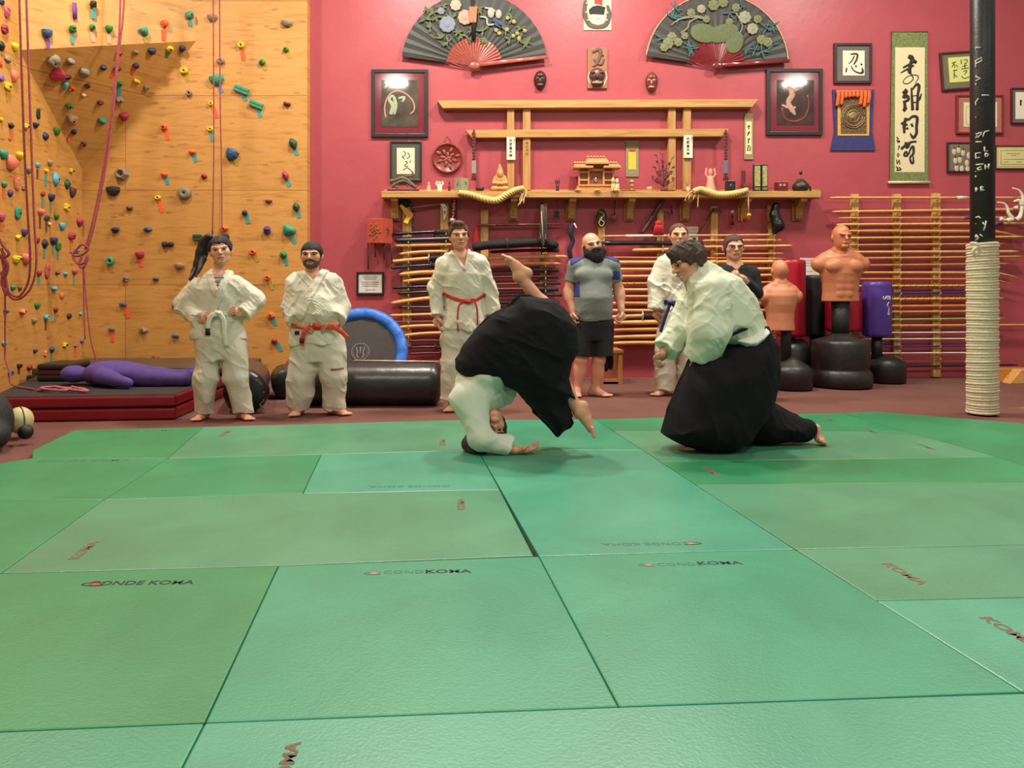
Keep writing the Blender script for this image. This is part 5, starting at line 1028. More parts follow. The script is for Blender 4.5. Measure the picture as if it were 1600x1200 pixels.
m = MB(); [m.b2((xw(a), yo - .03, zz(c)), (xw(b), yo - .012, zz(d))) for a, b, c, d in ((905, 919, 271, 268), (905, 919, 283, 280), (943, 957, 271, 268), (943, 957, 283, 281), (920, 942, 268, 264))]; m.build('lattice', wsh, t)
def roof(x0, x1, xt0, xt1, yb, yt): 
    m = MB(); a, b, c_, d = xw(x0), xw(x1), xw(xt0), xw(xt1); zb0, zt0 = zz(yb), zz(yt)
    m.add([(a, yo - .10, zb0), (b, yo - .10, zb0), (b, yo + .11, zb0), (a, yo + .11, zb0), (c_, yo - .01, zt0), (d, yo - .01, zt0), (d, yo + .03, zt0), (c_, yo + .03, zt0), (a, yo - .10, zb0 + .022), (b, yo - .10, zb0 + .022), (b, yo + .11, zb0 + .022), (a, yo + .11, zb0 + .022)],
          [(3, 2, 1, 0), (0, 1, 9, 8), (1, 2, 10, 9), (2, 3, 11, 10), (3, 0, 8, 11), (8, 9, 5, 4), (9, 10, 6, 5), (10, 11, 7, 6), (11, 8, 4, 7), (4, 5, 6, 7)]); return m
roof(895, 925, 898, 922, 264, 256).build('side_roof', wsh, t, bevel=.002); roof(941, 968, 944, 965, 264, 256).build('side_roof', wsh, t, bevel=.002); roof(914, 950, 917, 947, 258, 247).build('main_roof', wsh, t, bevel=.002)
for px, py in [(898 + 4 * k, 254.5) for k in range(5)] + [(946 + 4 * k, 254.5) for k in range(5)] + [(918 + 5 * k, 245.5) for k in range(6)]: q = W(px, py, yo); m = MB(); m.tube([q + Vector((0, -.03, 0)), q + Vector((0, .05, 0))], .013, 8); m.build('ridge_log', M((206, 158, 110), .6), t)
MB().lathe([(.03, 0), (.03, .006)], (xw(931), yo - .002, zz(280)), 20, Euler((PI / 2, 0, 0))).build('round_mirror', M((220, 220, 215), .08, 1), t)
for px, top, c, lb in ((955, 281, (216, 186, 130), 'small cream lion figure in front of the shrine'), (961, 282, (226, 200, 150), 'small pale figure at the right front corner of the shrine')):
    q = thing('figurine', (xw(px), yo - .13, zs + .001), lb, 'figurine'); f = Fld((xw(px) - .05, yo - .18, zs - .02), (xw(px) + .05, yo - .08, Z(top) + .03), .004); z0 = zs + .001; hh = Z(top) - z0; f.ell((xw(px), yo - .13, z0 + hh * .35), (.028, .03, hh * .38), k=.01); f.ell((xw(px) - .006, yo - .145, z0 + hh * .8), (.022, .024, hh * .24), k=.01); f.cap((xw(px) - .016, yo - .15, z0), (xw(px) - .012, yo - .14, z0 + hh * .4), .009, .009, .01); f.cap((xw(px) + .016, yo - .15, z0), (xw(px) + .012, yo - .14, z0 + hh * .4), .009, .009, .01); f.mesh('body', M(c, .5, var=.2, scale=70), q)
for px, c, lb in ((901, (226, 190, 110), 'little gold dish left in front of the shrine'), (931, (232, 196, 104), 'little gold dish centred in front of the shrine')):
    q = thing('offering_dish', (xw(px), yo - .12 if px > 910 else yo - .1, zs + .001), lb, 'dish'); MB().lathe([(.014, 0), (.038, .008), (.044, .016), (.034, .014), (.001, .008)], tuple(q.location), 20, sy=.6).build('dish_body', M(c, .3, .3), q)
t = item('incense_stick_box', 981, 'low red and brown tray of sticks right of the shrine', 'tray'); m = MB(); m.b2((xw(969), yo - .05, zs + .001), (xw(993), yo - .02, zs + .012)); m.tube([(xw(970), yo - .04, zs + .016), (xw(992), yo - .03, zs + .018)], .004, 6); m.build('tray_body', M((120, 40, 34), .5), t)
t = item('stone_lantern', 988, 'little tan stone lantern under the golden scroll', 'lantern'); MB().lathe([(.03, 0), (.034, .01), (.018, .02), (.016, .07), (.034, .08), (.026, .09), (.026, .12), (.042, .13), (.012, .16), (.001, .17)], (xw(988), yo + .03, zs + .001), 8, smooth=False).build('lantern_body', M((170, 134, 84), .7, var=.2), t)
t = item('offering_cup', 1014, 'small pale cup with dark filling, left of the red plant', 'cup'); MB().lathe([(.02, 0), (.024, .01), (.036, .04), (.036, .06), (.031, .06), (.028, .045), (.001, .044)], (xw(1014), yo - .02, zs + .001), 20).build('cup_body', M((196, 164, 130), .4, var=.3, scale=60), t)
# red leaved plant
t = item('red_leaf_plant', 1037, 'dark red leaved miniature plant beside the right gate posts', 'plant'); MB().lathe([(.03, 0), (.045, .01), (.05, .025), (.04, .028), (.001, .025)], (xw(1037), yo - .03, zs + .001), 16).build('pot', M((66, 36, 30), .5), t)
m = MB(); lf = MB(); rr = random.Random(11); b0 = (1037, 292)
for ex, ey in ((1026, 243), (1035, 240), (1043, 256), (1050, 262), (1024, 262), (1018, 276), (1030, 268), (1046, 272), (1054, 280), (1034, 254), (1050, 248), (1028, 280), (1042, 284), (1022, 282)):
    mid = ((b0[0] + ex) / 2 + rr.uniform(-3, 3), (b0[1] + ey) / 2); dy = rr.uniform(-.08, .06); P = catmull([W(*b0, yo - .03), W(*mid, yo - .03 + dy * .5), W(ex, ey, yo - .03 + dy)], 4); m.tube(P, .0035, 5)
    for k in (4, 6, 8):
        q = P[k]; ang = rr.uniform(-1.4, 1.4); lf.ell(q + Vector((math.sin(ang) * .02, rr.uniform(-.01, .01), math.cos(ang) * .015)), (.011, .004, .027), Euler((rr.uniform(-.6, .6), ang, rr.uniform(-.8, .8))), seg=8, rings=6)
m.build('stems', M((84, 40, 40), .7), t); lo = lf.build('leaves', M((98, 36, 46), .5, var=.25, scale=40), t); lo['kind'] = 'stuff'
t = item('tiny_vase', 1074, 'tiny white vase at the foot of the right gate post', 'vase'); m = MB(); m.lathe([(.016, 0), (.022, .02), (.02, .045), (.012, .055), (.014, .06), (.001, .058)], (xw(1074), yo - .03, zs + .001), 16); m.build('vase_body', M((222, 190, 170), .4), t)
m = MB(); [m.tube(catmull([W(1074, 290, yo - .03), W(1074 + d * .5, 281, yo - .04), W(1074 + d, e, yo - .05)], 4), .0025, 5) for d, e in ((-16, 280), (-6, 275), (12, 277), (22, 280), (4, 274))]; m.build('dry_twigs', M((150, 110, 70), .8), t)
figurine(1110, 262, 18, (216, 140, 120), 'pink dancing figurine with raised arms, right of the gate posts', bw=1.5)
t = item('black_box', 1140, 'small square black box right of the pink figurine', 'box'); MB().b2((xw(1134), yo - .05, zs + .001), (xw(1147), yo + .04, Z(283))).build('box_body', M((38, 34, 36), .3), t, bevel=.004); m = MB(); m.ell((xw(1140), yo - .05, Z(290)), (.018, .004, .018)); m.build('emblem', M((90, 84, 76), .4), t)
t = item('dark_carving', 1163, 'thin dark red carving standing before the shelf upright', 'carving'); m = MB(); m.b2((xw(1160), yo + .02, zs + .001), (xw(1166), yo + .04, Z(266))); m.lathe([(.02, 0), (.022, .02), (.012, .05), (.018, .075), (.01, .1), (.001, .105)], (xw(1163), yo - .01, zs + .001), 10); m.build('carved_body', M((92, 32, 36), .5, var=.3), t)
t = item('picture_screen', 1187, 'black framed two-panel golden picture screen on the shelf', 'screen'); MB().b2((xw(1172), yo - .06, zs + .001), (xw(1202), yo + .04, zs + .012)).build('foot', M((30, 24, 26), .3), t)
for a, b in ((1176, 1188), (1188.5, 1199)):
    fr = MB(); z0, z1 = zs + .012, Z(257); fr.b2((xw(a), yo - .02, z0), (xw(b), yo, z1)); fo = fr.build('panel_frame', M((28, 24, 24), .3), t, bevel=.003)
    m = MB(); m.b2((xw(a + 2), yo - .025, z0 + .06), (xw(b - 1.2), yo - .018, z1 - .02)); m.build('painted_panel', M((158, 148, 92), .5, var=.5, scale=60), fo); m = MB(); m.b2((xw(a + 2), yo - .025, z0 + .012), (xw(b - 1.2), yo - .018, z0 + .045)); m.build('lower_panel', M((120, 114, 76), .5, var=.4, scale=60), fo)
t = item('lacquer_box', 1220, 'low red lacquer box with pale fittings, right of the picture screen', 'box'); MB().b2((xw(1211), yo - .05, zs + .006), (xw(1229), yo + .03, Z(285))).build('box_body', M((104, 28, 34), .25), t, bevel=.004); m = MB(); [m.b2((xw(a), yo - .054, Z(291.5)), (xw(b), yo - .049, Z(288))) for a, b in ((1215, 1219), (1221, 1225))]; m.build('fittings', M((196, 170, 150), .3, .5), t); m = MB(); [m.b2((xw(a), yo - .05, zs + .001), (xw(b), yo + .03, zs + .007)) for a, b in ((1211, 1214), (1226, 1229))]; m.build('feet', M((60, 20, 24), .4), t)
t = item('incense_burner', 1251, 'dark bronze incense burner at the right end of the shelf', 'incense burner'); MB().lathe([(.05, 0), (.085, .02), (.105, .05), (.10, .09), (.075, .12), (.05, .15), (.03, .165), (.001, .17)], (xw(1251), yo, zs + .001), 24).build('burner_body', M((62, 58, 46), .4, .5, var=.3, scale=40, bump=.5, bscale=50), t)
m = MB(); m.ell((xw(1251), yo, Z(270)), (.022, .02, .026)); m.tube(catmull([(xw(1251) + .09, yo, zs + .08), (xw(1266), yo, zs + .06), (xw(1266), yo, zs + .01)], 4), .012, 7); m.build('knob_and_handle', M((66, 54, 44), .4, .5), t)
# ---------------- things hanging under the shelf ----------------
yh = YW - .10
def HT(name, px, py, label, cat): return thing(name, tuple(W(px, py, yh)), label, cat)
t = HT('quiver_box', 593, 382, 'red orange box with gold ornament hanging left of the racks', 'box')
a, b = W(573, 381, YW - .28), W(598, 341, YW - .28); c, d = W(598, 378, YW - .28), W(614, 345, YW - .2)
zt_, z0 = W(0, 341, YW - .28).z, W(0, 380, YW - .28).z; x0, x1, x2 = a.x, W(597, 0, YW - .3).x, W(614, 0, YW - .12).x
MB().prism([(x0, YW - .24), (x1, YW - .30), (x2, YW - .10), (x0 + .06, YW - .004)], z0, zt_, 'xy').build('box_body', M((172, 68, 52), .6, var=.12, scale=30), t, bevel=.006)
m = MB(); dvec = Vector((x1 - x0, -.06, 0)); cc = Vector((x0, YW - .245, 0)) + dvec * .5
for k in range(16):
    a_ = k * 2.4; r = .012 + k * .0055; m.ell((cc.x + r * math.cos(a_) * .9, cc.y - .003 - r * math.cos(a_) * .27, (z0 + zt_) / 2 + r * math.sin(a_) * 1.1), (.014, .006, .009), Euler((0, a_, -.27)))
m.build('gold_ornament', M((150, 104, 52), .4, .4), t); m = MB()
e0 = Vector((x1, YW - .305, 0)); e1 = Vector((x2, YW - .105, 0))
for k in range(10): a_ = k * 2.4; r = .008 + k * .006; q = e0.lerp(e1, .55 + r * math.cos(a_) * 2); m.ell((q.x + .002, q.y - .002, (z0 + zt_) / 2 + r * math.sin(a_) * 1.2), (.006, .012, .009))
m.build('side_ornament', M((140, 96, 50), .4, .4), t); m = MB(); [m.tube([W(px, 380, YW - .2), W(px + .5, yy, YW - .2)], .008, 6) for px, yy in ((575, 421), (586, 402), (600, 405), (612, 412))]; m.build('hanging_rods', M((54, 30, 34), .6), t)
t = HT('wooden_pistol', 634, 350, 'yellow wooden toy pistol hanging over the left rack', 'toy gun'); m = MB(); wpoly(m, [(624, 321), (627, 319), (646, 334), (643, 342), (638, 344), (634, 350), (630, 348), (635, 338), (632, 334)], yh - .02, yh + .01); m.build('pistol_body', M((206, 156, 52), .5), t, bevel=.003)
m = MB(); wpoly(m, [(634, 340), (641, 341), (637, 350), (630, 347)], yh - .026, yh + .012); m.build('yellow_grip', M((222, 186, 42), .6), t, bevel=.003)
t = HT('black_holster', 634, 330, 'black strap and holster hanging at the left corbel', 'holster'); m = MB(); m.ell(W(632, 318, yh + .03), (.07, .03, .05), noise=.2); m.tube(catmull([W(636, 314, yh), W(642, 322, yh), (W(646, 330, yh))], 4), .016, 7); m.build('pouch', M((26, 24, 26), .6), t); m = MB(); m.tube(catmull([W(645, 342, yh), W(644, 350, yh), W(648, 356, yh)], 4), .007, 6); m.build('strap', M((26, 24, 26), .7), t)
t = HT('sickle', 670, 325, 'sickle with a white curved blade hanging over the left rack', 'sickle'); m = MB(); m.tube([W(643, 325, yh), W(690, 318, yh)], [.016, .013], 8); m.build('handle', M((150, 100, 96), .3), t); wpoly(MB(), [(687, 319), (694, 317.5), (698, 324), (698, 334), (696, 341), (693, 345), (692.5, 338), (692, 328), (690, 322)], yh - .008, yh + .004).build('blade', M((222, 214, 196), .25, .3), t, bevel=.002); m = MB(); brush(m, [(694, 323), (695, 325)], 1.2, yh - .01); brush(m, [(695, 329), (695, 335)], 1.2, yh - .01); brush(m, [(693.5, 331), (696.5, 331)], 1, yh - .01); m.build('writing', INK, t)
t = HT('sword_grip', 709, 348, 'red wrapped sword grip hanging straight down over the man in a red belt', 'sword'); m = MB(); m.tube([W(710, 309, yh), W(708, 341, yh)], [.036, .042], 12); m.build('wrapped_grip', M((110, 46, 40), .5, bump=.9, bscale=50), t)
m = MB()
for k in range(6): m.ell(W(709.5 - k * .3, 313 + k * 5, yh - .036), (.012, .01, .02), Euler((0, .7 if k % 2 else -.7, 0)))
m.build('diamond_wraps', M((196, 140, 120), .5), t); m = MB(); m.tube([W(708, 341, yh), W(707, 348, yh)], [.048, .05], 12); m.build('silver_cap', M((200, 192, 184), .25, .8), t)
t = HT('iron_truncheon', 800, 352, 'thin horizontal iron truncheon with a hook above the second rack', 'weapon'); m = MB(); m.tube([W(746, 352, yh), W(878, 350, yh)], [.02, .011], 8); m.build('rod', M((120, 74, 66), .35, .4), t); m = MB(); m.tube(catmull([W(769, 351, yh), W(772, 346, yh), W(776, 350, yh - .02), W(771, 356, yh)], 4), .008, 6); m.build('hook', M((130, 90, 80), .35, .4), t)
t = HT('red_tassel', 746, 383, 'red tassel hanging right of the red belted man', 'tassel'); m = MB(); [m.tube(catmull([W(745, 352, yh), W(742 + k * .8, 366, yh - .01), W(741 + k * 1.6, 382, yh)], 4), .010, 6) for k in range(6)]; m.build('threads', M((168, 26, 36), .8), t)
t = HT('cloth_sword_bag', 805, 388, 'long black cloth sword bag lying along the second rack', 'bag'); m = MB(); m.tube(catmull([W(738, 387, YW - .22), W(762, 383, YW - .22), (W(800, 381, YW - .23)), W(840, 379, YW - .22), W(872, 384, YW - .22)], 5), [.05] + [.075] * 19 + [.045], 12, flat=.75); m.build('bag_body', M((22, 22, 26), .85, bump=.8, bscale=12), t); m = MB(); m.tube([W(792, 372, YW - .3), W(794, 389, YW - .3)], .012, 6); m.build('tie_band', M((50, 46, 52), .7), t)
t = HT('nunchaku_cords', 850, 390, 'bundle of black straps and rods hanging right of the second rack post', 'weapon'); m = MB(); [m.tube(catmull([W(846 + k * .6, 317, YW - .2), W(845 + k * 2.4, 345, YW - .28), W(842 + k * 4.2, 386 - abs(k - 1.5) * 4, YW - .34)], 5), .013, 7) for k in range(4)]; m.build('black_straps', M((24, 24, 28), .5), t); m = MB(); m.tube([W(846, 330, YW - .29), W(849, 384, YW - .36)], .009, 6); m.build('pale_rod', M((150, 130, 90), .5), t)
t = HT('black_ornament', 870, 342, 'small black star shaped ornament on a red cord', 'ornament'); m = MB(); wpoly(m, [(866, 329), (869, 331), (870, 327), (872, 331), (875, 330), (873, 335), (875, 342), (870, 339), (865, 342), (867, 335)], yh - .02, yh); m.build('star', M((26, 22, 26), .6), t, bevel=.004); m = MB(); m.tube([W(869, 312, yh), W(870, 328, yh - .01)], .005, 6); m.build('cord', M((150, 30, 36), .7), t)
t = HT('navy_belt', 894, 400, 'navy cloth belt hanging left of the bearded man', 'belt'); m = MB(); m.tube(catmull([W(896, 349, yh), W(891, 362, yh - .02), W(895, 376, yh), W(890, 390, yh - .01), W(892, 404, yh)], 6), [.03] * 24 + [.02], 8, flat=.4, flatn=(0, -1, 0)); m.build('folded_cloth', M((28, 26, 48), .8), t); m = MB(); m.tube(catmull([W(897, 349, yh - .02), W(901, 357, yh - .02)], 3), .012, 7); m.build('white_end', M((206, 196, 200), .8), t)
t = HT('straw_sandal', 940, 356, 'oval black and green sandal hung on the wall above the bearded man', 'sandal'); m = MB(); m.ell(W(940, 341, yh), (8.5 * so, .03, 15 * so)); m.build('sole', M((34, 36, 34), .6, bump=.5), t); m = MB(); m.tube(catmull([W(936, 330, yh - .035), W(944, 336, yh - .035), W(938, 342, yh - .035), W(944, 348, yh - .035), W(940, 354, yh - .035), W(936, 348, yh - .035), W(941, 340, yh - .035)], 6), .009, 6); m.build('straps', M((150, 136, 80), .7), t)
t = HT('ladle', 959, 346, 'round dark wooden ladle hanging by its handle', 'ladle'); m = MB(); m.lathe([(.045, -.02), (.05, 0), (.04, .02), (.001, .025)], W(959.5, 340, yh), 20, Euler((PI / 2, 0, 0))); m.build('bowl', M((94, 56, 46), .5), t); m = MB(); m.tube([W(961, 313, yh), W(960, 334, yh)], .008, 6); m.build('handle', M((76, 40, 38), .5), t)
t = HT('curved_sheath', 1020, 365, 'dark brown knobbed stick hanging diagonally above the third rack', 'weapon'); m = MB(); m.tube(catmull([W(1036, 312, yh), W(1030, 322, yh), W(1018, 342, yh), W(1003, 365, yh)], 5), [.03] * 6 + [.034] * 5 + [.024] * 5, 10); m.build('stick', M((70, 34, 34), .4), t)
t = HT('red_cord_knot', 1029, 366, 'red knotted cord on the post above the third rack', 'cord'); m = MB(); [m.tube(catmull([W(1029, 348, YW - .12), W(1024 + k * 2, 355, YW - .15), W(1022 + k * 2.8, 366, YW - .13)], 4), .015, 7) for k in range(6)]; m.ell(W(1029, 349, YW - .13), (.05, .03, .04)); m.build('knotted_cord', M((176, 22, 38), .7), t)
for hx, hy, hx2, hy2, bl, lb in ((1115, 326, 1090, 366, [(1115, 325), (1122, 325), (1131, 333), (1124, 332), (1116, 330)], 'sickle with dark curved blade hanging diagonally above the third rack'), (1050, 334, 1048, 322, [(1030, 327), (1042, 334), (1054, 340), (1049, 336), (1040, 330)], 'small dark hook shaped blade above the third rack')):
    t = HT('sickle', hx, hy, lb, 'sickle'); m = MB(); m.tube([W(hx, hy, yh), W(hx2, hy2, yh)], .014, 8); m.build('handle', M((84, 44, 40), .4), t); wpoly(MB(), bl, yh - .006, yh + .006).build('blade', M((86, 60, 58), .3, .5), t)
t = HT('medal_tassel', 1144, 350, 'white round medallion with dark red tassel under the shelf', 'charm'); m = MB(); m.lathe([(.022, 0), (.022, .012), (.001, .014)], W(1144, 331, yh), 16, Euler((PI / 2, 0, 0))); m.build('medallion', M((206, 186, 180), .4), t); m = MB(); [m.tube([W(1144, 335, yh), W(1141 + k * 2, 352, yh)], .008, 6) for k in range(4)]; m.build('tassel', M((120, 30, 40), .8), t); m = MB(); m.tube([W(1144, 309, yh), W(1144, 329, yh)], .003, 5); m.build('cord', M((120, 30, 40), .8), t)
t = HT('round_bell', 1170, 342, 'golden round bell hanging from a twisted cord under the shelf', 'bell'); m = MB(); m.ell(W(1170, 337, YW - .28), .04); m.build('bell_body', M((206, 160, 70), .25, .8), t); m = MB(); m.tube([W(1169, 305, YW - .28), W(1170, 333, YW - .28)], .009, 7); m.build('twisted_cord', M((200, 150, 120), .8, bump=1, bscale=60), t); m = MB(); m.tube([W(1158, 335, YW - .2), W(1161, 355, YW - .2)], .008, 6); m.build('red_strand', M((176, 40, 44), .8), t)
t = HT('black_glove', 1215, 366, 'black shiny padded glove hanging at the right end of the rack', 'glove'); f = Fld(W(1198, 370, YW - .3), Vector(W(1232, 308, YW)) + Vector((0, 0, 0)), .008); f.chain([W(1212, 322, YW - .14), W(1210, 336, YW - .14), W(1216, 352, YW - .16), W(1211, 362, YW - .15)], [.05, .055, .07, .035], .02); f.ell(W(1219, 354, YW - .16), (.05, .05, .06), k=.03); f.folds(.008, [(30, 0, 40), (-20, 30, 50)], .02, 5); f.mesh('glove_body', M((20, 20, 24), .25), t); m = MB(); m.tube(catmull([W(1206, 345, YW - .1), W(1194, 352, YW - .1), W(1200, 362, YW - .1)], 4), .006, 6); m.build('strap', M((60, 30, 34), .6), t)
# antlers at the right edge
for pts, r, lb in (([[(1574, 344), (1582, 342), (1576, 333), (1574, 325), (1569, 318), (1558, 316)], [(1563, 342), (1570, 344), (1574, 343)]], .030, 'white curved antler hanging right of the pole, the smaller one'), ([[(1588, 343), (1594, 338), (1597, 322), (1598, 308), (1593, 298), (1582, 294)], [(1597, 320), (1592, 313), (1584, 315)], [(1586, 326), (1590, 322)]], .032, 'white branched antler at the right edge of the picture')):
    m = MB()
    for p in pts:
        P = catmull([W(a, b, YW - .2) for a, b in p], 5); n = len(P); m.tube(P, [r * (1 - .75 * i / n) for i in range(n)], 9)
    tag(m.build('antler', M((222, 210, 190), .4, var=.1)), lb, 'antler')

# ---------------- things standing and lying on the floor ----------------
def xat(px, y): return (px - CX) / F * y
t = thing('crash_pad', (-3.2, 7.6, 0), 'big red folding crash pad with black top, left of the long haired person', 'crash pad'); vin = (128, 16, 30)
P4 = [(-4.15, 6.78), (-2.56, 6.93), (-2.54, 8.35), (-4.60, 8.35)]
m = MB(); m.prism(P4, .002, .108, 'xy'); m.build('lower_pad', M(vin, .4, bump=.15, bscale=25), t, bevel=.02)
m = MB(); m.prism([(a + (.03 if a < -3 else -.03), b + (.03 if b < 7.5 else -.03)) for a, b in P4], .106, .124, 'xy'); m.build('fold_slit', M((16, 14, 16), .8), t)
m = MB(); m.prism(P4, .122, .222, 'xy'); m.build('upper_pad', M(vin, .4, bump=.15, bscale=25), t, bevel=.02)
m = MB(); m.prism([(a + (.015 if a < -3 else -.015), b + (.015 if b < 7.5 else -.015)) for a, b in P4], .215, .228, 'xy'); m.build('black_top', M((34, 31, 32), .75, bump=.3), t, bevel=.004)
m = MB(); m.lathe([(.018, 0), (.014, .006), (.001, .008)], (-3.86, 6.803, .11), 16, Euler((PI / 2, 0, 0))); m.build('vent_eyelet', M((170, 90, 80), .4, .5), t)
t = thing('stacked_black_mats', (-3.8, 9.0, 0), 'pile of flat black mats against the plywood wall behind the purple dummy', 'mats')
for k in range(4):
    o = .03 * math.sin(k * 2.3); z0 = .075 * k + .002; m = MB(); m.prism([(xat(58, 8.62) + o, 8.46 + o * .5), (-2.55 + o, 8.70 - .04 * k), (-2.5 + o, 9.7), (-4.70 + abs(o), 9.7)], z0, z0 + .070, 'xy'); m.build('flat_mat', M((30, 29, 31) if k < 3 else (66, 60, 52), .35, bump=.2, bscale=15), t, bevel=.015)
t = thing('folded_black_bolster', (-4.15, 8.2, .228), 'short black bolster with a red stripe at the head of the purple dummy', 'bolster'); bx0, bx1 = xat(56, 7.85), xat(110, 7.85)
m = MB(); m.b2((bx0, 7.85, .229), (bx1, 8.3, .30)); m.build('lower_block', M((24, 22, 24), .4), t, bevel=.025); m = MB(); m.b2((bx0 + .005, 7.86, .298), (bx1 - .005, 8.29, .345)); m.build('red_stripe', M((96, 26, 26), .6), t, bevel=.01); m = MB(); m.b2((bx0, 7.85, .343), (bx1, 8.3, .408)); m.build('upper_block', M((24, 22, 24), .4), t, bevel=.025)
# purple grappling dummy lying on the pad
yd = 7.62; q = thing('grappling_dummy', (xat(170, yd), yd, .228), 'purple cloth grappling dummy lying on its back on the crash pad', 'dummy')
f = Fld((xat(90, yd), 7.1, .2), (xat(312, yd), 8.1, .60), .011)
D = lambda px, z, y=yd: (xat(px, y), y, z)
f.ell(D(116, .335), (.125, .11, .085), k=.02); f.cap(D(132, .325), D(150, .33), .07, .10, .03, sq=((0, 0, 1), .85))
f.loft([(D(138, .335), .09, .12), (D(158, .345), .115, .20), (D(185, .35), .115, .19), (D(205, .345), .105, .17), (D(222, .33), .09, .16)], (1, 0, 0), (0, 0, 1), (0, 1, 0), .04, capk=.05)
f.chain([D(158, .33, yd - .18), D(178, .31, yd - .25), D(200, .285, yd - .30)], [.08, .062, .045], .03); f.chain([D(158, .33, yd + .18), D(185, .30, yd + .27), D(205, .28, yd + .30)], [.08, .06, .045], .03)
for sy, dz in ((-.09, 0), (.10, .01)): f.chain([D(215, .32 + dz, yd + sy), D(250, .30 + dz, yd + sy), D(285, .29 + dz, yd + sy), D(294, .30 + dz, yd + sy)], [.095, .075, .06, .055], .03); f.cap(D(294, .30 + dz, yd + sy), D(299, .35 + dz, yd + sy), .05, .04, .03)
f.folds(.004, [(22, 8, 30), (-14, 25, 20)], .02, 2); f.cut((-9, 7, 0), (9, 9, .6), lambda X, Y, Z: .231 - Z); f.mesh('stuffed_body', M((80, 58, 124), .9, var=.12, scale=14, bump=.3), q)
# rope lying on the pad
rr = random.Random(3); m = MB()
m.tube(catmull([Vector((xat(a, y), y, .238 + dz)) for a, y, dz in ((58, 7.15, 0), (80, 7.1, .01), (100, 7.25, 0), (78, 7.3, .012), (64, 7.12, .02), (92, 7.0, .02), (118, 7.12, .01), (137, 7.1, 0), (128, 7.2, .01), (104, 7.15, .02), (84, 7.2, .03), (110, 7.05, .02), (136, 7.02, .01), (112, 7.18, .03))], 8), .011, 7)
tag(m.build('climbing_rope', M((176, 92, 104), .85, var=.3, scale=70)), 'pink rope lying in loose loops on the red crash pad', 'rope')
# black bags and rolls
def roll(name, a, b, r, c, label, cat, squash=.96, bump=.5, strap=None):
    a, b = Vector(a), Vector(b); t = thing(name, tuple((a + b) / 2 - Vector((0, 0, r))), label, cat); d = (b - a).normalized(); n = 28; P = [a + (b - a) * i / n for i in range(n + 1)]
    R = [r * min(1, .9 + .1 * min(i, n - i)) if 0 < i < n else r * .78 for i in range(n + 1)]; m = MB(); m.tube(P, R, 36); m.build('roll_body', M(c, .32, var=.2, scale=5, bump=bump, bscale=7), t)
    return t, d
t, d = roll('punching_bag', (xat(385, 7.36), 7.30, .20), (xat(392, 8.4), 8.45, .20), .195, (66, 56, 46), 'brown and black punching bag lying end-on behind the long haired person', 'punching bag')
f = Fld((xat(385, 7.3) - .24, 7.14, -.01), (xat(385, 7.3) + .24, 7.5, .43), .008); f.ell((xat(385, 7.36), 7.33, .20), (.203, .12, .198), k=.01); f.folds(.014, [(28, 0, 34), (-36, 10, 22), (14, 0, -40)], .03, 8); f.cut((-9, 7, -1), (9, 9, 1), lambda X, Y, Z: .003 - Z); f.mesh('wrinkled_cover', M((24, 24, 26), .3), t)
m = MB(); m.tube([(xat(385, 7.36) + .17 + .02 * math.sin(k), 7.27, .22 - .012 * k) for k in range(16)], .007, 6); m.build('piping', M((120, 116, 110), .4), t)
roll('long_black_roll', (xat(462, 7.8), 7.8, .215), (xat(688, 7.82), 7.80, .215), .213, (44, 42, 40), 'long glossy black rolled mat lying on the floor below the trampoline', 'mat roll')
roll('short_black_roll', (xat(447, 8.1), 8.15, .165), (xat(445, 8.7), 8.7, .165), .16, (30, 30, 30), 'small black roll end behind the man in an orange belt', 'mat roll')
o = MB().tube([(xat(552, 7.8), 7.83, .446), (xat(686, 7.8), 7.80, .438)], .0105, 10).build('metal_rod', M((190, 180, 160), .3, .4)); tag(o, 'thin pale metal rod lying on top of the long black roll', 'rod')
o = MB().ell((xat(470, 9.1), 9.1, .205), .2, seg=32, rings=20).build('exercise_ball', M((132, 58, 122), .35)); tag(o, 'magenta exercise ball mostly hidden behind the man in an orange belt', 'ball')
# trampoline leaning
t = thing('mini_trampoline', (xat(563, 8.45), 8.6, 0), 'round mini trampoline with blue rim leaning behind the long black roll', 'trampoline')
tc_ = Vector((xat(563, 8.5), 8.5, .475)); rt_ = Euler((PI / 2 - math.radians(24), 0, 0)); N = 72
def tp(r, a, h): return tc_ + rt_.to_matrix() @ Vector((r * math.cos(a), r * math.sin(a), h))
m = MB(); vs = []; 
for k in range(N):
    a = 2 * PI * k / N; w = .006 * math.sin(k * 2.7) + .005 * math.sin(k * 1.3)
    for r, h in ((.395, .008), (.42, .035 + w), (.47, .045 + w * 1.4), (.515, .03 + w), (.528, .0), (.515, -.03), (.395, -.01)): vs.append(tp(r, a, h))
fs = [(k*7+j, k*7+(j+1)%7, ((k+1)%N)*7+(j+1)%7, ((k+1)%N)*7+j) for k in range(N) for j in range(7)]; m.add(vs, fs, True); m.build('blue_rim_pad', M((40, 106, 200), .45, bump=.6, bscale=18), t)
m = MB(); m.add([tp(.40, 2*PI*k/N, .004) for k in range(N)] + [tp(.40, 2*PI*k/N, -.004) for k in range(N)], [tuple(range(N)), tuple(range(2*N-1, N-1, -1))]); m.build('jumping_surface', M((54, 47, 46), .7, var=.12), t)
m = MB(); m.tube([tp(.098, 2*PI*k/40, .006) for k in range(41)], .005, 6); m.tube([tp(.082, 2*PI*k/40, .006) for k in range(41)], .003, 6); [m.tube([tp(.0 + .09, a, .006), tp(.10, a + .08, .006)], .006, 6) for a in [k * .4 for k in range(16)]]
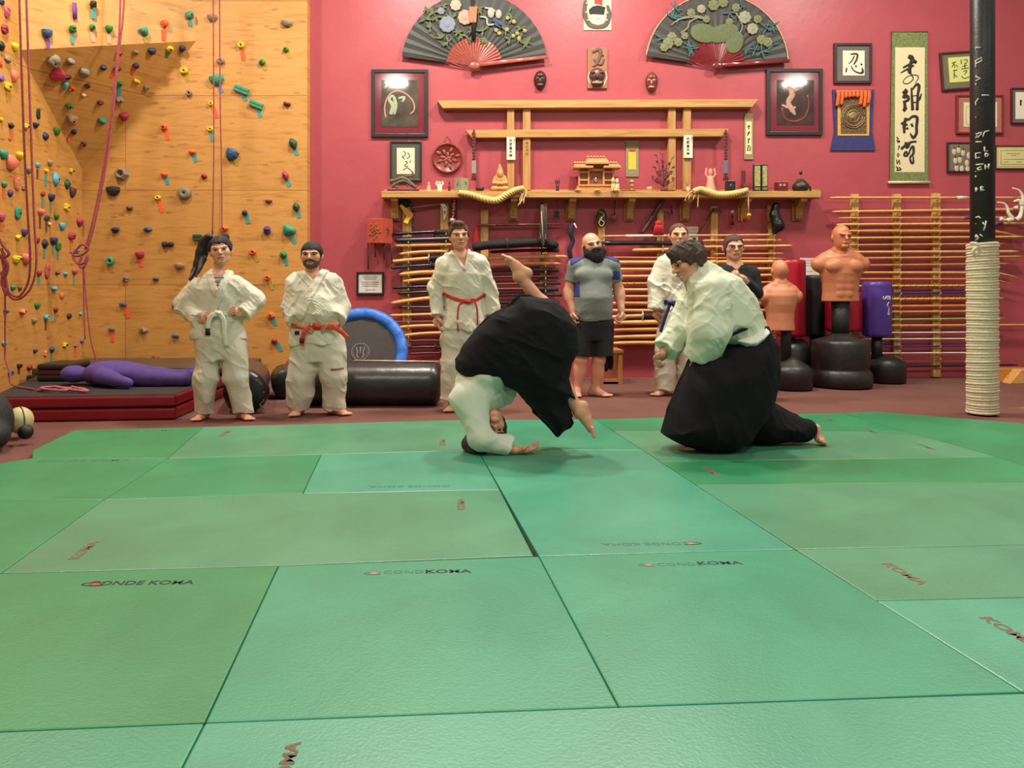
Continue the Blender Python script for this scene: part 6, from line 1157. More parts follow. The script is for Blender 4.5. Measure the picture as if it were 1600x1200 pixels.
m.tube(catmull([tp(.07, 2.2, .006), tp(.05, 2.6, .006), tp(.03, 3.4, .006), tp(.055, 4.0, .006), tp(.075, 4.5, .006)], 5), .008, 6); m.tube(catmull([tp(.07, .95, .006), tp(.05, .6, .006), tp(.03, -.3, .006), tp(.055, -.8, .006), tp(.075, -1.3, .006)], 5), .008, 6); m.tube([tp(.06, 1.57, .006), tp(.05, -1.57, .006)], .005, 6)
m.build('round_emblem', M((122, 116, 110), .7), t)
for a in (.6, 2.5, 3.8, 5.6): m = MB(); m.tube([tp(.48, a, -.02), tp(.48, a, -.24)], .013, 8); m.build('leg', M((40, 40, 42), .35, .7), t)
# wooden stand behind the bearded man
t = thing('wooden_stand', (xat(955, 9.5), 9.55, 0), 'small open wooden stand with dark cloths behind the bearded man', 'stand'); sx0, sx1 = xat(936, 9.45), xat(972, 9.45)
for x in (sx0, sx1 - .05):
    for y in (9.42, 9.78): MB().b2((x, y, .001), (x + .05, y + .04, .39)).build('leg', wood((176, 120, 60), 'z'), t, bevel=.003)
MB().b2((sx0 - .01, 9.41, .385), (sx1 + .01, 9.83, .42)).build('top_board', wood((176, 116, 60), 'x'), t, bevel=.003); MB().b2((sx0, 9.42, .03), (sx1, 9.82, .06)).build('bottom_rail', wood((176, 110, 70), 'x'), t)
f = Fld((sx0, 9.4, .1), (sx1, 9.8, .42), .012); [f.ell((sx0 + .06 + k * .055, 9.6, .27 - .02 * (k % 2)), (.035, .08, .12), k=.01) for k in range(3)]; f.mesh('dark_cloth', M((28, 22, 34), .8), t)
# wooden bench foot and stick at the right
t = thing('wooden_block', (xat(1590, 9.75), 9.75, 0), 'low chunky wooden beam with a light end block, right of the pole', 'beam'); m = MB(); m.b2((xat(1548, 9.6), 9.6, .001), (xat(1640, 9.6), 9.85, .165)); m.build('beam', wood((190, 128, 54), 'x'), t, bevel=.006); m = MB(); m.prism([(xat(1578, 9.45), .001), (xat(1640, 9.45), .001), (xat(1640, 9.45), .175), (xat(1596, 9.45), .175)], 9.45, 9.598); m.build('end_block', wood((212, 160, 86), 'x'), t, bevel=.006)
p = FL(1583, 639); o = MB().prism([(p.x, p.y), (p.x + .35, p.y - .06), (p.x + .35, p.y + .03)], .001, .012, 'xy').build('wood_offcut', wood((204, 160, 100), 'x')); tag(o, 'thin pale wood offcut on the carpet at the right edge', 'wood offcut')
# black padded bag and ball at the left edge
q = thing('padded_bag', (-3.35, 5.75, 0), 'dark rounded padded bag cut off by the left edge of the picture', 'bag'); f = Fld((-4.05, 5.2, 0), (-3.02, 6.35, .56), .011)
f.ell((-3.60, 5.70, .20), (.27, .26, .27), k=.05); f.ell((-3.68, 5.75, .33), (.2, .22, .15), k=.06); f.ell((-3.40, 5.58, .12), (.12, .14, .10), k=.05); f.folds(.008, [(12, 4, 10), (-9, 10, 8)], .03, 4); f.cut((-9, 0, -1), (9, 9, 2), lambda X, Y, Z: MZ + .003 - Z); f.mesh('bag_body', M((28, 32, 28), .7, var=.3, scale=12, bump=.4, bscale=60), q)
q = thing('padded_ball', (xat(34, 6.05), 6.05, 0), 'cream ball with a thin dark seam beside the padded bag at the left edge', 'ball'); bc = Vector((xat(31, 6.1), 6.1, .145)); f = Fld(bc - Vector((.14, .14, .14)), bc + Vector((.14, .14, .14)), .007); f.ell(bc, (.10, .10, .105), k=.01); f.mesh('ball_body', M((186, 176, 128), .5), q)
m = MB(); m.tube([bc + Vector((.1035 * math.sin(a) * .75, -.1035 * math.sin(a) * .66, .107 * math.cos(a))) for a in [k * PI / 20 for k in range(21)]], .004, 6); m.build('seam', M((40, 36, 30), .6), q)
q = thing('small_ball', (xat(39, 5.85), 5.85, 0), 'small black ball in front of the cream ball at the left edge', 'ball'); m = MB(); m.ell((xat(40, 5.86), 5.86, .04 + .058), .056, seg=24, rings=16); m.build('ball_body', M((24, 22, 22), .6), q)

# ---------------- punching bags and torso dummies ----------------
BLK = M((36, 34, 31), .42, var=.25, scale=6, bump=.35, bscale=18); SK = (190, 118, 82)
def tank(t, x, y, prof, sy=1.0, name='base'): MB().lathe(prof, (x, y, 0), 40, sy=sy).build(name, BLK, t)
def torso_dummy(px, y, label, back, s, neckpy, skin):
    x = xat(px, y); t = thing('torso_dummy', (x, y, 0), label, 'training dummy'); return t, x
t, x = torso_dummy(1313, 9.2, 'muscular bare torso training dummy facing the viewer on a black two-tier base', 0, 1, 0, SK); y = 9.2; sc_ = y / F; zt_ = lambda py: H - (py - CY) * sc_
tank(t, x, y, [(.30, .002), (.345, .02), (.35, .10), (.345, .17), (.325, .20), (.31, .215), (.315, .23), (.32, .40), (.315, .52), (.30, .555), (.25, .57), (.14, .60), (.10, .64), (.001, .64)])
MB().lathe([(.10, .60), (.098, .78), (.10, 1.04), (.001, 1.04)], (x, y, 0), 28).build('column', M((30, 29, 28), .5, bump=.3, bscale=30), t)
def bust(t, x, y, z0, z1, hw, face, skin, res=.0065):
    """torso with head from z0 (cut bottom) to z1 (crown); hw half shoulder width; face -1 towards the viewer, +1 away"""
    h = z1 - z0; f = Fld((x - hw - .06, y - .3, z0 - .02), (x + hw + .06, y + .3, z1 + .03), res); U = lambda dx, dy, k: (x + dx * hw, y + face * dy, z0 + k * h); w = hw
    f.loft([(U(0, 0, 0), w * .70, .13), (U(0, 0, .12), w * .66, .125), (U(0, .005, .25), w * .68, .13), (U(0, .005, .38), w * .78, .145), (U(0, 0, .50), w * .86, .14), (U(0, 0, .58), w * .74, .115), (U(0, 0, .64), w * .40, .08)], (0, 0, 1), (1, 0, 0), (0, 1, 0), .03, capk=.012)
    for sx in (-1, 1):
        f.cap(U(sx * .58, 0, .545), U(sx * .84, 0, .50), .08 * w / .31, .078 * w / .31, .04); f.ell(U(sx * .80, .0, .47), (.07 * w / .31, .075, .075), k=.03)
        f.cap(U(sx * .15, -.02, .68), U(sx * .6, 0, .58), .045, .055, .04)
        if face < 0:
            f.ell(U(sx * .36, .105, .46), (w * .33, .05, h * .085), k=.018)
            for k in (.10, .19, .28): f.ell(U(sx * .15, .110, k), (w * .14, .022, h * .044), k=.025)
            f.cap(U(sx * .05, .10, .60), U(sx * .5, .06, .585), .016, .014, .02)
        else:
            f.ell(U(sx * .36, .08, .46), (w * .26, .05, h * .10), k=.03)
    if face > 0: f.cap(U(0, .135, .02), U(0, .14, .5), .018, .018, .03, op='s'); [f.ell(U(.0, .15, k), (.03, .02, .02), k=.01, op='s') for k in (.20, .47)]
    f.cap(U(0, -.01, .60), U(0, .01, .76), w * .235, w * .215, .035)
    hc = U(0, .015, .845); hs = h * .168
    f.ell((hc[0], hc[1], hc[2] + hs * .12), (hs * .66, hs * .82, hs * .88), k=.02); f.ell((hc[0], hc[1] + face * hs * .16, hc[2] - hs * .42), (hs * .52, hs * .62, hs * .55), k=.03)
    Hh = lambda a, b, c: (hc[0] + a * hs, hc[1] + face * b * hs, hc[2] + c * hs)
    for sx in (-1, 1):
        f.ell(Hh(sx * .66, -.05, -.02), (hs * .10, hs * .16, hs * .24), k=.006)
        f.ell(Hh(sx * .27, .86, .06), (hs * .15, hs * .14, hs * .10), k=.012, op='s'); f.cap(Hh(sx * .10, .84, .20), Hh(sx * .44, .72, .26), hs * .07, hs * .06, .008)
    f.cap(Hh(0, .82, .12), Hh(0, .98, -.16), hs * .07, hs * .11, .01); f.ell(Hh(0, .80, -.42), (hs * .22, hs * .08, hs * .07), k=.006); f.cap(Hh(-.16, .92, -.41), Hh(.16, .92, -.41), hs * .025, hs * .025, .008, op='s'); f.ell(Hh(0, .66, -.72), (hs * .26, hs * .22, hs * .17), k=.02)
    return f, Hh, hs
f, Hh, hs = bust(t, x, y, zt_(471), zt_(353), 41.5 * sc_, -1, SK)
for a, b in (((-.4, .78, .42), (.45, .76, .50)), ((-.3, .84, .33), (.35, .82, .33))): f.cap(Hh(*a), Hh(*b), hs * .04, hs * .04, .01, op='s')
f.mesh('torso', M(SK, .42, var=.06, scale=8), t)
m = MB(); [m.ell(Hh(sx * .27, .76, .07), (hs * .11, hs * .06, hs * .045), seg=10, rings=6) for sx in (-1, 1)]; m.build('moulded_eyes', M((118, 64, 44), .5), t)
t, x = torso_dummy(1224, 8.97, 'smaller bare torso training dummy seen from behind beside the kneeling person', 1, 1, 0, SK); y = 8.97; sc_ = y / F
tank(t, xat(1236, y), y, [(.20, .002), (.235, .02), (.24, .20), (.225, .25), (.19, .28), (.10, .34), (.06, .38), (.001, .38)]); xb = xat(1222, y)
MB().lathe([(.058, .30), (.06, .62), (.065, .75), (.001, .75)], (xat(1228, y), y, 0), 24).build('column', M((34, 33, 32), .5, bump=.4, bscale=30), t)
f, Hh, hs = bust(t, xat(1218, y), y - .02, zt_(516) if False else H - (516 - CY) * sc_, H - (407 - CY) * sc_, 31.5 * sc_, 1, SK, .006); f.mesh('torso', M((196, 126, 92), .5, var=.05, scale=8), t)
def bag(px, y, r, top, bot, c, label, basep, bx=None, colr=.06, rough=.35, sy=1):
    x = xat(px, y); t = thing('freestanding_punching_bag', (x, y, 0), label, 'punching bag'); z1, z0 = H - (top - CY) / F * y, H - (bot - CY) / F * y
    MB().lathe([(r * .8, z0), (r * .97, z0 + .02), (r, z0 + .05), (r, z1 - .05), (r * .97, z1 - .015), (r * .85, z1), (.001, z1 + .004)], (x, y, 0), 36).build('padded_cylinder', M(c, rough, var=.1, scale=6, bump=.15, bscale=20), t)
    MB().lathe([(colr, basep[-1][1] - .05), (colr, z0 + .01)], (x, y, 0), 20).build('column', BLK, t); tank(t, x if bx is None else xat(bx, y), y, basep + [(.001, basep[-1][1])]); return t, x, z0, z1
bag(1235, 9.62, .178, 406, 526, (158, 16, 34), 'tall red punching bag right behind the smaller torso dummy', [(.16, .002), (.185, .02), (.19, .025), (.19, .42), (.17, .46), (.10, .54)], bx=1242)
bag(1273, 9.9, .125, 430, 526, (22, 22, 24), 'black punching bag between the tall red bag and the muscular dummy', [(.14, .002), (.155, .02), (.155, .30), (.14, .36), (.06, .42)], rough=.5)
bag(1317, 9.66, .208, 458, 518, (156, 14, 40), 'red punching bag hidden behind the muscular torso dummy', [(.10, .002), (.12, .02), (.12, .30), (.11, .36), (.06, .44)])
t, x, z0, z1 = bag(1370, 9.6, .168, 440, 526, (78, 52, 138), 'purple punching bag with pale print on a low black base', [(.21, .002), (.232, .02), (.235, .22), (.22, .27), (.15, .30), (.08, .34)], bx=1383, colr=.062)
def onb(px, py):
    xx = max(x - .164, min(x + .164, xat(px, 9.47))); return Vector((xx, 9.6 - math.sqrt(.1695 ** 2 - (xx - x) ** 2), H - (py - CY) / F * 9.47))
m = MB(); [m.tube([onb(*q) for q in s_], .0065, 6) for s_ in ([(1378, 463), (1377, 467), (1380, 468), (1382, 463)], [(1383, 463), (1383, 468), (1386, 468), (1386, 463), (1383, 463)], [(1387, 462), (1387, 468), (1390, 468), (1389, 463)])]; m.build('printed_letters', M((196, 190, 196), .5), t)
m = MB(); m.tube(catmull([onb(*q) for q in ((1387, 472), (1384, 477), (1387, 482), (1386, 488), (1385, 492), (1389, 490))], 5), .007, 6); m.build('printed_figure', M((190, 180, 190), .5), t)

# ---------------- people ----------------
def V3(a): return Vector(a)
def bounds(pts, m):
    A = np.array([list(p) for p in pts]); return A.min(0) - m, A.max(0) + m
def crop(s, lo, hi):
    sl, _ = s.sub(lo, hi); n = Fld.__new__(Fld); n.res = s.res; n.D = s.D[sl].copy(); n.ax = [s.ax[i][sl[i]] for i in range(3)]; n.lo = np.array([float(a[0]) for a in n.ax]); n.n = np.array(n.D.shape); return n
class Head:
    def __init__(s, c, up, f, hs=.118, w=1.0):
        s.c = V3(c); s.up = V3(up).normalized(); f = V3(f); s.f = (f - s.up * f.dot(s.up)).normalized(); s.r = s.f.cross(s.up).normalized(); s.hs = hs; s.w = w
        s.R = [[s.r[i], s.f[i], s.up[i]] for i in range(3)]; s.Rm = Matrix(s.R)
    def P(s, a, b, c): return s.c + (s.r * a * s.w + s.f * b + s.up * c) * s.hs
    def E(s, F, p, r, k=.01, op='u', g=0): F.ell(s.P(*p), tuple((v + g) * s.hs * (s.w if i == 0 else 1) for i, v in enumerate(r)), s.R, k, op)
    def skull(s, F, g=0):
        s.E(F, (0, -.10, .20), (.66, .80, .76), .02, g=g); s.E(F, (0, .14, -.25), (.555, .62, .62), .03, g=g)
    def build(s, F, ears=True):
        h = s.hs; s.skull(F); s.E(F, (0, .22, -.60), (.43, .44, .30), .03); s.E(F, (0, .52, -.80), (.20, .17, .14), .03)
        for x in (-1, 1):
            s.E(F, (x * .34, .46, -.16), (.20, .20, .18), .03); s.E(F, (x * .28, .85, .02), (.14, .07, .07), .025, 's')
            F.cap(s.P(x * .10, .76, .17), s.P(x * .46, .62, .20), h * .085, h * .07, .015)
            if ears: s.E(F, (x * .66, -.08, -.06), (.09, .17, .25), .008)
        F.cap(s.P(0, .74, .12), s.P(0, .93, -.20), h * .07, h * .115, .012); [F.cap(s.P(x * .09, .80, -.23), s.P(x * .13, .78, -.22), h * .07, h * .06, .008) for x in (-1, 1)]
        s.E(F, (0, .74, -.46), (.24, .10, .07), .012); s.E(F, (0, .72, -.56), (.20, .10, .06), .012); F.cap(s.P(-.20, .86, -.50), s.P(.20, .86, -.50), h * .022, h * .022, .01, op='s')
    def face(s, root, eye=(46, 32, 28), brow=(40, 28, 24), lip=(168, 92, 80), eh=.045, bh=.04, bw=.22):
        for x in (-1, 1):
            m = MB(); m.ell(s.P(x * .28, .745, .035), (s.hs * .095, s.hs * .055, s.hs * eh * 1.15), s.Rm.to_euler(), seg=12, rings=8); m.build('eye', M(eye, .85, spec=.1), root)
            m = MB(); m.tube(catmull([s.P(x * (.28 - bw * .65), .80, .155), s.P(x * .31, .765, .195), s.P(x * (.29 + bw * .8), .64, .15)], 4), [s.hs * bh * .6] * 8 + [s.hs * bh * .3], 7); m.build('eyebrow', M(brow, .9), root)
        m = MB(); m.tube(catmull([s.P(-.22, .78, -.50), s.P(-.08, .855, -.475), s.P(.08, .855, -.475), s.P(.22, .78, -.50)], 4), s.hs * .038, 7, flat=.9); m.build('lips', M(lip, .5), root)
    def hair(s, root, c, line=.32, back=-.5, g=.06, side=-.05, res=.005, extra=None, fold=.006, rough=.72):
        """hair shell: line = hairline height at the forehead, back = how low it reaches at the nape"""
        lo, hi = s.c - Vector((1, 1, 1)) * s.hs * 2.2, s.c + Vector((1, 1, 1)) * s.hs * 2.2
        F = Fld(lo, hi, res); s.skull(F, g); X, Y, Z = np.meshgrid(*F.ax, indexing='ij')
        px, py, pz = X - s.c.x, Y - s.c.y, Z - s.c.z
        a = (px * s.r.x + py * s.r.y + pz * s.r.z) / s.hs / s.w; b = (px * s.f.x + py * s.f.y + pz * s.f.z) / s.hs; c_ = (px * s.up.x + py * s.up.y + pz * s.up.z) / s.hs
        t = np.clip((b + .25) / .75, 0, 1); lim = back * (1 - t) + line * t
        t2 = np.clip((b + .1) / .35, 0, 1); lim = np.where(b < .25, back + (side - back) * np.clip((b + .45) / .6, 0, 1), side + (line - side) * np.clip((b - .25) / .28, 0, 1)); lim = lim - .10 * np.clip(np.abs(a) - .3, 0, 1) * (b > .2)
        lim = lim + .22 * (noise3(a * 5 + 50, b * 5 + 50, c_ * 1.2 + 50, 77) - .5) + .12 * (noise3(a * 13 + 50, b * 13 + 50, c_ * 2 + 50, 78) - .5)
        F.D = np.maximum(F.D, ((lim - c_) * s.hs * .8).astype(np.float32))
        if extra: extra(F)
        if fold: F.folds(fold * 1.3, [(130, 40, 60), (-90, 110, 40)], .02, 9)
        return F.mesh('hair', M(c, rough, var=.3, scale=60, bump=.5, bscale=150), root)
def hand(F, w, d, n, sd, curl=.35, s=1.0, spread=.06, thumb=.5, fist=False):
    """w wrist, d towards the fingers, n the side the fingers curl to, sd +1/-1 which side the thumb leaves"""
    w = V3(w); d = V3(d).normalized(); n = V3(n); n = (n - d * n.dot(d)).normalized(); t = d.cross(n).normalized() * sd
    R = [[t[i], d[i], n[i]] for i in range(3)]
    F.cap(w - d * .03 * s, w + d * .03 * s, .028 * s, .026 * s, .015, sq=(n, .75)); F.ell(w + d * .055 * s, (.043 * s, .052 * s, .0175 * s), R, .012)
    for i, L_ in enumerate((.074, .083, .078, .062)):
        o = (1.5 - i) * .0205 * s; p = w + d * (.092 - .004 * abs(1.2 - i)) * s + t * o; a = 0; dd = (d + t * spread * (1.5 - i)).normalized(); r = .0092 * s; cur = curl * (1 + .12 * i)
        for q, fr in enumerate((.45, .30, .25)):
            a += cur * (1, 1.25, .8)[q]; v = dd * math.cos(a) + n * math.sin(a); p2 = p + v * L_ * fr * s; F.cap(p, p2, r, r * .93, .004); p = p2; r *= .93
    p = w + d * .028 * s + t * .030 * s; v = (t * .75 + d * .7 + n * thumb).normalized(); p2 = p + v * .036 * s; F.cap(w + d * .02 * s + t * .01 * s, p, .016 * s, .014 * s, .01); F.cap(p, p2, .0125 * s, .0115 * s, .005); v2 = (d * .9 + t * .15 + n * thumb * 1.3).normalized(); F.cap(p2, p2 + v2 * .030 * s, .0112 * s, .0095 * s, .004)
def foot(F, ank, t, up=(0, 0, 1), s=1.0, side=1, sole=None):
    """ank ankle joint, t towards the toes, up away from the sole; sole = distance ankle to sole"""
    a = V3(ank); t = V3(t).normalized(); up = V3(up); up = (up - t * up.dot(t)).normalized(); l = t.cross(up).normalized(); so_ = sole if sole else .075 * s
    heel = a - up * (so_ - .034 * s) - t * .038 * s; mid = a - up * (so_ - .040 * s) + t * .055 * s; ball = a - up * (so_ - .022 * s) + t * .125 * s
    F.cap(a + up * .02, heel, .036 * s, .034 * s, .02); F.cap(a, mid, .037 * s, .033 * s, .03); F.cap(heel, ball, .033 * s, .021 * s, .02); F.cap(mid, ball, .034 * s, .024 * s, .02)
    for k in (-1, 1): F.cap(mid - up * .01 * s, ball + l * k * .024 * s, .026 * s, .019 * s, .015)
    for k in range(5):
        o = (k - 2) * .0185 * s * side; L_ = (.052, .047, .042, .036, .028)[k]; r = (.0135, .0105, .010, .0095, .009)[k] * s; b = ball + l * o - up * .005 * s + t * (-.004 * abs(k - 1)) * s; F.cap(b, b + t * L_ * s, r * 1.15, r, .005)
SKIN = {'a': (208, 152, 118), 'b': (190, 132, 96), 'c': (210, 154, 124), 'd': (214, 156, 130), 'w': (216, 158, 130)}
def skin(k): return M(SKIN[k], .5, var=.05, scale=10, sheen=.0)
GI = M((216, 211, 192), .85, var=.035, scale=14, bump=.25, bscale=220); GI2 = M((220, 218, 200), .85, var=.03, scale=14, bump=.2, bscale=220); GIP = M((204, 198, 180), .85, var=.04, scale=14, bump=.2, bscale=200)
def bnd(src, off, fn, lo, hi, name, mat, root):
    b = crop(src, lo, hi); X, Y, Z = np.meshgrid(*b.ax, indexing='ij'); b.D = np.maximum(np.maximum(b.D - off, -(b.D + .012)), fn(X, Y, Z).astype(np.float32)); return b.mesh(name, mat, root)
def seg_dist(U, Zc, pts):
    d = np.full(U.shape, 1e9)
    for (u0, z0), (u1, z1) in zip(pts, pts[1:]):
        e = (u1-u0, z1-z0); L2 = e[0]**2 + e[1]**2 + 1e-12; t = np.clip(((U-u0)*e[0] + (Zc-z0)*e[1]) / L2, 0, 1); d = np.minimum(d, np.hypot(U-u0-e[0]*t, Zc-z0-e[1]*t))
    return d
def gi_person(label, y, J, head, build, skn, hairf, hands, hem, sl_end, vneck, torso, belt, trous, extra=None, lap=.028, facekw={}, body_s=1.0, seed=1, tshirt=None, gim=None, root_px=None, foot_t=None, jl=None, female=False):
    """J: joints {name: (px, py, dy)}; torso: [(px,py,halfwidth px,halfdepth m, dy)] from hem up; all px converted at the person's own distance"""
    Pq = lambda q: V3(W(q[0], q[1], y + (q[2] if len(q) > 2 else 0)))
    s = y / F; g = {k: Pq(v) for k, v in J.items()}; z0 = 0
    root = thing('person', (Pq(root_px or torso[0][:2]).x, y, 0), label, 'person')
    hd = Head(Pq(head[0]), head[1], head[2], head[3], head[4] if len(head) > 4 else 1)
    lo, hi = bounds(list(g.values()) + [hd.c], .26); lo[2] = -.01; hi[2] = hd.c.z + .2
    B = Fld(lo, hi, .0056); hd.build(B)
    nb = g['neck']; B.cap(hd.P(0, -.18, -.35), nb, .054 * build, .060 * build, .02); B.chain([g['shL'], nb - V3((0, 0, .03)), g['shR']], [.05, .065, .05], .04)
    pel = (g['hipL'] + g['hipR']) / 2
    st = [(Pq((a, b, (dy[0] if dy else 0))), c * s - .028, d - .022) for a, b, c, d, *dy in torso[1:]]
    B.loft(st, (0, 0, 1), (1, 0, 0), (0, 1, 0), .03)
    for k in 'LR':
        B.cap(g['sh' + k], g['el' + k], .047 * build, .038 * build, .03); B.cap(g['el' + k], g['wr' + k], .039 * build, .026 * build, .02)
        h = hands[k]; hand(B, g['wr' + k], *h[:3], curl=h[3], s=body_s, thumb=h[4] if len(h) > 4 else .5)
        B.cap(g['hip' + k], g['kn' + k], .078 * build, .056 * build, .03); B.cap(g['kn' + k], g['an' + k], .055 * build, .036 * build, .02); B.ell(g['kn' + k].lerp(g['an' + k], .3) + V3((0, .02, 0)), (.05 * build, .05 * build, .10), k=.03)
        foot(B, g['an' + k], foot_t[k], s=body_s, side=-1 if k == 'L' else 1, sole=g['an' + k].z - .003)
    if not (extra and extra(B, g, hd, 'skin', root)): pass
    B.mesh('body', skin(skn), root); hd.face(root, **facekw); hairf(hd, root)
    gm = gim or GI
    # jacket
    Jk = Fld(lo, hi, .0066); st = [(Pq((a, b, (dy[0] if dy else 0))), c * s, d) for a, b, c, d, *dy in torso]
    Jk.loft(st, (0, 0, 1), (1, 0, 0), (0, 1, 0), .02, capk=.008)
    Jk.chain([g['shL'] - V3((0, 0, .02)), nb - V3((0, 0, .03)), g['shR'] - V3((0, 0, .02))], [.060 * build, .070 * build, .060 * build], .04)
    for k in 'LR':
        a, b, c = g['sh' + k], g['el' + k], g['wr' + k]; r = sl_end[k]; e = b.lerp(c, r[0])
        Jk.cap(a - V3((0, 0, .022)), b, r[1] * .90, r[2], .045); Jk.cap(b, e, r[2], r[3], .02, cutb=.004)
    Jk.folds(.020, [(18, 9, 26), (-30, 6, 14), (24, -8, 10)], .04, seed); Jk.folds(.012, [(50, 20, 60), (-64, 12, 40)], .03, seed + 1); Jk.folds(.005, [(90, 40, 110)], .02, seed + 2)
    vb = [Pq(q) for q in vneck]     # left top, bottom, right top
    def vcut(X, Y, Z):
        u = X; zt = np.clip((Z - vb[1].z) / (vb[0].z - vb[1].z), 0, 2); l = vb[1].x + (vb[0].x - vb[1].x) * zt; r = vb[1].x + (vb[2].x - vb[1].x) * zt
        ins = np.maximum(np.maximum(l - u, u - r), vb[1].z - Z); front = Y - (nb.y + .015); return -np.maximum(ins, front)
    Jk.cut(np.minimum(vb[0], vb[2]) - .4, np.maximum(vb[0], vb[2]) + .4, vcut)
    Jk.cut(np.array(nb) - .2, np.array(nb) + .25, lambda X, Y, Z: -(np.hypot(X - nb.x, (Y - nb.y)) - .068 * build - np.clip(nb.z - Z, -.2, 0) * .3) if True else 0)
    jo = Jk.mesh('jacket', gm, root)
    if lap:
        P1 = [(vb[0].x - lap * .8, vb[0].z), (vb[1].x - lap * .7, vb[1].z)]; P2 = [(vb[2].x + lap * .8, vb[2].z), (vb[1].x + lap * .5, vb[1].z - .01)] + [(Pq(q).x, Pq(q).z) for q in (jl or [])]
        mn = np.minimum(np.array(vb[1]), np.array([Pq(q) for q in (jl or [vneck[1]])]).min(0)) - .3; mx = np.maximum(vb[0], vb[2]) + .06
        fn = lambda P, wd: (lambda X, Y, Z: np.maximum(seg_dist(X, Z, P) - wd, Y - (nb.y + .02)))
        bnd(Jk, .011, fn(P1, lap), mn, mx, 'lapel', gm, root); bnd(Jk, .019, fn(P2, lap), mn, mx, 'lapel', gm, root)
    # trousers
    T = Fld(lo, hi, .0066); r = trous
    T.loft([(Pq((a, b, (dy[0] if dy else 0))), c * s, d) for a, b, c, d, *dy in r['pelvis']], (0, 0, 1), (1, 0, 0), (0, 1, 0), .02)
    for k in 'LR':
        e = g['kn' + k].lerp(g['an' + k], r['len']); T.cap(g['hip' + k], g['kn' + k], r['r'][0], r['r'][1], .025); T.cap(g['kn' + k], e, r['r'][1], r['r'][2], .02, cutb=.004)
    T.folds(.020, [(34, 10, 10), (-26, 8, 18), (14, 10, 44)], .04, seed + 3); T.folds(.010, [(50, 10, 70), (70, 10, 34)], .03, seed + 4)
    T.mesh('trousers', r.get('mat', GIP), root)
    # belt
    if belt:
        pts = [(Pq(q).x, Pq(q).z) for q in belt['line']]; zz_ = [p[1] for p in pts]; xs_ = [p[0] for p in pts]
        bm_ = belt['mat']; lo2 = np.array((lo[0], lo[1], min(zz_) - .06)); hi2 = np.array((hi[0], hi[1], max(zz_) + .06)); tx0, tx1 = torso[0][0], torso[0][0]
        cx_ = (xs_[0] + xs_[-1]) / 2; hw = abs(xs_[-1] - xs_[0]) / 2 + .012
        bnd(Jk, .010, lambda X, Y, Z: np.maximum(np.abs(Z - np.interp(X, xs_, zz_)) - belt.get('w', .021), np.abs(X - cx_) - hw), lo2, hi2, 'belt', bm_, root)
        for tl in belt['tails']:
            m = MB(); m.tube(catmull([Pq(q) for q in tl], 5), belt.get('tw', .020), 8, flat=.28, flatn=(0, -1, 0)); m.build('belt_tail', bm_, root)
        k = Pq(belt['knot']); m = MB(); m.ell(k, (.036, .022, .024), seg=14, rings=8); m.tube([k + V3((-.03, .0, .012)), k + V3((.0, -.02, 0)), k + V3((.03, 0, -.012))], .015, 8); m.build('belt_knot', bm_, root)
        for q in belt.get('tips', []): a_, b_, c_ = q; wbx = MB(); wbx.tube([Pq(a_), Pq(b_)], .022, 8, flat=.34, flatn=(0, -1, 0)); wbx.build('belt_label', M(c_, .7), root)
    return root, g, hd, Jk, lo, hi
FR = lambda yaw, pitch=0: (math.sin(math.radians(yaw)) * math.cos(math.radians(pitch)), -math.cos(math.radians(yaw)) * math.cos(math.radians(pitch)), -math.sin(math.radians(pitch)))
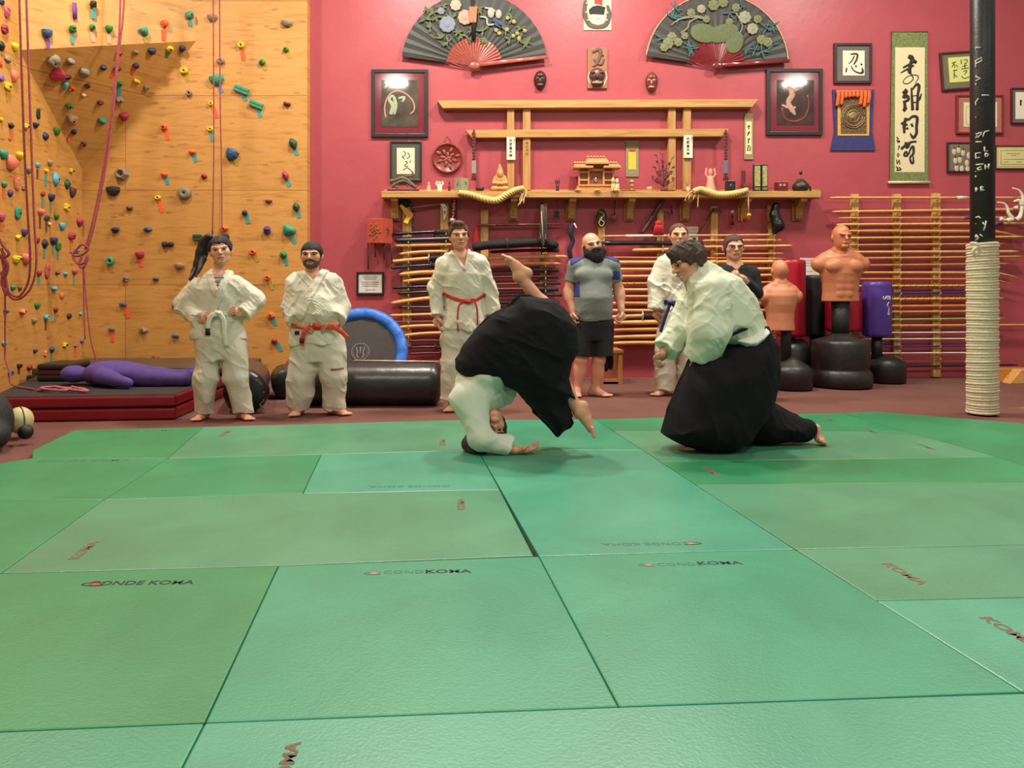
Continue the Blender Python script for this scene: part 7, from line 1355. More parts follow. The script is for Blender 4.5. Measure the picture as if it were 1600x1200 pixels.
# 1 ---- long haired person, hands on hips
BLACKH = (20, 16, 18)
def hair1(hd, root):
    def ex(F_): F_.ell(hd.P(-.35, -.55, .95), (.034, .034, .03), k=.02)
    hd.hair(root, BLACKH, line=.56, back=-.35, g=.05, side=.05, extra=ex)
    y = 6.95; pts = [(327, 370, .05), (320, 378, .09), (315, 395, .09), (310, 412, .07), (304, 424, .03), (297, 436, -.05)]; G_ = Fld(*bounds([W(a, b, y + c) for a, b, c in pts], .1), .006)
    G_.chain([W(a, b, y + c) for a, b, c in pts], [.032, .050, .052, .042, .026, .008], .02); G_.cap(W(318, 405, y + .05), W(306, 432, y - .08), .03, .006, .015); G_.folds(.008, [(80, 20, 25), (-70, 40, 10)], .03, 5); G_.mesh('ponytail', M(BLACKH, .45, var=.3, scale=60, bump=.4, bscale=120), root)
root, g, hd, Jk, lo, hi = gi_person('person with long black ponytail and white belt, hands on hips', 6.95,
 dict(neck=(338, 428, 0), shL=(312, 446, 0), shR=(366, 444, 0), elL=(290, 476, .04), elR=(399, 472, .04), wrL=(315, 501, -.11), wrR=(379, 491, -.08), hipL=(327, 532, 0), hipR=(362, 532, 0), knL=(323, 590, -.02), knR=(369, 590, -.02), anL=(319, 642, .02), anR=(378, 640, .02)),
 ((345, 392, -.03), (-.14, .0, 1), FR(14, 10), .133, 1.02), .90, 'w', hair1, {'L': ((.45, -.35, .35), (.2, .9, -.1), -1, .55), 'R': ((-.5, -.35, .25), (-.2, .9, -.1), 1, .55)},
 None, {'L': (.86, .078, .070, .062), 'R': (.86, .078, .070, .060)}, [(327, 414, -.05), (343, 459, -.12), (357, 411, -.05)],
 [(342, 527, 41, .135), (342, 510, 37, .13), (342, 489, 32.5, .118), (341, 470, 33.5, .125), (340, 452, 33, .13), (340, 440, 26, .115), (339, 430, 16, .09)],
 dict(line=[(308, 488), (342, 491), (376, 487)], w=.022, mat=GI2, knot=(342, 489, -.145), tw=.022, tails=[[(342, 490, -.15), (331, 493, -.165), (326, 504, -.165), (325, 518, -.16)], [(343, 490, -.155), (349, 500, -.165), (351, 520, -.16), (354, 541, -.15)]], tips=[((324.5, 513, -.166), (324.5, 524, -.162), (26, 22, 26))]),
 dict(pelvis=[(342, 560, 30, .12), (342, 545, 38, .128), (342, 525, 37, .125), (342, 505, 31, .11)], r=(.108, .098, .085), len=1.0), lap=.030, facekw=dict(eh=.035, bh=.028, brow=(44, 34, 34), lip=(176, 100, 92)), body_s=.9, seed=3,
 foot_t={'L': (-.22, -1, 0), 'R': (.75, -.75, 0)}, jl=[(337, 489, 0)], female=True)
m = MB(); 
TS = Fld(*bounds([W(330, 470, 6.95), W(356, 405, 6.95)], .12), .006); TS.loft([(W(342, 480, 6.95), .165, .105), (W(342, 450, 6.95), .17, .112), (W(340, 434, 6.95), .155, .10), (W(339, 426, 6.95), .10, .085)], (0, 0, 1), (1, 0, 0), (0, 1, 0), .02)
nbk = g['neck']; TS.cut(np.array(nbk) - .2, np.array(nbk) + .2, lambda X, Y, Z: -(np.hypot(X - W(342, 0, 6.95).x, (Z - W(0, 420, 6.95).z) * .9) - .075) if True else 0); TS.cut((lo[0], 6.9, 0), (hi[0], 8, 3), lambda X, Y, Z: Y - 6.98)
TS.mesh('undershirt', M((212, 208, 190), .8), root); m = MB()
for k, (a, b, c) in enumerate([(334, 350, 434), (335, 350, 440), (337, 349, 446), (339, 347, 452)]): m.tube([W(a, c, 6.95 - .125), W((a + b) / 2, c + (1.5 if k % 2 else -.5), 6.95 - .132), W(b, c, 6.95 - .125)], .007, 6, flat=.3, flatn=(0, -1, 0))
m.build('shirt_print', M((118, 118, 104), .8), root)
# 2 ---- orange belt
def hairshort(c, **kw): return lambda hd, root: hd.hair(root, c, **kw)
def hair2(hd, root):
    hd.hair(root, (22, 17, 16), line=.42, back=-.35, g=.05, side=-.0, fold=.003)
    F_ = Fld(hd.c - V3((.16, .18, .18)), hd.c + V3((.16, .14, .06)), .005); hd.skull(F_, .028); hd.E(F_, (0, .235, -.60), (.47, .475, .335), .02); hd.E(F_, (0, .54, -.80), (.235, .20, .17), .02)
    X, Y, Z = np.meshgrid(*F_.ax, indexing='ij'); a = np.abs(X - hd.c.x) / hd.hs; c_ = (Z - hd.c.z) / hd.hs; b_ = (hd.c.y - Y) / hd.hs
    F_.D = np.maximum(F_.D, (hd.hs * np.maximum(c_ - np.clip(-.62 + a * 1.15, -.62, .0), .02 - b_)).astype(np.float32)); F_.mesh('beard', M((92, 66, 52), .85), root); m = MB(); m.tube(catmull([hd.P(-.27, .80, -.44), hd.P(-.1, .90, -.34), hd.P(.1, .90, -.34), hd.P(.27, .80, -.44)], 4), hd.hs * .05, 7); m.build('moustache', M((40, 28, 24), .9), root)
root, g, hd, Jk, lo, hi = gi_person('person in white gi with orange belt and moustache, both hands at the belt', 7.2,
 dict(neck=(487, 431, 0), shL=(464, 441, 0), shR=(515, 441, 0), elL=(457, 480, .03), elR=(532, 480, .03), wrL=(472, 508, -.15), wrR=(520, 507, -.15), hipL=(476, 540, 0), hipR=(516, 540, 0), knL=(470, 590, -.03), knR=(523, 588, -.03), anL=(468, 637, .02), anR=(522, 636, .02)),
 ((487, 399, -.03), (0, 0, 1), FR(0, 4), .134, 1.08), 1.12, 'a', hair2, {'L': ((.9, -.25, -.25), (.1, .8, -.5), 1, .5), 'R': ((-.9, -.25, -.25), (-.1, .8, -.5), -1, .5)},
 None, {'L': (.62, .098, .088, .082), 'R': (.62, .098, .088, .084)}, [(473, 421, -.05), (490, 442, -.13), (505, 414, -.05)],
 [(495, 536, 39, .165), (496, 520, 37, .165), (496, 505, 35, .168), (495, 490, 37, .18, -.02), (493, 470, 38, .17), (490, 452, 38, .15), (488, 442, 32, .12), (487, 432, 18, .09)],
 dict(line=[(461, 508), (496, 511), (531, 508)], w=.021, mat=M((212, 72, 44), .75, var=.08), knot=(495, 509, -.19), tw=.021, tails=[[(484, 512, -.19), (476, 517, -.2), (473, 528, -.19), (471, 540, -.185)], [(508, 511, -.19), (522, 512, -.18), (534, 519, -.17), (543, 528, -.17)]], tips=[((472, 528, -.196), (471.5, 536, -.19), (70, 34, 30)), ((464, 517, -.15), (464, 523, -.15), (30, 26, 26))]),
 dict(pelvis=[(497, 562, 33, .13), (497, 548, 40, .145), (497, 530, 38, .14), (496, 510, 34, .13)], r=(.128, .112, .095), len=.99), lap=.038, facekw=dict(eh=.03, bh=.06, brow=(28, 20, 20), bw=.2, lip=(150, 92, 80)), body_s=1.03, seed=11,
 foot_t={'L': (-.1, -1, 0), 'R': (.9, -.6, 0)}, jl=[(476, 492, 0)])
m = MB(); m.tube([W(517, 578, 7.2 - .15), W(526, 577, 7.2 - .155), W(537, 575, 7.2 - .13)], .010, 8, flat=.5, flatn=(0, -1, 0)); m.build('knee_tear', M((150, 104, 86), .8), root)
# 3 ---- red belt
def hair3(hd, root): hd.hair(root, (84, 54, 36), line=.50, back=-.35, g=.075, side=.0, extra=lambda F_: F_.ell(hd.P(.1, .35, .85), (.06, .05, .03), k=.03))
RB = M((196, 44, 44), .7, var=.08)
gi_person('tall brown haired person in white gi with a thin red belt, standing behind the tumbler', 7.45,
 dict(neck=(720, 399, 0), shL=(695, 413, 0), shR=(747, 410, 0), elL=(684, 452, .04), elR=(764, 450, .04), wrL=(683, 494, -.04), wrR=(767, 492, -.02), hipL=(711, 514, 0), hipR=(746, 514, 0), knL=(710, 570, -.02), knR=(748, 570, -.02), anL=(708, 629, .02), anR=(752, 629, .02)),
 ((717, 369, -.02), (-.06, .0, 1), FR(10, 4), .138, .97), 1.0, 'c', hair3, {'L': ((.1, -.15, -1), (1, .15, .1), 1, .3), 'R': ((-.05, -.1, -1), (-1, .1, .1), -1, .35)},
 None, {'L': (.95, .080, .068, .062), 'R': (.97, .080, .068, .060)}, [(706, 391, -.04), (726, 419, -.11), (732, 388, -.04)],
 [(726, 511, 34.5, .135), (726, 495, 32.5, .13), (725, 467, 29, .122), (724, 450, 31, .13), (722, 430, 33, .135), (721, 416, 30, .115), (720, 403, 17, .09)],
 dict(line=[(693, 459), (706, 465), (727, 471), (745, 468), (757, 461)], w=.017, mat=RB, knot=(730, 471, -.145), tw=.008, tails=[[(724, 472, -.15), (717, 478, -.155), (715, 498, -.155), (716, 518, -.15)], [(738, 470, -.15), (744, 476, -.155), (746, 492, -.15), (746, 508, -.15)]]),
 dict(pelvis=[(728, 540, 29, .115), (728, 528, 34, .125), (727, 510, 32, .12), (726, 490, 28, .11)], r=(.11, .105, .105), len=.84), lap=.014, facekw=dict(eh=.03, bh=.035, brow=(92, 62, 46), lip=(176, 104, 88)), seed=21,
 foot_t={'L': (-.3, -1, 0), 'R': (.3, -1, 0)})
# 6 ---- blue belt
def hair6(hd, root): hd.hair(root, (84, 58, 42), line=.62, back=-.35, g=.03, side=.0, fold=.003)
NB = M((34, 40, 92), .75, var=.08)
gi_person('tall person in white gi with a navy belt, half hidden behind the kneeling person', 8.45,
 dict(neck=(1063, 393, 0), shL=(1040, 409, 0), shR=(1088, 409, 0), elL=(1028, 442, .03), elR=(1098, 446, .04), wrL=(1025, 484, -.02), wrR=(1094, 486, 0), hipL=(1050, 492, 0), hipR=(1078, 492, 0), knL=(1042, 548, -.02), knR=(1074, 548, -.02), anL=(1038, 605, .02), anR=(1076, 606, .02)),
 ((1060, 368, -.02), (0, .0, 1), FR(-6, 4), .138, 1.06), 1.08, 'c', hair6, {'L': ((.05, -.15, -1), (1, .2, .1), 1, .3), 'R': ((-.05, -.1, -1), (-1, .1, .1), -1, .35)},
 None, {'L': (.92, .098, .090, .082), 'R': (.95, .095, .085, .07)}, [(1052, 388, -.04), (1068, 412, -.11), (1076, 388, -.04)],
 [(1063, 500, 27, .14), (1063, 485, 26.5, .14), (1063, 472, 26, .135), (1063, 455, 28, .14), (1063, 430, 30, .14), (1063, 412, 31, .12), (1063, 400, 19, .09)],
 dict(line=[(1036, 472), (1063, 474), (1090, 472)], w=.024, mat=NB, knot=(1047, 473, -.16), tw=.018, tails=[[(1047, 474, -.16), (1043, 486, -.165), (1038, 500, -.16), (1032, 519, -.15)], [(1049, 474, -.16), (1062, 484, -.16), (1076, 498, -.16), (1086, 517, -.15)]]),
 dict(pelvis=[(1063, 520, 24, .12), (1063, 505, 28, .13), (1063, 485, 26, .125), (1063, 470, 24, .11)], r=(.115, .10, .088), len=.99, mat=GI), lap=.02, facekw=dict(eh=.035, bh=.045, brow=(92, 62, 46)), seed=31,
 foot_t={'L': (-.9, -.6, 0), 'R': (.3, -1, 0)})
# 5 ---- bearded man, T-shirt and shorts
def custom_person(name_label, y, root_px):
    return thing('person', (xat(root_px, y), y, 0), name_label, 'person')
y = 8.4; root = custom_person('bald person with a big black beard in a grey T-shirt and black shorts', y, 927); Pq = lambda a, b, d=0: V3(W(a, b, y + d)); s = y / F
hd = Head(Pq(925, 383, -.02), (-.22, 0, 1), FR(8, 2), .140, 1.05); g = dict(neck=Pq(927, 402), shL=Pq(899, 416), shR=Pq(956, 415), elL=Pq(889, 455, .03), elR=Pq(967, 454, .03), wrL=Pq(896, 487, -.05), wrR=Pq(971, 486, -.05), hipL=Pq(913, 508), hipR=Pq(941, 508), knL=Pq(909, 562, -.03), knR=Pq(936, 562, -.03), anL=Pq(903, 608, .02), anR=Pq(929, 608, .02))
lo, hi = bounds(list(g.values()) + [hd.c], .26); lo[2] = -.01; B = Fld(lo, hi, .0062); hd.build(B)
B.cap(hd.P(0, -.18, -.35), g['neck'], .064, .075, .02); TOR = [(927, 500, 29, .17), (927, 485, 30, .185, -.02), (927, 465, 30, .195, -.03), (927, 445, 29, .17, -.01), (927, 425, 29.5, .15), (927, 414, 27, .125), (927, 405, 17, .09)]
st = lambda off: [(Pq(a, b, (dd[0] if dd else 0)), c * s + off, d + off) for a, b, c, d, *dd in TOR]
B.loft(st(-.02), (0, 0, 1), (1, 0, 0), (0, 1, 0), .03)
for k, tx in (('L', -.15), ('R', .85)):
    B.cap(g['sh' + k], g['el' + k], .068, .056, .03); B.cap(g['el' + k], g['wr' + k], .058, .036, .02); B.ell(g['el' + k].lerp(g['wr' + k], .25), (.058, .055, .08), k=.03); hand(B, g['wr' + k], (.05 if k == 'L' else -.05, -.1, -1), (1 if k == 'L' else -1, -.1, .1), 1 if k == 'L' else -1, .75, 1.12)
    B.cap(g['hip' + k], g['kn' + k], .095, .070, .03); B.cap(g['kn' + k], g['an' + k], .066, .042, .02); B.ell(g['kn' + k].lerp(g['an' + k], .32) + V3((0, .02, 0)), (.074, .072, .13), k=.03); foot(B, g['an' + k], (tx, -.7, 0), s=1.08, side=-1 if k == 'L' else 1, sole=g['an' + k].z - .003)
B.mesh('body', skin('d'), root); hd.face(root, eh=.035, bh=.05, brow=(52, 34, 28), lip=(170, 96, 90))
F_ = Fld(hd.c - V3((.2, .26, .27)), hd.c + V3((.2, .15, .08)), .006); hd.E(F_, (0, .25, -.66), (.56, .52, .40)); hd.E(F_, (.03, .42, -1.05), (.50, .42, .48), .06); hd.E(F_, (0, .66, -.36), (.32, .24, .10), .03)
for sx in (-1, 1): F_.cap(hd.P(sx * .60, .12, -.05), hd.P(sx * .50, .25, -.6), .022, .05, .03)
F_.ell(hd.P(0, 1.02, -.52), (.030, .03, .014), hd.R, .008, 's'); F_.folds(.010, [(60, 20, 14), (-50, 30, 20)], .03, 3); F_.mesh('beard', M((22, 18, 19), .8, bump=.5, bscale=120), root)
T = Fld(lo, hi, .0066); T.loft(st(.004), (0, 0, 1), (1, 0, 0), (0, 1, 0), .02, capk=.01); T.chain([g['shL'], g['neck'] - V3((0, 0, .05)), g['shR']], [.085, .085, .085], .04)
for k in 'LR': T.cap(g['sh' + k], g['sh' + k].lerp(g['el' + k], .62), .086, .082, .035, cutb=.004); T.ell(Pq(914 if k == 'L' else 942, 430, -.11), (.11, .05, .07), k=.05)
T.cut(np.array(g['neck']) - .2, np.array(g['neck']) + .2, lambda X, Y, Z: -(np.sqrt((X - g['neck'].x)**2 + (Y - g['neck'].y)**2 + (Z - g['neck'].z - .03)**2) - .105))
zl = W(0, 470, y).z; T.folds(.018, [(12, 8, 60), (-24, 6, 56)], .03, 6, mask=lambda X, Y, Z: np.clip((zl - Z) / .15, 0.1, 1)); T.mesh('t_shirt', M((118, 126, 120), .75, var=.04, scale=20), root)
for nm, fn, lo3, hi3 in (('shoulder_panel', lambda X, Y, Z: np.maximum(W(0, 411, y).z + (X - W(898, 0, y).x) * .55 - Z, X - W(914, 0, y).x), Pq(894, 425, -.2), Pq(915, 398, .2)), ('shoulder_panel', lambda X, Y, Z: np.maximum(W(0, 409, y).z - (X - W(960, 0, y).x) * .35 - Z, W(942, 0, y).x - X), Pq(941, 420, -.2), Pq(963, 396, .2)),
                         ('side_panel', lambda X, Y, Z: np.maximum(np.abs(Z - W(0, 452, y).z) - .085, X - (W(903, 0, y).x + .0)), Pq(895, 470, -.22), Pq(906, 438, .2)), ('side_panel', lambda X, Y, Z: np.maximum(np.abs(Z - W(0, 430, y).z) - .05, W(954.5, 0, y).x - X), Pq(952, 440, -.22), Pq(962, 420, .2))):
    bnd(T, .004, fn, np.minimum(lo3, hi3), np.maximum(lo3, hi3), nm, M((42, 50, 118), .75), root)
S = Fld(lo, hi, .0075); S.loft([(Pq(926, 530), 28 * s, .14), (Pq(926, 505), 30 * s, .165), (Pq(926, 492), 28 * s, .155)], (0, 0, 1), (1, 0, 0), (0, 1, 0), .02); [S.cap(g['hip' + k], Pq(910 if k == 'L' else 941, 556, -.02), .125, .118, .02, cutb=.0) for k in 'LR']; S.folds(.008, [(20, 8, 12), (-16, 10, 9)], .03, 2); S.mesh('shorts', M((20, 20, 22), .8), root)
# 8 ---- woman in black behind
y = 8.1; root = custom_person('person with glasses and black top, one hand raised to the chest', y, 1147); Pq = lambda a, b, d=0: V3(W(a, b, y + d)); s = y / F
hd = Head(Pq(1146, 387, -.02), (0, 0, 1), FR(-4, 2), .138, 1.08); g = dict(neck=Pq(1148, 414), shL=Pq(1120, 427), shR=Pq(1175, 428), elL=Pq(1116, 466, -.05), elR=Pq(1181, 458, -.05), wrL=Pq(1148, 458, -.22), wrR=Pq(1160, 434, -.20), hipL=Pq(1133, 512), hipR=Pq(1163, 512), knL=Pq(1133, 565), knR=Pq(1163, 565), anL=Pq(1133, 614, .02), anR=Pq(1163, 614, .02))
lo, hi = bounds(list(g.values()) + [hd.c], .26); lo[2] = -.01; B = Fld(lo, hi, .0062); hd.build(B); B.cap(hd.P(0, -.18, -.4), g['neck'], .062, .075, .02)
TOR = [(1148, 520, 31, .165), (1148, 490, 29, .16), (1148, 465, 27, .16), (1148, 445, 28.5, .175, -.01), (1148, 430, 29, .14), (1148, 420, 22, .11)]
B.loft([(Pq(a, b, (dd[0] if dd else 0)), c * s - .018, d - .018) for a, b, c, d, *dd in TOR], (0, 0, 1), (1, 0, 0), (0, 1, 0), .04); B.chain([g['shL'], g['neck'] - V3((0, 0, .05)), g['shR']], [.05, .075, .05], .05)
for k in 'LR': B.cap(g['sh' + k], g['el' + k], .055, .045, .03); B.cap(g['el' + k], g['wr' + k], .045, .028, .02); B.cap(g['hip' + k], g['kn' + k], .09, .06, .03); B.cap(g['kn' + k], g['an' + k], .058, .038, .02); foot(B, g['an' + k], (0, -1, 0), side=-1 if k == 'L' else 1, sole=g['an' + k].z - .003)
hand(B, g['wrR'], (-.85, -.1, .45), (.2, .9, -.3), 1, .7); hand(B, g['wrL'], (.9, -.1, -.1), (0, .9, 0), 1, .5); B.mesh('body', skin('w'), root); hd.face(root, eh=.04, bh=.03, brow=(96, 60, 48), lip=(178, 96, 86))
hd.hair(root, (72, 38, 32), line=.55, back=-.6, g=.045, side=-.35, fold=.003)
T = Fld(lo, hi, .0068); T.loft([(Pq(a, b, (dd[0] if dd else 0)), c * s, d) for a, b, c, d, *dd in TOR], (0, 0, 1), (1, 0, 0), (0, 1, 0), .03); T.chain([g['shL'], g['neck'] - V3((0, 0, .055)), g['shR']], [.075, .085, .075], .05)
for k, e in (('L', .85), ('R', .72)): T.cap(g['sh' + k], g['el' + k], .078, .066, .03); T.cap(g['el' + k], g['el' + k].lerp(g['wr' + k], e), .064, .050, .02, cutb=.003)
vb = [Pq(1131, 402), Pq(1145, 424), Pq(1166, 402)]
T.cut(Pq(1125, 430, -.4), Pq(1170, 398, .4), lambda X, Y, Z: -np.maximum(np.maximum(np.maximum(vb[1].x + (vb[0].x - vb[1].x) * (Z - vb[1].z) / (vb[0].z - vb[1].z) - X, X - vb[1].x - (vb[2].x - vb[1].x) * (Z - vb[1].z) / (vb[0].z - vb[1].z)), vb[1].z - Z), Y - y - .02)); T.cut(np.array(g['neck']) - .2, np.array(g['neck']) + .2, lambda X, Y, Z: -(np.sqrt((X - g['neck'].x)**2 + (Y - g['neck'].y)**2 + (Z - g['neck'].z - .03)**2) - .10))
T.folds(.010, [(18, 8, 24), (-20, 10, 16)], .03, 4); T.mesh('black_top', M((22, 21, 23), .85), root)
S = Fld(lo, hi, .009); S.loft([(Pq(1148, 540), 29 * s, .14), (Pq(1148, 515), 31 * s, .165), (Pq(1148, 495), 28 * s, .15)], (0, 0, 1), (1, 0, 0), (0, 1, 0), .02); [S.chain([g['hip' + k], g['kn' + k], g['an' + k] + V3((0, 0, .04))], [.11, .09, .075], .02) for k in 'LR']; S.mesh('trousers', M((28, 28, 32), .8), root)
m = MB()
for sx in (-1, 1): m.tube([hd.P(sx * .29 + .19 * math.cos(a), .84 - .05 * abs(math.cos(a)), .0 + .13 * math.sin(a)) for a in [k * PI / 8 for k in range(17)]], .0028, 5, caps=False); m.tube([hd.P(sx * .48, .80, .02), hd.P(sx * .68, .0, .04)], .0028, 5)
m.tube([hd.P(-.1, .90, .02), hd.P(.1, .90, .02)], .0028, 5); m.build('glasses', M((96, 80, 84), .3, .6), root)
# 7 ---- kneeling person in black hakama
HK = M((17, 17, 21), .88, var=.2, scale=10, bump=.3, bscale=240, spec=.25)
y = 5.6; root = custom_person('kneeling person in white gi and black hakama, leaning forward to the left', y, 1130); Pq = lambda a, b, d=0: V3(W(a, b, y + d)); s = y / F
hd = Head(Pq(1074, 410, .0), (-.36, .05, .93), (-.9, -.22, -.36), .136, 1.0)
g = dict(neck=Pq(1096, 432), shN=Pq(1116, 452, -.17), shF=Pq(1092, 446, .17), elN=Pq(1110, 512, -.24), wrN=Pq(1098, 552, -.14), elF=Pq(1076, 494, .18), wrF=Pq(1038, 548, .06), chest=Pq(1125, 468), pel=Pq(1172, 525), hipN=Pq(1172, 540, -.05), hipF=Pq(1170, 530, .09), knN=Pq(1085, 600, -.14), anN=Pq(1105, 676, -.12), knF=Pq(1190, 676, .12), anF=Pq(1262, 672, .10))
lo, hi = bounds(list(g.values()) + [hd.c], .24); lo[2] = MZ - .02; B = Fld(lo, hi, .005); hd.build(B); B.cap(hd.P(0, -.2, -.35), g['neck'], .056, .064, .02)
B.cap(g['neck'], g['chest'], .07, .125, .06); B.cap(g['chest'], g['pel'], .14, .13, .06); B.cap(g['neck'], g['shN'], .055, .05, .04); B.cap(g['neck'], g['shF'], .055, .05, .04)
B.chain([g['shN'], g['elN'], g['wrN']], [.05, .042, .03], .02); B.chain([g['shF'], g['elF'], g['wrF']], [.05, .042, .031], .02); hand(B, g['wrF'], (-.55, -.15, -.75), (.4, .2, -.8), -1, .75, 1.05); hand(B, g['wrN'], (-.6, .3, -.5), (.2, .2, -1), 1, .5)
B.chain([g['hipN'], g['knN'], g['anN']], [.085, .06, .045], .03); B.chain([g['hipF'], g['knF'], g['anF']], [.085, .06, .040], .03); foot(B, g['anN'] , (-1, -.1, 0), sole=g['anN'].z - MZ - .004)
heel = Pq(1274, 670, .08); B.cap(g['anF'], heel, .038, .034, .02); ball = Pq(1281, 687, .05); B.cap(heel, ball, .034, .024, .02); B.ell(Pq(1281, 687, .05), (.034, .045, .024), k=.02)
for k in range(5): B.cap(Pq(1281, 688, .01 + .02 * k), Pq(1291 - k * .7, 692.5, .0 + .022 * k), .0125 - .0008 * k, .011 - .0006 * k, .005)
B.mesh('body', skin('c'), root); hd.face(root, eh=.04, bh=.035, brow=(48, 34, 28), lip=(160, 96, 80)); hd.hair(root, (66, 50, 40), line=.36, back=-.45, g=.09, side=.02, fold=.012, extra=lambda F_: (F_.ell(hd.P(0, .52, .66), (.05, .045, .04), k=.03), hd.E(F_, (0, -.25, .45), (.70, .78, .52), .03)))
T = Fld(lo, hi, .006)
T.chain([Pq(1103, 446), Pq(1122, 462), Pq(1145, 492), Pq(1163, 525)], [.105, .165, .175, .155], .05, sq=((0, 1, 0), 1.25)); T.chain([g['shN'], Pq(1104, 440), g['shF']], [.085, .08, .085], .05)
T.cap(Pq(1112, 462, -.02), Pq(1104, 530, -.02), .15, .11, .05); T.cap(Pq(1160, 510), Pq(1172, 530, -.03), .13, .10, .04)
T.cap(g['shN'], g['elN'], .100, .105, .04); T.cap(g['elN'], g['wrN'], .105, .090, .03, cutb=-.005); T.cap(g['shF'], g['elF'], .090, .088, .04); T.cap(g['elF'], g['elF'].lerp(g['wrF'], .90), .086, .070, .03, cutb=.0)
T.cap(Pq(1093, 432, .0), Pq(1100, 438, 0), .085, .09, .03)
T.cut(Pq(1060, 470, -.4), Pq(1110, 395, .4), lambda X, Y, Z: -(np.sqrt((X - Pq(1085, 0).x)**2 + ((Y - y) * .9)**2 + (Z - Pq(0, 422).z)**2) - .082))
ax, az = Pq(1078, 0).x, Pq(0, 452).z; T.cut(Pq(1050, 520, -.4), Pq(1095, 420, .4), lambda X, Y, Z: -np.maximum(np.abs(Y - y) - .045 * np.clip((Z - Pq(0, 490).z) / .12, 0, 1) , np.abs(X - ax) - .10))
T.folds(.022, [(22, 8, 26), (-30, 6, 16), (26, -10, -30)], .04, 14); T.folds(.012, [(54, 14, 40), (-50, 20, 54)], .03, 15); T.folds(.005, [(90, 40, 110)], .02, 16); T.mesh('jacket', M((206, 216, 192), .85, var=.03, scale=14, bump=.2, bscale=200), root)
def pxz(pts): return [(W(a, b, y).x, W(a, b, y).z) for a, b in pts]
K = Fld(lo, hi, .0068)
K.poly(pxz([(1084, 550), (1112, 548), (1140, 535), (1168, 516), (1188, 504), (1201, 532), (1204, 590), (1190, 640), (1160, 688), (1132, 702), (1100, 703), (1066, 695), (1027, 674), (1040, 632), (1058, 590), (1072, 562)]), y - .10, .26, R=.26)
K.poly(pxz([(1150, 540), (1188, 505), (1202, 540), (1206, 590), (1212, 630), (1238, 648), (1256, 654), (1268, 668), (1266, 688), (1240, 694), (1160, 698), (1120, 690), (1110, 600)]), y + .12, .20, R=.22)
K.cap(Pq(1195, 668, .08), Pq(1258, 672, .09), .115, .075, .03); pass
pl = lambda X, Y, Z: np.clip((Pq(0, 520).z - Z) / .1, 0, 1)
K.folds(.022, [(40, 16, 8), (34, 10, 22)], .05, 3, mask=pl); K.folds(.008, [(80, 20, 14)], .03, 4, mask=pl); K.cut((lo[0], lo[1], 0), (hi[0], hi[1], .2), lambda X, Y, Z: MZ + .003 - Z); K.mesh('hakama', HK, root)
m = MB(); m.tube(catmull([Pq(1128, 530, -.27), Pq(1150, 520, -.25), Pq(1172, 511, -.2), Pq(1187, 504, -.08)], 5), .012, 8); m.build('waist_cord', HK, root)
fl = Fld(*bounds([Pq(1136, 545, -.34), Pq(1190, 505, -.05)], .06), .006); fl.poly(pxz([(1134, 529), (1150, 524), (1168, 517), (1181, 511), (1183, 518), (1173, 530), (1160, 540), (1147, 539)]), y - .19, .11, R=.05); fl.folds(.008, [(30, 10, 50), (50, 10, 20)], .03, 2); fl.mesh('jacket_flap', M((214, 220, 210), .85), root)
# 4 ---- tumbling person, upside down
y = 5.45; root = custom_person('tumbling person upside down in white gi and black hakama, one arm on the mat', y, 790); root.location.z = MZ; Pq = lambda a, b, d=0: V3(W(a, b, y + d)); s = y / F
hd = Head(Pq(769, 664, .02), (-.05, .12, -1), (.12, -.95, -.25), .130, 1.0)
g = dict(neck=Pq(764, 626, .06), shN=Pq(729, 622, -.08), shF=Pq(782, 606, .16), elN=Pq(754, 684, -.12), wrN=Pq(806, 703.5, -.10), elF=Pq(770, 560, .20), wrF=Pq(800, 575, .10), chest=Pq(748, 598, .04), waist=Pq(768, 560, .02), pel=Pq(805, 525, 0), hipA=Pq(812, 520, .09), hipB=Pq(812, 535, -.07), knA=Pq(868, 505, .10), anA=Pq(812, 430, .08), knB=Pq(868, 590, -.06), anB=Pq(906, 644, -.08), toeA=Pq(770, 404, .08), toeB=Pq(925, 690, -.10))
lo, hi = bounds(list(g.values()) + [hd.c], .16); lo[2] = MZ - .02; B = Fld(lo, hi, .005); hd.build(B); B.cap(hd.P(0, -.15, -.35), g['neck'], .056, .064, .02)
B.chain([g['neck'], g['chest'], g['waist'], g['pel']], [.07, .12, .11, .12], .05); B.cap(g['neck'], g['shN'], .055, .055, .04); B.cap(g['neck'], g['shF'], .055, .05, .04)
B.chain([g['shN'], g['elN'], g['wrN']], [.052, .044, .028], .02); hand(B, g['wrN'], (1, 0, .02), (-.1, .1, 1), 1, .32, 1.05, spread=.12); B.chain([g['shF'], g['elF'], g['wrF']], [.05, .042, .028], .02); 
B.chain([g['hipA'], g['knA'], g['anA']], [.09, .062, .040], .03); B.ell(g['knA'].lerp(g['anA'], .35), (.06, .055, .07), k=.04); foot(B, g['anA'], (g['toeA'] - g['anA']), (.3, 0, -1) if False else (-.2, 0, -1), s=1.02)
B.chain([g['hipB'], g['knB'], g['anB']], [.09, .062, .040], .03); B.ell(g['knB'].lerp(g['anB'], .4), (.055, .055, .07), k=.04); foot(B, g['anB'] + V3((.012, 0, 0)), (.25, -.1, -1), (1 if False else -1, 0, -.15), s=1.02, sole=.055)
B.mesh('body', skin('c'), root); hd.face(root, eh=.04, bh=.035); hd.hair(root, (44, 30, 26), line=.36, back=-.6, g=.10, side=-.1, fold=.008, extra=lambda F_: (hd.E(F_, (.1, .2, .62), (.6, .6, .42), .03), F_.cap(hd.P(-.2, -.5, .2), Pq(735, 690, .10), .07, .045, .05)))
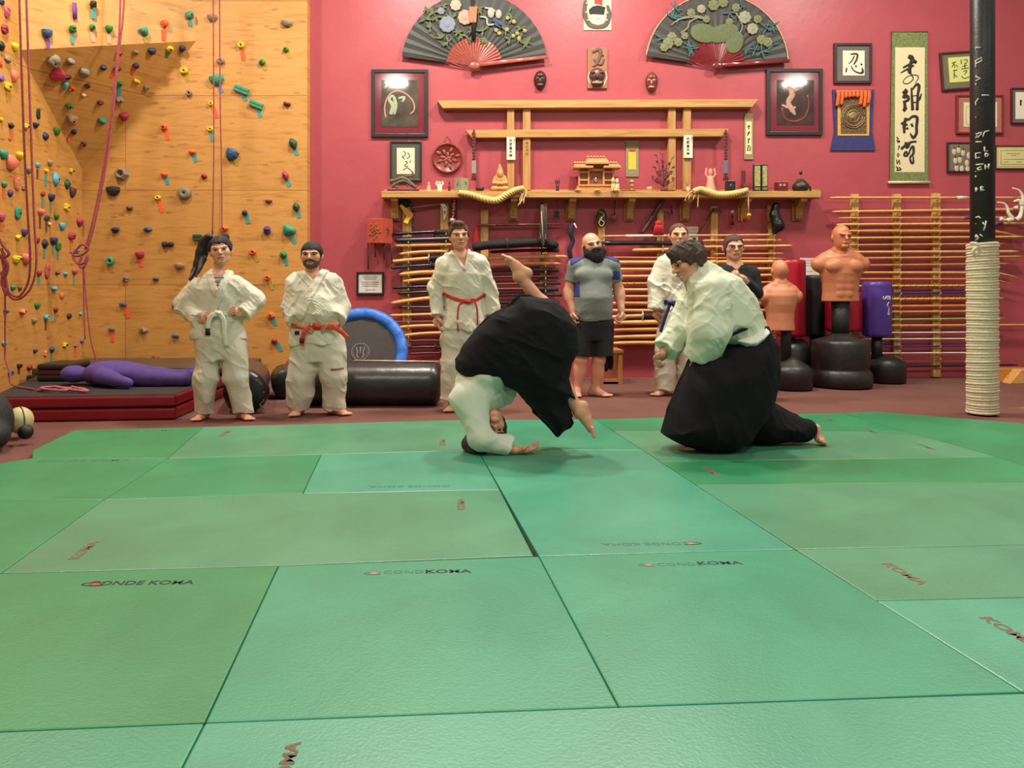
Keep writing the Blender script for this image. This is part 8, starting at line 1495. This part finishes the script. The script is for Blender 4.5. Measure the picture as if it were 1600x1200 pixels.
hb = Fld(*bounds([Pq(724, 714, -.12), Pq(770, 660, .16)], .09), .006); hb.chain([Pq(758, 672, .06), Pq(741, 684, .02), Pq(733, 694, -.02), Pq(741, 704, -.06), Pq(756, 708, -.06)], [.06, .055, .048, .040, .025], .03); hb.folds(.008, [(60, 20, 50)], .03, 4); hb.cut((lo[0], lo[1], 0), (hi[0], hi[1], .2), lambda X, Y, Z: MZ + .002 - Z); hb.mesh('loose_hair', M((44, 30, 26), .6, bump=.5, bscale=120), root)
T = Fld(lo, hi, .006); T.chain([Pq(765, 618, .05), Pq(748, 598, .04), Pq(762, 570, .03), Pq(785, 548, .02)], [.09, .135, .15, .15], .05); T.chain([g['shN'], Pq(750, 612, .03), g['shF']], [.095, .1, .09], .05)
T.cap(g['shN'], g['elN'], .092, .086, .04); T.cap(g['elN'], g['elN'].lerp(g['wrN'], .74), .086, .060, .03, cutb=0); T.chain([g['shF'], g['elF']], [.09, .08], .04)
T.folds(.016, [(24, 8, 20), (-32, 6, 12)], .04, 24); T.folds(.010, [(56, 14, 40), (-40, 20, 60)], .03, 25); T.cut((lo[0], lo[1], 0), (hi[0], hi[1], .2), lambda X, Y, Z: MZ + .003 - Z)
T.cut(hd.c - V3((.2, .3, .2)), hd.c + V3((.2, .3, .3)), lambda X, Y, Z: -(np.sqrt((X - hd.c.x)**2 + ((Y - hd.c.y) * .7)**2 + (Z - hd.c.z)**2) - .118)); T.mesh('jacket', M((204, 214, 194), .85, var=.03, scale=14, bump=.2, bscale=200), root)
K = Fld(lo, hi, .0065)
K.poly(pxz2 := [(W(a, b, y).x, W(a, b, y).z) for a, b in [(711, 578), (713, 560), (724, 538), (745, 514), (762, 499), (776, 487), (800, 476), (812, 463), (862, 466), (880, 480), (900, 505), (904, 545), (892, 566), (888, 590), (903, 627), (886, 622), (880, 632), (892, 660), (873, 681), (850, 658), (829, 634), (808, 611), (782, 603), (748, 603), (724, 592)]], y + .01, .21, R=.20, curve=lambda X, Z: .06 * np.sin((X + Z) * 3))
K.ell(Pq(800, 535, .0), (.22, .20, .17), k=.08); K.cap(Pq(850, 580, -.06), Pq(878, 655, -.06), .13, .075, .04, cutb=-.0)
K.folds(.020, [(30, 12, 34), (20, 10, 40)], .05, 33); K.folds(.008, [(50, 16, 70)], .03, 34)
K.cut(Pq(860, 705, -.4), Pq(960, 625, .4), lambda X, Y, Z: (X - Pq(873, 0).x) * .75 + (Pq(0, 681).z - Z) * -.0 - .0 - (Z - Pq(0, 681).z) * .62 if False else (((X - Pq(880, 0).x) * .72 - (Z - Pq(0, 672).z) * .69) - .03))
K.mesh('hakama', HK, root)
